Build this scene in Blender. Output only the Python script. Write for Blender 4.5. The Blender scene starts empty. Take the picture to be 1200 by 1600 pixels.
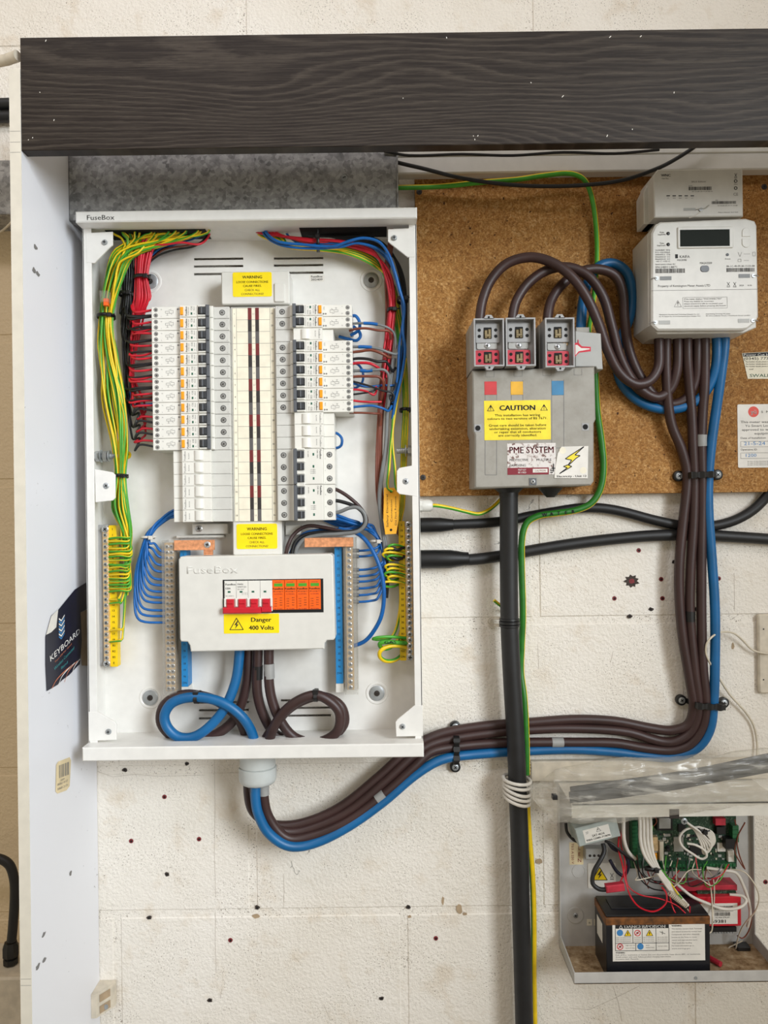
import bpy, math, random
from mathutils import Vector, Matrix

R = random.Random(7)
# ------------------------------------------------------------------ camera, world, lights
D = 1250.0          # camera distance from the block wall, mm
F = 1202.0          # focal length in pixels of a 1200 x 1600 frame
TH = math.radians(0.72)
CT, ST = math.cos(TH), math.sin(TH)
CZ = 1.5            # camera height, m
scene = bpy.context.scene
col = scene.collection

cd = bpy.data.cameras.new('camera')
cam = bpy.data.objects.new('camera', cd)
col.objects.link(cam)
cd.sensor_fit = 'VERTICAL'
cd.sensor_height = 36.0
cd.lens = 36.0 * F / 1600.0
cd.clip_start = 0.01
cam.matrix_world = Matrix(((CT, ST, 0, 0), (0, 0, -1, -D / 1000), (-ST, CT, 0, CZ), (0, 0, 0, 1)))
scene.camera = cam

world = bpy.data.worlds.new('world')
scene.world = world
world.use_nodes = True
wb = world.node_tree.nodes['Background']
wb.inputs[0].default_value = (1.0, 0.87, 0.66, 1)
wb.inputs[1].default_value = 0.45


def area_light(name, loc, target, sx, sy, power, color, spread=180):
    ld = bpy.data.lights.new(name, 'AREA')
    ld.shape = 'RECTANGLE'
    ld.size, ld.size_y, ld.energy, ld.color = sx, sy, power, color
    ld.spread = math.radians(spread)
    o = bpy.data.objects.new(name, ld)
    col.objects.link(o)
    o.location = loc
    o.rotation_euler = (Vector(target) - Vector(loc)).to_track_quat('-Z', 'Y').to_euler()
    return o


area_light('daylight_from_the_doorway', (1.6, -2.3, 2.22), (-0.7, 0, 1.34), 0.9, 1.5, 12.0, (0.88, 0.945, 1.0), 57)
area_light('overhead_fill', (-0.6, -1.7, 3.3), (-0.25, 0, 1.75), 1.6, 0.3, 12, (0.97, 0.93, 1.0))  # added fill lamp from above, brightens the top of the wall

scene.view_settings.view_transform = 'Standard'
scene.view_settings.look = 'None'
scene.view_settings.gamma = 1.0
scene.view_settings.use_curve_mapping = False
scene.view_settings.exposure = 0.0


# ------------------------------------------------------------------ helpers
def P(px, py, h):
    """photograph pixel at height h (mm) off the block wall -> (u, v, h) in mm on the wall"""
    dx, dy = px - 600.0, py - 800.0
    s = (D - h) / F
    return ((dx * CT - dy * ST) * s, -(dx * ST + dy * CT) * s, h)


def lin(c):
    c = c / 255.0
    return c / 12.92 if c <= 0.04045 else ((c + 0.055) / 1.055) ** 2.4


def rgb(c):
    return (lin(c[0]), lin(c[1]), lin(c[2]), 1.0)


MATS = {}


class NT:
    def __init__(self, m):
        self.m, self.t = m, m.node_tree
        self.n, self.l = self.t.nodes, self.t.links
        self.b = self.n['Principled BSDF']

    def node(self, kind, **kw):
        x = self.n.new(kind)
        for k, v in kw.items():
            if k in x.inputs.keys():
                x.inputs[k].default_value = v
            else:
                setattr(x, k, v)
        return x

    def link(self, a, b):
        self.l.new(a, b)

    def pos(self, scale=(1, 1, 1)):
        g = self.node('ShaderNodeNewGeometry')
        mp = self.node('ShaderNodeMapping')
        mp.inputs['Scale'].default_value = scale
        self.link(g.outputs['Position'], mp.inputs['Vector'])
        return mp.outputs['Vector']

    def noise(self, vec, scale, detail=3.0, rough=0.5, dist=0.0):
        x = self.node('ShaderNodeTexNoise', Scale=scale, Detail=detail, Roughness=rough, Distortion=dist)
        self.link(vec, x.inputs['Vector'])
        return x.outputs['Fac']

    def ramp(self, fac, stops, interp='LINEAR'):
        x = self.node('ShaderNodeValToRGB')
        x.color_ramp.interpolation = interp
        e = x.color_ramp.elements
        while len(e) < len(stops):
            e.new(0.5)
        for i, (p, c) in enumerate(stops):
            e[i].position = p
            e[i].color = c if len(c) == 4 else rgb(c)
        self.link(fac, x.inputs['Fac'])
        return x.outputs['Color']

    def mix(self, fac, a, b, blend='MIX'):
        x = self.node('ShaderNodeMix', data_type='RGBA', blend_type=blend)
        for s, v in ((x.inputs[0], fac), (x.inputs[6], a), (x.inputs[7], b)):
            if isinstance(v, (int, float)):
                s.default_value = v
            elif isinstance(v, tuple):
                s.default_value = v if len(v) == 4 else rgb(v)
            else:
                self.link(v, s)
        return x.outputs[2]

    def bump(self, fac, strength, dist):
        x = self.node('ShaderNodeBump', Strength=strength, Distance=dist)
        self.link(fac, x.inputs['Height'])
        self.link(x.outputs['Normal'], self.b.inputs['Normal'])

    def base(self, c):
        self.link(c, self.b.inputs['Base Color'])


def mat(name, color, rough=0.5, metal=0.0, spec=0.5, var=0.06, vscale=60, bump=0.0, bscale=900, **kw):
    """a procedural material: base colour with a faint mottling and optional fine relief"""
    if name in MATS:
        return MATS[name]
    m = bpy.data.materials.new(name)
    m.use_nodes = True
    t = NT(m)
    b = t.b
    b.inputs['Roughness'].default_value = rough
    b.inputs['Metallic'].default_value = metal
    b.inputs['Specular IOR Level'].default_value = spec
    p = t.pos()
    if var:
        n = t.noise(p, vscale, 3)
        dark = tuple(max(0, c * (1 - var)) for c in color)
        lite = tuple(min(255, c * (1 + var)) for c in color)
        t.base(t.ramp(n, [(0.3, dark), (0.7, lite)]))
    else:
        b.inputs['Base Color'].default_value = rgb(color)
    if bump:
        t.bump(t.noise(p, bscale, 2), bump, 0.001)
    for k, v in kw.items():
        b.inputs[k.replace('_', ' ')].default_value = v
    MATS[name] = m
    return m


TEXT_CACHE = {}


def text_data(s):
    if s not in TEXT_CACHE:
        cu = bpy.data.curves.new('t', 'FONT')
        cu.body = s
        cu.size = 1.0
        cu.resolution_u = 2
        ob = bpy.data.objects.new('t', cu)
        me = bpy.data.meshes.new_from_object(ob)
        vs = [(v.co.x, v.co.y) for v in me.vertices]
        fs = [tuple(p.vertices) for p in me.polygons]
        bpy.data.objects.remove(ob)
        bpy.data.curves.remove(cu)
        bpy.data.meshes.remove(me)
        TEXT_CACHE[s] = (vs, fs)
    return TEXT_CACHE[s]


def catmull(pts, sub):
    out = []
    n = len(pts)
    for i in range(n - 1):
        p0, p1, p2, p3 = (Vector(pts[max(i - 1, 0)]), Vector(pts[i]), Vector(pts[i + 1]), Vector(pts[min(i + 2, n - 1)]))
        # centripetal-like tangents, limited so that short segments do not overshoot
        d01, d12, d23 = max((p1 - p0).length, 1e-6), max((p2 - p1).length, 1e-6), max((p3 - p2).length, 1e-6)
        m1 = (p2 - p0) * (d12 / (d01 + d12)) if i > 0 else (p2 - p1)
        m2 = (p3 - p1) * (d12 / (d12 + d23)) if i < n - 2 else (p2 - p1)
        for k in range(sub):
            t = k / sub
            t2, t3 = t * t, t * t * t
            out.append(p1 * (2 * t3 - 3 * t2 + 1) + m1 * (t3 - 2 * t2 + t) + p2 * (-2 * t3 + 3 * t2) + m2 * (t3 - t2))
    out.append(Vector(pts[-1]))
    return out


class MB:
    """collects geometry in wall millimetres (u right, v up, h off the wall) and links it as ONE mesh object"""

    def __init__(self):
        self.v, self.f, self.m, self.mats = [], [], [], []

    def mi(self, m):
        if m not in self.mats:
            self.mats.append(m)
        return self.mats.index(m)

    def add(self, vs, fs, m):
        b, k = len(self.v), self.mi(m)
        self.v += [tuple(x) for x in vs]
        for f in fs:
            self.f.append(tuple(b + i for i in f))
            self.m.append(k)

    def box(self, u0, u1, v0, v1, h0, h1, m, bev=0.0):
        u0, u1 = min(u0, u1), max(u0, u1)
        v0, v1 = min(v0, v1), max(v0, v1)
        return self.prism([(u0, v0), (u1, v0), (u1, v1), (u0, v1)], h0, h1, m, bev)

    def prism(self, poly, h0, h1, m, bev=0.0):
        a = sum(poly[i][0] * poly[(i + 1) % len(poly)][1] - poly[(i + 1) % len(poly)][0] * poly[i][1] for i in range(len(poly)))
        if a < 0:
            poly = poly[::-1]
        n = len(poly)
        rings = [(poly, h0)]
        if bev > 0:
            ins = []
            for i in range(n):
                p, q, r = Vector(poly[i - 1]), Vector(poly[i]), Vector(poly[(i + 1) % n])
                e1, e2 = (q - p), (r - q)
                e1 = e1.normalized() if e1.length > 1e-9 else Vector((1, 0))
                e2 = e2.normalized() if e2.length > 1e-9 else Vector((1, 0))
                n1, n2 = Vector((-e1.y, e1.x)), Vector((-e2.y, e2.x))
                s = n1 + n2
                k = 1.0 / max(0.35, 1.0 + n1.dot(n2))
                ins.append((q.x + s.x * bev * k, q.y + s.y * bev * k))
            rings += [(poly, h1 - bev), (ins, h1)]
        else:
            rings.append((poly, h1))
        vs = [(p[0], p[1], h) for ring, h in rings for p in ring]
        fs = [tuple(range(n))[::-1], tuple(range((len(rings) - 1) * n, len(rings) * n))]
        for k in range(len(rings) - 1):
            for i in range(n):
                j = (i + 1) % n
                fs.append((k * n + i, k * n + j, (k + 1) * n + j, (k + 1) * n + i))
        self.add(vs, fs, m)

    def rrect(self, u0, u1, v0, v1, h0, h1, rad, m, bev=0.0, seg=3):
        u0, u1 = min(u0, u1), max(u0, u1)
        v0, v1 = min(v0, v1), max(v0, v1)
        poly = []
        for cx, cy, a0 in ((u1 - rad, v0 + rad, -90), (u1 - rad, v1 - rad, 0), (u0 + rad, v1 - rad, 90), (u0 + rad, v0 + rad, 180)):
            for k in range(seg + 1):
                a = math.radians(a0 + 90 * k / seg)
                poly.append((cx + rad * math.cos(a), cy + rad * math.sin(a)))
        self.prism(poly, h0, h1, m, bev)

    def plate(self, u0, u1, v0, v1, h0, h1, holes, m):
        us = sorted({u0, u1} | {x for q in holes for x in q[:2]})
        vs = sorted({v0, v1} | {x for q in holes for x in q[2:]})
        for i in range(len(us) - 1):
            for j in range(len(vs) - 1):
                cu, cv = (us[i] + us[i + 1]) / 2, (vs[j] + vs[j + 1]) / 2
                if not any(q[0] < cu < q[1] and q[2] < cv < q[3] for q in holes):
                    self.box(us[i], us[i + 1], vs[j], vs[j + 1], h0, h1, m)

    def lathe(self, c, prof, m, n=20, axis='h', cap=True):
        """prof: (radius, distance along axis) pairs, c the (u, v, h) origin"""
        vs, fs = [], []
        for r, d in prof:
            for k in range(n):
                a = 2 * math.pi * k / n
                x, y = r * math.cos(a), r * math.sin(a)
                if axis == 'h':
                    vs.append((c[0] + x, c[1] + y, c[2] + d))
                elif axis == 'u':
                    vs.append((c[0] + d, c[1] + x, c[2] + y))
                else:
                    vs.append((c[0] + y, c[1] + d, c[2] + x))
        for i in range(len(prof) - 1):
            for k in range(n):
                j = (k + 1) % n
                fs.append((i * n + k, i * n + j, (i + 1) * n + j, (i + 1) * n + k))
        if cap:
            fs.append(tuple(range(n))[::-1])
            fs.append(tuple(range((len(prof) - 1) * n, len(prof) * n)))
        self.add(vs, fs, m)

    def cyl(self, u, v, h0, h1, r, m, n=16, bev=0.0):
        pr = [(r, h0), (r, h1)] if not bev else [(r, h0), (r, h1 - bev), (r - bev, h1)]
        self.lathe((u, v, 0), pr, m, n)

    def ring(self, u, v, h0, h1, r0, r1, m, n=24):
        self.lathe((u, v, 0), [(r0, h0), (r0, h1), (r1, h1), (r1, h0)], m, n, cap=False)

    def tube(self, pts, r, m, n=10, sub=6, m2=None, share=0.4, twist=0.0, flat=1.0, phase=0.0):
        c = catmull(pts, sub) if sub > 1 else [Vector(p) for p in pts]
        N = len(c)
        tan = [(c[min(i + 1, N - 1)] - c[max(i - 1, 0)]).normalized() for i in range(N)]
        ref = Vector((0, 0, 1)) if abs(tan[0].z) < 0.9 else Vector((1, 0, 0))
        nrm = (ref - tan[0] * ref.dot(tan[0])).normalized()
        vs, fs1, fs2 = [], [], []
        dist = 0.0
        for i in range(N):
            if i:
                dist += (c[i] - c[i - 1]).length
            nn = nrm - tan[i] * nrm.dot(tan[i])
            nrm = nn.normalized() if nn.length > 1e-6 else nrm
            bi = tan[i].cross(nrm)
            rr = r(i / (N - 1)) if callable(r) else r
            for k in range(n):
                a = 2 * math.pi * k / n + twist * dist + phase
                vs.append(c[i] + (nrm * math.cos(a) * flat + bi * math.sin(a)) * rr)
        for i in range(N - 1):
            for k in range(n):
                j = (k + 1) % n
                q = (i * n + k, i * n + j, (i + 1) * n + j, (i + 1) * n + k)
                (fs2 if m2 is not None and k < n * share else fs1).append(q)
        fs1.append(tuple(range(n))[::-1])
        fs1.append(tuple(range((N - 1) * n, N * n)))
        self.add(vs, fs1, m)
        if fs2:
            b = len(self.v) - len(vs)
            k = self.mi(m2)
            for f in fs2:
                self.f.append(tuple(b + i for i in f))
                self.m.append(k)

    def text(self, s, u, v, h, cap, m, align='C', rot=0.0, sx=1.0, bold=0.0, width=None):
        """flat lettering: cap = capital height in mm; rot in degrees"""
        vs, fs = text_data(s)
        if not vs:
            return
        k = cap / 0.70
        w0, w1 = min(p[0] for p in vs), max(p[0] for p in vs)
        if width:
            sx = width / ((w1 - w0) * k)
        off = {'C': (w0 + w1) / 2, 'L': w0, 'R': w1}[align]
        ca, sa = math.cos(math.radians(rot)), math.sin(math.radians(rot))
        for dx in ((0.0,) if not bold else (-bold, 0.0, bold)):
            out = []
            for x, y in vs:
                X, Y = (x - off) * k * sx + dx, (y - 0.35) * k
                out.append((u + X * ca - Y * sa, v + X * sa + Y * ca, h + abs(dx) * 0.01))
            self.add(out, fs, m)

    def line(self, a, b, w, h, m, t=0.12):
        """a thin printed stroke from a to b"""
        d = Vector((b[0] - a[0], b[1] - a[1]))
        if d.length < 1e-6:
            return
        d.normalize()
        n = Vector((-d.y, d.x)) * w / 2
        self.add([(a[0] - n.x, a[1] - n.y, h), (b[0] - n.x, b[1] - n.y, h), (b[0] + n.x, b[1] + n.y, h), (a[0] + n.x, a[1] + n.y, h)], [(0, 1, 2, 3)], m)

    def quad(self, u0, u1, v0, v1, h, m):
        self.add([(u0, v0, h), (u1, v0, h), (u1, v1, h), (u0, v1, h)], [(0, 1, 2, 3)], m)

    def poly(self, pts, h, m):
        self.add([(p[0], p[1], h) for p in pts], [tuple(range(len(pts)))], m)

    def rotate(self, deg, c, start=0):
        ca, sa = math.cos(math.radians(deg)), math.sin(math.radians(deg))
        for i in range(start, len(self.v)):
            x, y, h = self.v[i]
            x, y = x - c[0], y - c[1]
            self.v[i] = (c[0] + x * ca - y * sa, c[1] + x * sa + y * ca, h)

    def build(self, name, parent=None, label=None, cat=None, group=None, kind=None, smooth=35):
        return link_mesh(name, self, parent, label, cat, group, kind, smooth)


ORG = {}


def W(u, v, h):
    return Vector((u / 1000.0, -h / 1000.0, CZ + v / 1000.0))


def tag(o, label=None, cat=None, group=None, kind=None):
    for k, v in (('label', label), ('category', cat), ('group', group), ('kind', kind)):
        if v:
            o[k] = v
    return o


def link_mesh(name, mb, parent, label, cat, group, kind, smooth):
    if parent is None:
        us, vs, hs = zip(*mb.v)
        org = W((min(us) + max(us)) / 2, min(vs), min(hs))
    else:
        org = ORG[parent.name]
    me = bpy.data.meshes.new(name)
    me.from_pydata([tuple(W(*p) - org) for p in mb.v], [], mb.f)
    for m in mb.mats:
        me.materials.append(m)
    me.polygons.foreach_set('material_index', mb.m)
    me.polygons.foreach_set('use_smooth', [True] * len(mb.f))
    me.update()
    me.set_sharp_from_angle(angle=math.radians(smooth))
    o = bpy.data.objects.new(name, me)
    col.objects.link(o)
    if parent is None:
        o.location = org
    else:
        o.parent = parent
    ORG[o.name] = org
    return tag(o, label, cat, group, kind)


def thing(name, c, label, cat, group=None, kind=None):
    o = bpy.data.objects.new(name, None)
    o.empty_display_size = 0.01
    col.objects.link(o)
    o.location = W(*c)
    ORG[o.name] = W(*c)
    return tag(o, label, cat, group, kind)


def copy_tree(o, loc=None, parent=None, label=None, rot=None, group=None):
    kids = [c for c in bpy.data.objects if c.parent == o]
    c = o.copy()
    col.objects.link(c)
    c.parent = parent
    if loc is not None:
        c.location = loc
    if rot is not None:
        c.rotation_euler = rot
    tag(c, label, None, group)
    ORG[c.name] = loc if loc is not None else ORG[o.name]
    for k in kids:
        copy_tree(k, None, c)
    return c


ORD = ['topmost', 'second', 'third', 'fourth', 'fifth', 'sixth', 'seventh', 'eighth', 'ninth', 'tenth', 'eleventh', 'twelfth', 'thirteenth', 'fourteenth', 'fifteenth', 'sixteenth', 'seventeenth', 'eighteenth']


def nth(i):
    return ORD[i] if i == 0 else ORD[i] + ' from top'


# ------------------------------------------------------------------ materials
def make_materials():
    # painted block wall
    m = bpy.data.materials.new('painted_blockwork')
    m.use_nodes = True
    t = NT(m)
    p = t.pos()
    big = t.noise(p, 5, 4)
    paint = t.ramp(big, [(0.3, (230, 223, 211)), (0.55, (236, 230, 220)), (0.75, (241, 236, 228))])
    grime = t.ramp(t.noise(p, 17, 6, 0.65), [(0.54, (0, 0, 0)), (0.78, (255, 255, 255))])
    c = t.mix(grime, paint, (216, 202, 182))
    specks = t.ramp(t.noise(p, 430, 3, 0.6), [(0.615, (0, 0, 0)), (0.645, (255, 255, 255))], 'LINEAR')
    zone = t.ramp(t.noise(p, 11, 4, 0.6), [(0.42, (0, 0, 0)), (0.58, (255, 255, 255))])
    sp = t.mix(1.0, specks, zone, 'MULTIPLY')
    c = t.mix(sp, c, (108, 94, 80))
    big_sp = t.ramp(t.noise(p, 75, 4, 0.7), [(0.71, (0, 0, 0)), (0.74, (255, 255, 255))])
    c = t.mix(big_sp, c, (140, 122, 104))
    # tan put into the wall colour outside the cupboard, for shade and warm bounce
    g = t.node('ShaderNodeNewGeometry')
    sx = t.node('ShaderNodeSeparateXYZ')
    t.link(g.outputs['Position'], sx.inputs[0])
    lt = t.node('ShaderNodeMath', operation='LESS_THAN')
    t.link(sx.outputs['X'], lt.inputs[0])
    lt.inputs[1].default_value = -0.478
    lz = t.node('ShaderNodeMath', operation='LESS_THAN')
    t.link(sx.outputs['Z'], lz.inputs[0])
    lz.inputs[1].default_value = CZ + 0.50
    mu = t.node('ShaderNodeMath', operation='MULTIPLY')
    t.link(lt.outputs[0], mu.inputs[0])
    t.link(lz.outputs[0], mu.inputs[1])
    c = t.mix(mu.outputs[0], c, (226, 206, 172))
    t.base(c)
    t.b.inputs['Roughness'].default_value = 0.62
    n1 = t.noise(p, 210, 3, 0.55)
    n2 = t.noise(p, 60, 4, 0.6)
    ad = t.node('ShaderNodeMath', operation='ADD')
    t.link(n1, ad.inputs[0])
    t.link(n2, ad.inputs[1])
    t.bump(ad.outputs[0], 0.55, 0.0035)
    MATS['block'] = m

    # chipboard
    m = bpy.data.materials.new('chipboard')
    m.use_nodes = True
    t = NT(m)
    nv = t.node('ShaderNodeTexNoise', Scale=60.0, Detail=2.0)
    t.link(t.pos(), nv.inputs['Vector'])
    sc = t.node('ShaderNodeVectorMath', operation='SCALE')
    sc.inputs['Scale'].default_value = 0.025
    t.link(nv.outputs['Color'], sc.inputs[0])
    lay = []
    for scl in ((430, 200, 150), (150, 200, 430)):
        g = t.node('ShaderNodeNewGeometry')
        ad = t.node('ShaderNodeVectorMath', operation='ADD')
        t.link(g.outputs['Position'], ad.inputs[0])
        t.link(sc.outputs[0], ad.inputs[1])
        mp = t.node('ShaderNodeMapping')
        mp.inputs['Scale'].default_value = scl
        t.link(ad.outputs[0], mp.inputs['Vector'])
        vo = t.node('ShaderNodeTexVoronoi', Scale=1.0)
        t.link(mp.outputs[0], vo.inputs['Vector'])
        sep = t.node('ShaderNodeSeparateColor')
        t.link(vo.outputs['Color'], sep.inputs[0])
        lay.append(t.ramp(sep.outputs[0], [(0.0, (94, 60, 28)), (0.3, (152, 104, 52)), (0.75, (176, 126, 68)), (0.9, (204, 158, 96)), (1.0, (240, 204, 146))]))
    c = t.mix(0.5, lay[0], lay[1])
    n = t.noise(t.pos(), 420, 4, 0.7)
    c = t.mix(0.55, c, t.ramp(n, [(0.33, (114, 74, 34)), (0.5, (168, 120, 64)), (0.66, (220, 176, 114))]))
    spots = t.ramp(t.noise(t.pos(), 150, 2, 0.5), [(0.70, (0, 0, 0)), (0.74, (255, 255, 255))])
    c = t.mix(spots, c, (70, 42, 22))
    blot = t.ramp(t.noise(t.pos(), 6, 3), [(0.35, (228, 220, 210)), (0.65, (255, 255, 255))])
    c = t.mix(1.0, c, blot, 'MULTIPLY')
    t.base(c)
    t.b.inputs['Roughness'].default_value = 0.6
    t.b.inputs['Specular IOR Level'].default_value = 0.15
    t.bump(n, 0.2, 0.001)
    MATS['chip'] = m

    # dark woodgrain laminate
    m = bpy.data.materials.new('dark_woodgrain')
    m.use_nodes = True
    t = NT(m)
    p = t.pos((1.0, 1.0, 1.0))
    warp = t.noise(t.pos((2.0, 1, 8.0)), 1.1, 1.5, 0.4)
    sx = t.node('ShaderNodeSeparateXYZ')
    t.link(p, sx.inputs[0])
    ma = t.node('ShaderNodeMath', operation='MULTIPLY_ADD')
    t.link(warp, ma.inputs[0])
    ma.inputs[1].default_value = 0.20
    t.link(sx.outputs['Z'], ma.inputs[2])
    fine = t.noise(t.pos((9, 1, 60)), 4, 3, 0.6)
    ma2 = t.node('ShaderNodeMath', operation='MULTIPLY_ADD')
    t.link(fine, ma2.inputs[0])
    ma2.inputs[1].default_value = 0.006
    t.link(ma.outputs[0], ma2.inputs[2])
    mm = t.node('ShaderNodeMath', operation='MULTIPLY')
    t.link(ma2.outputs[0], mm.inputs[0])
    mm.inputs[1].default_value = 105.0
    fr = t.node('ShaderNodeMath', operation='FRACT')
    t.link(mm.outputs[0], fr.inputs[0])
    band = t.ramp(fr.outputs[0], [(0.0, (0, 0, 0)), (0.45, (30, 30, 30)), (0.8, (255, 255, 255)), (0.97, (0, 0, 0))])
    streak = t.ramp(t.noise(t.pos((14, 1, 420)), 1.0, 4, 0.7), [(0.42, (0, 0, 0)), (0.62, (255, 255, 255))])
    f = t.mix(0.42, band, streak)
    c = t.mix(f, (30, 22, 17), (70, 62, 54))
    t.base(c)
    t.b.inputs['Roughness'].default_value = 0.5
    t.b.inputs['Specular IOR Level'].default_value = 0.25
    t.bump(streak, 0.12, 0.0006)
    MATS['wood'] = m

    # spangled galvanised steel
    m = bpy.data.materials.new('galvanised_steel')
    m.use_nodes = True
    t = NT(m)
    p = t.pos()
    vo = t.node('ShaderNodeTexVoronoi', Scale=190.0)
    t.link(p, vo.inputs['Vector'])
    sep = t.node('ShaderNodeSeparateColor')
    t.link(vo.outputs['Color'], sep.inputs[0])
    n = t.noise(p, 45, 5, 0.7)
    c = t.mix(0.5, t.ramp(sep.outputs[0], [(0, (96, 96, 96)), (1, (188, 188, 188))]), t.ramp(n, [(0.3, (92, 92, 92)), (0.7, (190, 190, 188))]))
    t.base(c)
    t.b.inputs['Metallic'].default_value = 0.3
    t.b.inputs['Roughness'].default_value = 0.55
    MATS['galv'] = m

    # thin clear polythene
    m = bpy.data.materials.new('clear_polythene')
    m.use_nodes = True
    t = NT(m)
    out = [x for x in t.n if x.type == 'OUTPUT_MATERIAL'][0]
    tr = t.node('ShaderNodeBsdfTransparent')
    tr.inputs[0].default_value = (0.97, 0.965, 0.95, 1)
    t.b.inputs['Base Color'].default_value = rgb((222, 218, 208))
    t.b.inputs['Roughness'].default_value = 0.16
    t.b.inputs['Specular IOR Level'].default_value = 0.8
    mixs = t.node('ShaderNodeMixShader')
    streak = t.noise(t.pos((12, 30, 75)), 1.0, 3, 0.55, 0.6)
    fac = t.ramp(streak, [(0.38, (98, 98, 98)), (0.58, (132, 132, 132)), (0.70, (196, 196, 196))])
    t.link(fac, mixs.inputs[0])
    t.link(tr.outputs[0], mixs.inputs[1])
    t.link(t.b.outputs[0], mixs.inputs[2])
    t.link(mixs.outputs[0], out.inputs['Surface'])
    t.bump(streak, 0.7, 0.006)
    MATS['poly'] = m

    # clear acrylic shrouds
    m = bpy.data.materials.new('clear_acrylic')
    m.use_nodes = True
    t = NT(m)
    out = [x for x in t.n if x.type == 'OUTPUT_MATERIAL'][0]
    tr = t.node('ShaderNodeBsdfTransparent')
    tr.inputs[0].default_value = (0.93, 0.93, 0.92, 1)
    t.b.inputs['Base Color'].default_value = rgb((214, 210, 204))
    t.b.inputs['Roughness'].default_value = 0.12
    mixs = t.node('ShaderNodeMixShader')
    mixs.inputs[0].default_value = 0.12
    t.link(tr.outputs[0], mixs.inputs[1])
    t.link(t.b.outputs[0], mixs.inputs[2])
    t.link(mixs.outputs[0], out.inputs['Surface'])
    MATS['acrylic'] = m

    # dusty tray of the alarm box
    m = bpy.data.materials.new('dusty_tray')
    m.use_nodes = True
    t = NT(m)
    n = t.noise(t.pos(), 60, 6, 0.7)
    t.base(t.ramp(n, [(0.35, (120, 92, 60)), (0.55, (168, 142, 108)), (0.7, (190, 172, 145))]))
    t.b.inputs['Roughness'].default_value = 0.8
    MATS['dust'] = m

    # circuit board
    m = bpy.data.materials.new('circuit_board')
    m.use_nodes = True
    t = NT(m)
    n = t.noise(t.pos(), 380, 3, 0.7)
    t.base(t.ramp(n, [(0.42, (22, 52, 36)), (0.58, (36, 74, 50)), (0.66, (120, 130, 115)), (0.7, (30, 60, 42))]))
    t.b.inputs['Roughness'].default_value = 0.4
    MATS['pcb'] = m

    # scuffed side panel laminate
    m = bpy.data.materials.new('white_laminate')
    m.use_nodes = True
    t = NT(m)
    p = t.pos()
    n = t.ramp(t.noise(p, 120, 4, 0.65), [(0.68, (0, 0, 0)), (0.72, (255, 255, 255))])
    z = t.ramp(t.noise(p, 9, 3), [(0.5, (0, 0, 0)), (0.62, (255, 255, 255))])
    t.base(t.mix(t.mix(1.0, n, z, 'MULTIPLY'), (226, 227, 232), (150, 148, 148)))
    t.b.inputs['Roughness'].default_value = 0.38
    MATS['lam'] = m

    # old beige moulded plastic of the cut-out
    m = bpy.data.materials.new('aged_grey_plastic')
    m.use_nodes = True
    t = NT(m)
    p = t.pos()
    n = t.noise(p, 22, 5, 0.65)
    t.base(t.ramp(n, [(0.3, (138, 133, 122)), (0.52, (154, 150, 141)), (0.72, (164, 160, 152))]))
    t.b.inputs['Roughness'].default_value = 0.5
    MATS['aged'] = m

    # battered PME label: white print layer worn through to brown
    m = bpy.data.materials.new('worn_label')
    m.use_nodes = True
    t = NT(m)
    n = t.noise(t.pos(), 160, 5, 0.75)
    t.base(t.ramp(n, [(0.40, (222, 216, 212)), (0.56, (214, 208, 202)), (0.60, (110, 70, 60)), (0.7, (90, 60, 52))]))
    t.b.inputs['Roughness'].default_value = 0.5
    MATS['worn'] = m


make_materials()
M = MATS
mat('white_metal', (229, 227, 222), 0.35, var=0.015)
mat('cream_edge', (218, 212, 198), 0.5, var=0.02)
mat('white_plastic', (217, 215, 208), 0.4, var=0.015)
mat('device', (226, 224, 216), 0.42, var=0.015)
mat('device_grey', (203, 202, 196), 0.42, var=0.02)
mat('dark_grey', (92, 95, 100), 0.4, var=0.04)
mat('toggle', (58, 60, 64), 0.35, var=0.04)
mat('black', (20, 20, 21), 0.42, var=0.1)
mat('black_rubber', (27, 27, 28), 0.5, var=0.12)
mat('hole', (10, 10, 10), 0.8, var=0)
mat('ink', (28, 28, 30), 0.7, var=0)
mat('ink_grey', (120, 118, 116), 0.7, var=0)
mat('orange_button', (244, 160, 28), 0.4, var=0.03)
mat('orange', (240, 98, 20), 0.4, var=0.03)
mat('red', (196, 26, 44), 0.38, var=0.05)
mat('red_wire', (196, 24, 44), 0.4, var=0.06)
mat('blue_wire', (8, 92, 164), 0.38, var=0.06)
mat('blue_tail', (10, 94, 148), 0.42, var=0.06, vscale=25)
mat('brown_tail', (58, 38, 36), 0.45, var=0.08, vscale=25)
mat('brown_wire', (120, 62, 44), 0.42, var=0.06)
mat('black_wire', (24, 24, 26), 0.42, var=0.08)
mat('grey_wire', (118, 120, 120), 0.45, var=0.05)
mat('green_wire', (72, 158, 44), 0.4, var=0.06)
mat('yellow_wire', (232, 196, 22), 0.4, var=0.05)
mat('deep_green', (40, 116, 34), 0.42, var=0.08)
mat('yellow_label', (250, 222, 16), 0.4, var=0.02)
mat('yellow_caution', (238, 214, 38), 0.45, var=0.05)
mat('yellow_strip', (242, 205, 16), 0.45, var=0.03)
mat('blue_strip', (30, 128, 190), 0.45, var=0.03)
mat('copper', (232, 160, 116), 0.35, 0.35, var=0.12, vscale=180)
mat('brass', (224, 192, 146), 0.32, 0.4, var=0.1, vscale=200)
mat('contact', (122, 108, 78), 0.45, 0.4, var=0.15)
mat('steel', (188, 190, 192), 0.3, 0.75, var=0.08)
mat('zinc', (168, 172, 174), 0.4, 0.5, var=0.1)
mat('paper_cream', (236, 229, 208), 0.6, var=0.03)
mat('paper_white', (226, 222, 214), 0.55, var=0.03)
mat('maroon', (112, 34, 36), 0.55, var=0.05)
mat('strip_black', (46, 40, 40), 0.55, var=0.05)
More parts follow.
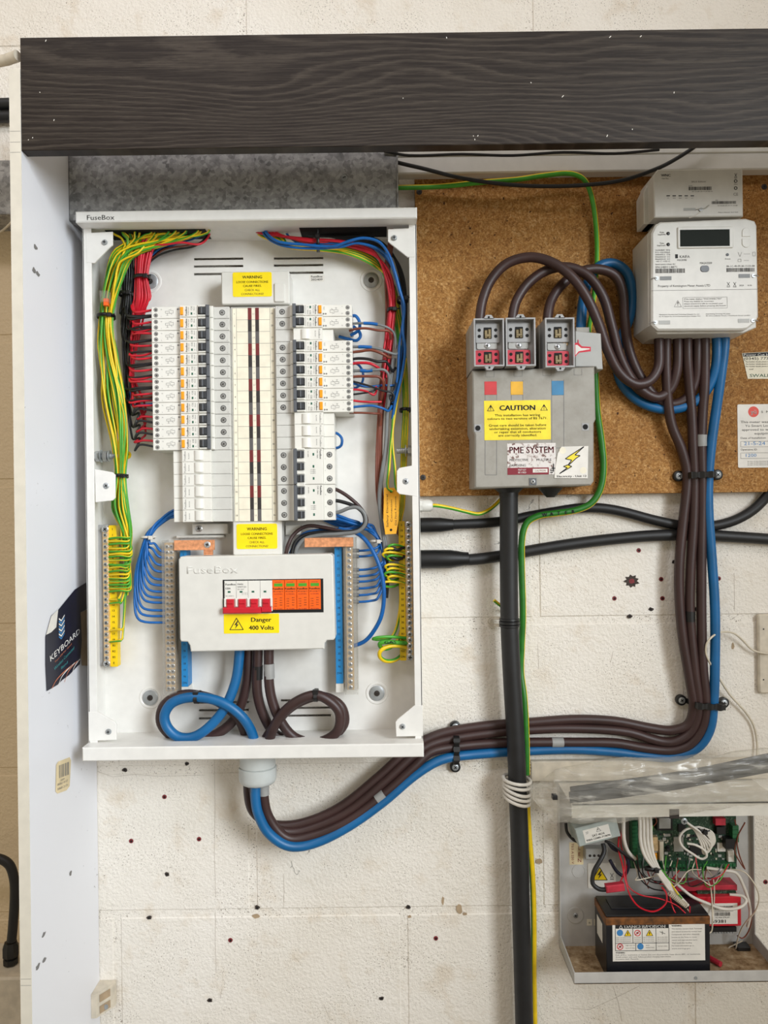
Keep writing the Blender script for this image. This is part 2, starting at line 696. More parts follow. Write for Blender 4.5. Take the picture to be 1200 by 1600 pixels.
mat('strip_grey', (92, 88, 88), 0.55, var=0.05)
mat('grey_gland', (196, 200, 198), 0.45, var=0.02)
mat('grey_sleeve', (150, 150, 148), 0.45, var=0.03)
mat('meter_white', (214, 212, 206), 0.42, var=0.02)
mat('meter_grey', (168, 168, 164), 0.45, var=0.02)
mat('lcd', (20, 26, 18), 0.5, var=0.05, spec=0.1)
mat('carrier_grey', (158, 158, 158), 0.42, var=0.04)
mat('carrier_red', (186, 44, 62), 0.5, var=0.1)
mat('tab_red', (196, 52, 56), 0.5, var=0.05)
mat('tab_yellow', (222, 168, 40), 0.5, var=0.05)
mat('tab_blue', (52, 124, 168), 0.5, var=0.05)
mat('alarm_grey', (188, 186, 182), 0.45, var=0.03)
mat('alarm_lip', (222, 218, 208), 0.45, var=0.03)
mat('battery', (24, 25, 30), 0.32, var=0.1)
mat('battery_tape', (108, 66, 28), 0.5, var=0.25, vscale=120)
mat('pcb_green', (34, 96, 58), 0.4, var=0.1)
mat('chip_black', (24, 24, 26), 0.4, var=0.05)
mat('cable_white', (214, 208, 198), 0.45, var=0.04)
mat('wire_cream', (206, 196, 176), 0.5, var=0.05)
mat('tx_grey', (164, 172, 168), 0.4, var=0.05)
mat('navy', (22, 24, 44), 0.4, var=0.12, vscale=40)
mat('cardboard', (168, 146, 118), 0.75, var=0.08)
mat('teal_ink', (66, 150, 152), 0.6, var=0)
mat('peach_ink', (206, 128, 96), 0.6, var=0)
mat('white_ink', (235, 233, 228), 0.6, var=0)
mat('red_ink', (206, 36, 60), 0.6, var=0)
mat('maroon_ink', (128, 22, 40), 0.6, var=0)
mat('green_ink', (30, 92, 70), 0.6, var=0)
mat('blue_ink', (60, 130, 190), 0.6, var=0)
mat('brand_red', (214, 62, 40), 0.5, var=0)
mat('sticker_beige', (222, 204, 164), 0.6, var=0.04)
mat('screw_dark', (52, 46, 42), 0.5, 0.3, var=0.1)
mat('plug_red', (120, 34, 40), 0.6, var=0.15, vscale=400)
mat('plug_hole', (62, 52, 46), 0.8, var=0.2, vscale=400)
mat('tag_orange', (238, 172, 40), 0.5, var=0.05)
mat('beige_plastic', (206, 196, 178), 0.5, var=0.06)


# ------------------------------------------------------------------ the block wall
mat('crack', (176, 166, 154), 0.7, var=0)


def build_wall():
    vj = P(700, 971, 0)[1]
    ch, bl = 234.5, 466.0
    uB, uA = 246.0, 24.0
    b = MB()
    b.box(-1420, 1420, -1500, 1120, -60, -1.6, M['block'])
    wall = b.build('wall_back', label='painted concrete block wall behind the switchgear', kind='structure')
    q = MB()
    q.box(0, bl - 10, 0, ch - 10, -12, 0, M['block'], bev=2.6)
    proto = None
    for k in range(-6, 5):
        v0 = vj + k * ch + 4.5
        off = uB if k % 2 == 0 else uA
        for j in range(-4, 3):
            u0 = off + j * bl + 4.5
            if u0 + bl < -1420 or u0 > 1420:
                continue
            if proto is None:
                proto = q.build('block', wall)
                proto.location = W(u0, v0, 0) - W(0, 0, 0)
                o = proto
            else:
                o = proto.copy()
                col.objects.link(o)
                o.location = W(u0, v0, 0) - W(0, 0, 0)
    # plugged and open screw holes
    plugs = [(257, 1245), (205, 1314), (311, 1311), (360, 1469), (998, 860), (1033, 905), (1035, 935), (960, 935), (1123, 904), (681, 1466), (1196, 1378)]
    p0 = None
    for i, (x, y) in enumerate(plugs):
        c = P(x, y, 0)
        m = MB()
        m.lathe(c, [(3.8, 0), (3.5, 0.8), (1.8, 0.9), (1.6, 0.2)], M['plug_red'], 10)
        m.cyl(c[0] + .3, c[1] - .3, 0.2, 0.95, 1.7, M['hole'], 8)
        m.build('wall_plug', wall)
    for x, y in [(1053, 878), (1017, 952), (1088, 952), (402, 1418), (638, 1417), (195, 1203), (292, 1193), (233, 1434), (984, 963), (261, 1366), (328, 1563), (596, 1560)]:
        c = P(x, y, 0)
        m = MB()
        pts = [(c[0] + R.uniform(3.2, 5) * math.cos(a * math.pi / 5), c[1] + R.uniform(2.5, 4) * math.sin(a * math.pi / 5)) for a in range(10)]
        m.prism(pts, -1, 0.5, M['plug_hole'])
        m.cyl(c[0], c[1], 0, 0.8, 1.8, M['hole'], 8)
        m.build('screw_hole', wall)
    c = P(987, 908, 0)
    m = MB()
    pts = [(c[0] + (13 if a % 2 else 9.5) * R.uniform(.8, 1.1) * math.cos(a * math.pi / 9), c[1] + (11 if a % 2 else 8) * math.sin(a * math.pi / 9)) for a in range(18)]
    m.prism(pts, -1, 0.5, M['plug_hole'])
    m.prism([(c[0] + 6 * math.cos(a * math.pi / 4) * R.uniform(.6, 1.1), c[1] + 4 * math.sin(a * math.pi / 4)) for a in range(8)], 0, 0.8, M['plug_red'])
    m.build('chipped_paint', wall)
    for x, y, w, hh in [(718, 1420, 6, 9), (726, 1428, 4, 3), (842, 1346, 8, 5), (692, 1407, 3, 8), (1145, 1010, 3, 7), (640, 1432, 4, 3), (400, 1432, 8, 4)]:
        c = P(x, y, 0)
        m = MB()
        m.prism([(c[0] + w * R.uniform(.6, 1) * math.cos(a * math.pi / 5), c[1] + hh * R.uniform(.6, 1) * math.sin(a * math.pi / 5)) for a in range(10)], -1, 0.4, M['cardboard'])
        m.build('flaked_paint', wall)
    # dark pencil scribble marks and cracks in the paint
    m = MB()

    def scrib(x, y, w, hh, n, wd=0.45):
        p = P(x, y, 0.35)
        for k in range(n):
            q2 = (p[0] + R.uniform(-w, w) * .5 + w / n, p[1] + R.uniform(-hh, hh), 0)
            m.line(p, q2, wd, 0.4, M['ink_grey'])
            p = q2
    for x, y, w, hh, n in [(865, 775, 14, 5, 12), (895, 770, 14, 4, 10), (822, 797, 8, 5, 10), (1190, 778, 9, 5, 9), (1180, 770, 6, 5, 7), (455, 1345, 8, 8, 9), (480, 1335, 6, 6, 6), (772, 850, 8, 3, 6)]:
        scrib(x, y, w, hh, n)
    for pts in [[(335, 1180), (336, 1260), (335, 1330), (337, 1402)], [(337, 1425), (336, 1470), (338, 1520)], [(152, 1205), (176, 1214), (210, 1210), (250, 1213), (320, 1211)],
                [(958, 1541), (966, 1566), (972, 1596)], [(892, 1575), (920, 1578), (960, 1560), (998, 1541)], [(840, 1006), (842, 1045)], [(1147, 895), (1148, 955)],
                [(443, 1365), (444, 1392), (443, 1418)], [(958, 1018), (954, 1035)], [(347, 1545), (344, 1560)], [(506, 1570), (516, 1595)]]:
        for a, c2 in zip(pts[:-1], pts[1:]):
            m.line(P(*a, 0.3), P(*c2, 0.3), 0.45, 0.35, M['crack'])
    m.build('paint_mark', wall, kind='stuff')


build_wall()
b = MB()
b.box(-1420, 1420, -1520, -1500, -60, 3200, mat('concrete_floor', (150, 146, 140), 0.7, var=0.1, vscale=8))
b.build('floor', label='plain grey concrete floor of the room', kind='structure')


# ------------------------------------------------------------------ cupboard carcass
UP = -471.4          # inner face of the white side panel
PT = 14.8


def build_carcass():
    t = thing('side_panel', (UP - PT / 2, -1490, 0), 'tall white laminated side panel with cream front edge beside the distribution board', 'panel')
    b = MB()
    b.box(UP - PT, UP, -1490, P(28, 108, 237)[1], 1.2, 237, M['lam'])
    b.build('board', t)
    b = MB()
    b.box(UP - PT, UP - .1, -1490, P(28, 108, 237)[1], 237, 238, M['cream_edge'])
    for y in (205, 222, 238, 1530, 1540):
        p = P(28, y, 238)
        b.quad(UP - PT + .5, UP - .6, p[1] - .25, p[1] + .25, 238.1, M['ink_grey'])
    b.build('edge_band', t)
    # little chips where screws broke through the laminate
    def on_panel(px, py):   # a pixel on the inner face of the panel -> (v, h)
        dx, dy = px - 600.0, py - 800.0
        s = UP / (dx * CT - dy * ST)
        return -(dx * ST + dy * CT) * s, D - s * F
    for px, py in [(55, 386), (53, 422), (59, 428), (68, 1461), (69, 1500), (59, 1510), (110, 1365)]:
        v, h = on_panel(px, py)
        b = MB()
        n = 9
        pts = [(R.uniform(3, 6.5) * math.cos(2 * math.pi * k / n) * 1.2, R.uniform(2.2, 4.5) * math.sin(2 * math.pi * k / n)) for k in range(n)]
        b.add([(UP + .25, v + q[1], h + q[0]) for q in pts] + [(UP + .6, v, h)], [(k, (k + 1) % n, n) for k in range(n)], M['ink_grey'])
        o = b.build('chip_mark', t)
    ft = thing('fascia_board', (0, P(600, 232, 238)[1], 220), 'long dark woodgrain fascia board across the top of the cupboard', 'board')
    b = MB()
    v1, v0 = P(37, 58.5, 238)[1], P(37, 235, 238)[1]
    b.box(UP + .3, 1150, v0, v1, 220, 238, M['wood'], bev=0.8)
    b.build('board', ft)
    b = MB()
    for x, y in [(71, 65), (63, 145), (84, 189), (51, 216), (44, 219), (698, 60), (952, 59), (1000, 58), (830, 130), (878, 152), (630, 154), (1053, 146), (988, 203), (948, 214), (740, 213), (742, 219), (746, 213)]:
        c = P(x, y, 238)
        dx, dy = R.uniform(-1.5, 2.5), R.uniform(1, 3)
        b.line((c[0], c[1]), (c[0] + dx, c[1] + dy), 0.9, 238.1, M['paper_white'])
    b.build('scratch', ft, kind='stuff')

    # chipboard back panel with its screws
    t = thing('chipboard_panel', (500, P(900, 772, 18)[1], 0), 'brown chipboard mounting panel behind the meter and cut-out', 'panel')
    b = MB()
    b.box(56, 1150, P(920, 772, 18)[1], P(900, 262, 18)[1], 1.2, 18, M['chip'], bev=0.5)
    b.build('board', t)
    b = MB()
    c = P(655, 300, 18)
    for x, y in [(655, 300), (661, 746), (1194, 292)]:
        c = P(x, y, 18)
        b = MB()
        b.lathe((c[0], c[1], 18), [(4.6, -1), (4.6, .7), (3.5, 1.2), (1.2, 1.0)], M['screw_dark'], 12)
        b.line((c[0] - 2, c[1]), (c[0] + 2, c[1]), .8, 19.3, M['hole'])
        b.line((c[0], c[1] - 2), (c[0], c[1] + 2), .8, 19.3, M['hole'])
        b.build('screw', t)
    # white trunking over the chipboard
    t = thing('white_trunking', (500, P(900, 272, 45)[1], 0), 'white plastic trunking running above the chipboard panel', 'trunking')
    b = MB()
    vb, vt = P(900, 268, 40)[1], P(900, 236, 40)[1]
    b.box(25, 1150, vb, vt, 18.5, 40, M['white_plastic'], bev=2)
    b.build('body', t)
    b = MB()
    b.box(25, 1150, vt - 6, vt + 1.2, 36, 42.5, M['white_plastic'], bev=1)
    b.build('lid', t)
    # galvanised trunking
    g = thing('galvanised_trunking', (-230, P(300, 331, 86)[1], 0), 'grey galvanised steel trunking between the fascia and the distribution board', 'trunking')
    vb, vt = 447.0, 556.0
    ur = P(621, 290, 86)[0]
    b = MB()
    b.box(UP + .5, ur, vb, vt, 0.5, 86, M['galv'], bev=1.2)
    b.build('body', g)
    c = P(538, 278, 86)
    b = MB()
    b.lathe((c[0], c[1], 86), [(4.6, 0), (4.6, 1.2), (3.6, 2.4), (1.5, 2.6)], M['zinc'], 14)
    b.line((c[0] - 2.2, c[1] - 1), (c[0] + 2.2, c[1] + 1), 1, 88.7, M['hole'])
    b.build('screw', g)
    b = MB()
    b.box(ur - 1, ur + 1.2, vb, vt, 60, 88, M['galv'])
    b.build('end_flange', g)

    # beyond the side panel
    b = MB()
    p0, p1 = P(-60, 97, 60), P(36, 95, 60)
    vv = P(20, 97, 215)[1]
    b.tube([(p0[0] - 200, vv, 215), (UP - PT - 30, vv, 215), (UP - PT / 2, vv + .5, 228)], 7.0, M['beige_plastic'], 14, 2)
    b.build('white_conduit', label='cream plastic conduit meeting the top of the side panel', cat='conduit')
    for y, lab in ((160, 'upper black cable on the wall outside the side panel'), (180, 'lower black cable on the wall outside the side panel')):
        a = P(-100, y + 1, 30)
        b = MB()
        b.tube([(a[0] - 200, a[1], 12), (UP - PT - 1, P(20, y, 12)[1], 12)], 9.0, M['black_rubber'], 12, 2)
        b.build('black_cable', label=lab, cat='cable')
    a = P(0, 170, 5)
    b = MB()
    b.box(a[0] - 260, UP - PT - .5, a[1] - 4, a[1] + 4, 0.5, 8, M['cardboard'])
    b.build('wooden_batten', label='thin brown batten between the two outer black cables', cat='batten')
    a0, a1 = P(10, 252, 86), P(10, 342, 86)
    b = MB()
    b.box(UP - PT - 300, UP - PT - .5, P(10, 335, 70)[1], P(10, 250, 70)[1], .5, 70, M['galv'], bev=1)
    b.build('galvanised_trunking', label='short galvanised trunking outside the white side panel', cat='trunking')
    b = MB()
    a = P(-40, 380, 75)
    b.tube([(a[0] - 60, a[1] - 20, 10), P(-20, 372, 30), P(4, 360, 50), P(19, 346, 68)], 1.6, M['wire_cream'], 8)
    b.build('thin_cable', label='thin cream cable leaving the outer galvanised trunking', cat='cable')
    # black hose with gland at the lower edge, entering a beige box
    t = thing('flexible_conduit', P(2, 1500, 60), 'black flexible conduit bending down into a gland outside the side panel', 'conduit')
    b = MB()
    b.tube([P(-60, 1345, 60), P(-25, 1340, 60), P(0, 1342, 60), P(15, 1352, 60), P(22, 1374, 60), P(23, 1400, 60), P(20, 1450, 60), P(18, 1470, 60)], 7.2, M['black_rubber'], 14)
    b.build('hose', t)
    c = P(17, 1505, 60)
    b = MB()
    b.lathe((c[0], c[1], 60), [(11, 0), (11.5, 8), (9.5, 9), (12, 12), (12, 26), (10, 30), (9.5, 33)], M['black'], 8, axis='v')
    b.build('gland', t)
    b = MB()
    q = P(17, 1506, 60)
    b.box(q[0] - 160, UP - PT - 1, q[1] - 240, q[1] - 1, .5, 95, M['beige_plastic'], bev=3)
    b.build('junction_box', label='beige box under the black conduit gland outside the side panel', cat='box')


build_carcass()


# ------------------------------------------------------------------ things stuck on the side panel
def panel_pt(px, py, lift=0.5):
    dx, dy = px - 600.0, py - 800.0
    s = (UP + lift) / (dx * CT - dy * ST)
    return (UP + lift, -(dx * ST + dy * CT) * s, D - s * F)


def panel_text(b, s, px, py, px2, py2, cap, m, lift=1.2):
    """lettering on the side panel running from one pixel to another"""
    vs, fs = text_data(s)
    a, c = Vector(panel_pt(px, py, lift)), Vector(panel_pt(px2, py2, lift))
    d = c - a
    w0, w1 = min(p[0] for p in vs), max(p[0] for p in vs)
    up = Vector((0, 1, 0)) - d.normalized() * d.normalized().y
    up.normalize()
    k = cap / .7
    b.add([tuple(a + d * ((x - w0) / (w1 - w0)) + up * (y * k)) for x, y in vs], fs, m)


def build_panel_stickers():
    t = thing('torn_leaflet', panel_pt(100, 1080), 'torn navy leaflet reading KEYBOARD stuck on the white side panel', 'leaflet')
    out = [(71, 995), (80, 962), (91, 953), (117, 921), (135, 910), (139, 950), (126, 957), (128, 1000), (125, 1038), (122, 1040), (108, 1055), (98, 1062), (90, 1070), (80, 1076), (73, 1080), (71, 1040)]
    b = MB()
    lo = [panel_pt(x, y, .3) for x, y in out]
    hi = [panel_pt(x, y, .9) for x, y in out]
    n = len(out)
    b.add(lo + hi, [tuple(range(n, 2 * n)), tuple(range(n))[::-1]] + [(i, (i + 1) % n, n + (i + 1) % n, n + i) for i in range(n)], M['navy'])
    b.build('sheet', t)
    b = MB()
    cb = [(126, 957), (139, 951), (141, 1040), (128, 1040), (125, 1002)]
    b.add([panel_pt(x, y, .8) for x, y in cb], [tuple(range(5))], M['cardboard'])
    b.build('torn_backing', t)
    b = MB()
    fl = [(72, 992), (80, 963), (91, 952), (88, 980), (80, 988)]
    b.add([panel_pt(x, y, 1.5) for x, y in fl], [tuple(range(5))], M['paper_white'])
    b.build('folded_corner', t)
    b = MB()
    panel_text(b, 'KEYBOARD', 79, 1034, 125, 989, 8.5, M['white_ink'])
    panel_text(b, 'Turn Off For Good', 86, 1036, 112, 1007, 2.6, M['peach_ink'])
    panel_text(b, 'Wireless Connected', 85, 1048, 116, 1014, 5.0, M['teal_ink'])
    panel_text(b, 'Band', 96, 1046, 106, 1036, 4.0, M['teal_ink'])
    for k in range(8):
        y = 962 + k * 4
        b.add([panel_pt(92, y + 6, 1.2), panel_pt(96, y + 9, 1.2), panel_pt(101, y, 1.2), panel_pt(101, y - 2, 1.2), panel_pt(96, y + 6.5, 1.2), panel_pt(92, y + 3.5, 1.2)], [(0, 1, 4, 5), (1, 2, 3, 4)], M['blue_ink'] if k % 2 else M['white_ink'])
    for k in range(4):
        pts = [panel_pt(81 + 10 * k, 1075 - 5 * k, 1.3), panel_pt(88 + 9 * k, 1062 - 6 * k, 1.3), panel_pt(100 + 7 * k, 1049 - 5 * k, 1.3), panel_pt(113 + 4 * k, 1038 - 3 * k, 1.3)]
        c = catmull(pts, 5)
        vs = [tuple(p) for p in c] + [(p.x, p.y - 1.5, p.z) for p in c]
        m = len(c)
        b.add(vs, [(i, i + 1, m + i + 1, m + i) for i in range(m - 1)], M['white_ink'] if k % 2 else M['peach_ink'])
    b.build('printing', t)

    t = thing('barcode_sticker', panel_pt(98, 1238), 'beige barcode sticker peeling off the white side panel', 'sticker')
    b = MB()
    o = [(88, 1195), (91, 1190), (109, 1183), (111, 1188), (109, 1228), (104, 1235), (90, 1240), (87, 1237)]
    lo, hi = [panel_pt(x, y, .3) for x, y in o], [panel_pt(x, y, .8) for x, y in o]
    n = len(o)
    b.add(lo + hi, [tuple(range(n, 2 * n)), tuple(range(n))[::-1]] + [(i, (i + 1) % n, n + (i + 1) % n, n + i) for i in range(n)], M['sticker_beige'])
    b.build('paper', t)
    b = MB()
    x = 92.5
    while x < 107:
        w = R.choice((.5, .8, 1.2))
        s = -(x - 92) * .38
        b.add([panel_pt(x, 1216 + s, 1), panel_pt(x + w, 1216 + s, 1), panel_pt(x + w, 1196 + s, 1), panel_pt(x, 1196 + s, 1)], [(0, 1, 2, 3)], M['ink_grey'])
        x += w + R.choice((.5, .9))
    panel_text(b, 'ITEM', 95, 1221, 101, 1218, 2.5, M['ink_grey'])
    panel_text(b, '84261 0137', 90, 1228, 106, 1221, 3, M['ink_grey'])
    panel_text(b, '5060 2171', 90, 1235, 106, 1228, 3, M['ink_grey'])
    b.build('printing', t)

    # cabinet joint block in the corner
    c = P(160, 1565, 20)
    t = thing('corner_block', (UP, P(160, 1585, 10)[1], 0), 'small cream plastic joint block in the corner of side panel and wall', 'bracket')
    b = MB()
    v0, v1 = P(160, 1586, 30)[1], P(160, 1549, 30)[1]
    b.add([(UP + .2, v0, .2), (UP + 27, v0, .2), (UP + 27, v0, 9), (UP + 8, v0, 38), (UP + .2, v0, 38),
           (UP + .2, v1, .2), (UP + 27, v1, .2), (UP + 27, v1, 9), (UP + 8, v1, 38), (UP + .2, v1, 38)],
          [(0, 1, 2, 3, 4), (9, 8, 7, 6, 5), (1, 0, 5, 6), (2, 1, 6, 7), (3, 2, 7, 8), (4, 3, 8, 9), (0, 4, 9, 5)], M['beige_plastic'])
    b.build('body', t)
    vm = (v0 + v1) / 2
    b = MB()
    for v in (vm - 9, vm + 9):
        # recess on the slanting face
        q = [(UP + 12, v - 6, 33.3), (UP + 23, v - 6, 16.5), (UP + 23, v + 6, 16.5), (UP + 12, v + 6, 33.3)]
        b.add(q, [(0, 1, 2, 3)], M['cardboard'])
    b.build('recess', t)
    b = MB()
    b.lathe((UP + 18.5, vm - 9, 24.5), [(4, 0), (4, 1.5), (1, 2.2)], M['zinc'], 12)
    b.build('screw', t)


build_panel_stickers()


# ------------------------------------------------------------------ distribution board
UL, UR_ = -445.6, 53.8     # outer sides
VT, VB = 445.0, -359.0     # outer top and bottom of the lips
HF, HB = 100.0, 35.0       # front flange, back plate
PITCH = 18.0
V1 = 303.5                 # centre of way 1


def row_v(i):
    return V1 - PITCH * i


def add_screw(b, u, v, h, r, m, n=14, cross=True, dome=1.6):
    b.lathe((u, v, h), [(r, 0), (r, dome * .5), (r * .75, dome), (r * .2, dome * 1.1)], m, n)
    if cross:
        a = R.uniform(0, 1.5)
        for k in (0, math.pi / 2):
            d = (math.cos(a + k) * r * .55, math.sin(a + k) * r * .55)
            b.line((u - d[0], v - d[1]), (u + d[0], v + d[1]), r * .26, h + dome * 1.1 + .1, M['hole'])


def screw_obj(parent, px, py, h, r, m=None, name='screw', dome=1.6):
    c = P(px, py, h)
    b = MB()
    add_screw(b, c[0], c[1], h, r, m or M['zinc'], dome=dome)
    return b.build(name, parent)


def hole_of(x0, x1, y0, y1, h):
    a, c = P(x0, y1, h), P(x1, y0, h)
    return (a[0], c[0], a[1], c[1])


def build_board():
    t = thing('distribution_board', (-195, VB, 0), 'open white steel distribution board full of breakers and coloured wires', 'fuse box')
    wm = M['white_metal']
    holes = [hole_of(303, 380, y - 2.2, y + 2.2, HB) for y in (404.5, 416)] + [hole_of(303, 359, 426, 430.4, HB)]
    holes += [hole_of(428, 505, y - 2.2, y + 2.2, HB) for y in (403.5, 414.5)] + [hole_of(434, 505, 424, 428.4, HB)]
    # the lower louvres
    holes += [hole_of(311, 389, y - 2.2, y + 2.2, HB) for y in (1097.5, 1109.5, 1122)]
    holes += [hole_of(439, 517, y - 2.2, y + 2.2, HB) for y in (1094, 1106, 1118)]
    b = MB()
    b.plate(UL + 1.5, UR_ - 1.5, VB + 12, VT - 12, HB - 2, HB, holes, wm)
    b.build('back_plate', t)
    b = MB()
    for u0, u1, f0, f1 in ((UL, UL + 1.6, UL, UL + 13.5), (UR_ - 1.6, UR_, UR_ - 11.5, UR_)):
        b.box(u0, u1, VB + 14, VT - 8, 1.2, HF, wm)
    b.box(UL, UR_, VT - 14, VT - 12, 1.2, HF, wm)
    b.box(UL, UR_, VB + 14, VB + 16, 1.2, HF, wm)
    b.build('shell', t)
    for nm, f0, f1 in (('side_flange', UL, UL + 13), ('side_flange', UR_ - 11.5, UR_)):
        b = MB()
        b.box(f0, f1, VB + 18, VT - 15, HF - 1.5, HF, wm, bev=.5)
        b.build(nm, t)
    # folded lips along the top and the bottom
    b = MB()
    b.box(UL, UR_, VT - 16, VT, HF - 1, HF + 26, wm, bev=1.6)
    lip = b.build('top_lip', t)
    c = P(136, 340, HF + 26)
    b = MB()
    b.text('FuseBox', c[0], c[1], HF + 26.2, 7.2, M['ink_grey'], 'L', bold=.12, width=40)
    b.build('printing', lip, label='grey brand lettering')
    b = MB()
    b.box(UL, UR_, VB, VB + 20, HF - 1, HF + 26, wm, bev=1.6)
    b.build('bottom_lip', t)
    # corner gussets and side tabs, each with a screw
    for pts, sc in (([(134, 364), (176, 362), (176, 383), (172, 386), (148, 411), (135, 411)], (164, 379)),
                    ([(606, 358), (648, 356), (649, 402), (637, 402), (609, 380), (606, 377)], (616, 372)),
                    ([(138, 1112), (152, 1112), (179, 1128), (182, 1132), (182, 1156), (139, 1158)], (170, 1143)),
                    ([(648, 1102), (660, 1102), (661, 1150), (619, 1151), (618, 1128), (621, 1124)], (629, 1135))):
        b = MB()
        b.prism([P(x, y, HF)[:2] for x, y in pts], HF - 2.5, HF + .4, wm, bev=.6)
        g = b.build('corner_gusset', t)
        screw_obj(g, sc[0], sc[1], HF + .4, 4.2, dome=3)
    for pts, sc in (([(148, 733), (176, 738), (180, 742), (180, 778), (176, 782), (149, 785)], (166, 759)),
                    ([(652, 726), (624, 731), (620, 736), (620, 768), (624, 772), (653, 776)], (634, 752))):
        b = MB()
        b.prism([P(x, y, HF)[:2] for x, y in pts], HF - 2.5, HF + .4, wm, bev=.6)
        g = b.build('side_tab', t)
        screw_obj(g, sc[0], sc[1], HF + .4, 4.6)
    # fixing washers pressed into the back plate
    for x, y in ((235, 440), (580, 438), (235, 1090), (589, 1083)):
        c = P(x, y, HB)
        b = MB()
        b.lathe((c[0], c[1], HB), [(18, 0), (17, .9), (14.5, 1.0), (13.5, .3)], wm, 26, cap=False)
        dim = b.build('mounting_dimple', t)
        b = MB()
        b.lathe((c[0], c[1], HB), [(12, .1), (12, 1.4), (11, 2), (5, 2)], M['zinc'], 24)
        b.lathe((c[0], c[1], HB + 2), [(4.6, 0), (4.2, 1.4), (1, 1.8)], M['screw_dark'], 12)
        b.line((c[0] - 2, c[1]), (c[0] + 2, c[1]), .8, HB + 4, M['hole'])
        b.build('washer', dim)
    # earth studs through the sides
    for x, y, d in ((150, 713, 1), (655, 704, -1)):
        b = MB()
        u0, v, h = P(x, y, 66)
        for k in range(9):
            b.lathe((u0 + d * (6 + k * 3.2), v, 66), [(4.1, 0), (4.6, .8 * d), (4.6, 1.6 * d), (4.1, 2.4 * d), (4.1, 3.2 * d)], M['zinc'], 12, axis='u')
        b.lathe((u0, v, 66), [(8.2, 0), (8.2, 6 * d)], M['steel'], 6, axis='u')
        b.lathe((u0 + d * 12, v, 66), [(8.4, 0), (8.4, 6 * d)], M['steel'], 6, axis='u')
        b.lathe((u0 + d * 7.5, v, 66), [(10, 0), (10, 1.6 * d)], M['zinc'], 18, axis='u')
        b.lathe((u0 + d * 20, v, 66), [(9, 0), (9, 1.6 * d)], M['zinc'], 18, axis='u')
        b.build('earth_stud', t)
    c = P(199, 711, HB)
    b = MB()
    b.cyl(c[0], c[1], HB, HB + .3, 6.4, M['yellow_strip'], 20)
    e = b.build('earth_symbol', t, label='round yellow earth symbol sticker')
    b = MB()
    for k, w in ((1.4, 3.6), (-.2, 2.6), (-1.8, 1.4)):
        b.line((c[0] - w, c[1] + k), (c[0] + w, c[1] + k), .7, HB + .4, M['ink'])
    b.line((c[0], c[1] + 1.4), (c[0], c[1] + 4.4), .7, HB + .4, M['ink'])
    b.build('printing', e)
    # dark cable entries in the top
    for x0, x1 in ((172, 326), (470, 604)):
        b = MB()
        b.box(P(x0, 365, 65)[0], P(x1, 365, 65)[0], VT - 14.6, VT - 13.9, 46, 88, M['hole'])
        b.build('cable_entry', t, label='dark cable opening in the top')
    # small batch sticker below the louvres
    c = P(495, 434.5, HB)
    b = MB()
    b.rrect(c[0] - 12, c[0] + 12, c[1] - 5.5, c[1] + 5.5, HB, HB + .3, 1.5, M['paper_white'])
    e = b.build('batch_sticker', t, label='small white batch number sticker')
    b = MB()
    b.text('FuseBox', c[0], c[1] + 2.4, HB + .45, 3.2, M['ink'], bold=.12, width=18)
    b.text('202409', c[0], c[1] - 2.4, HB + .45, 3.2, M['ink'], bold=.12, width=18)
    b.build('printing', e)
    # screw and bracket under the blanks
    for x0, x1, y0, y1, h in ((300, 356, 818, 835, 52), (275, 350, 836, 841, 48), (446, 470, 820, 836, 52)):
        b = MB()
        a, c = P(x0, y1, h), P(x1, y0, h)
        b.box(a[0], c[0], a[1], c[1], HB, h, M['white_plastic'], bev=1)
        b.build('pan_bracket', t)
    screw_obj(t, 311, 826, 52, 5.4, M['steel'])
    return t


BOARD = build_board()


# ------------------------------------------------------------------ breakers
UL0 = -345.5     # free end of the residual current breakers in the first column
UR0 = -44.2      # and of those in the second


def diagram(b, u, v, h, m):
    """small wiring symbol printed on the devices"""
    for q in ((-6, -1, 6, -1), (-6, -1, -6, 2), (-6, 2, 0, 2), (0, 2, 0, -1), (6, -1, 6, 3), (1, 3, 6, 3), (-3, -1, -3, -4), (-4.5, -4, -1.5, -4), (2, -1, 4, -3.5), (-1, 3.5, 3, 5)):
        b.line((u + q[0], v + q[1]), (u + q[2], v + q[3]), .42, h, m)


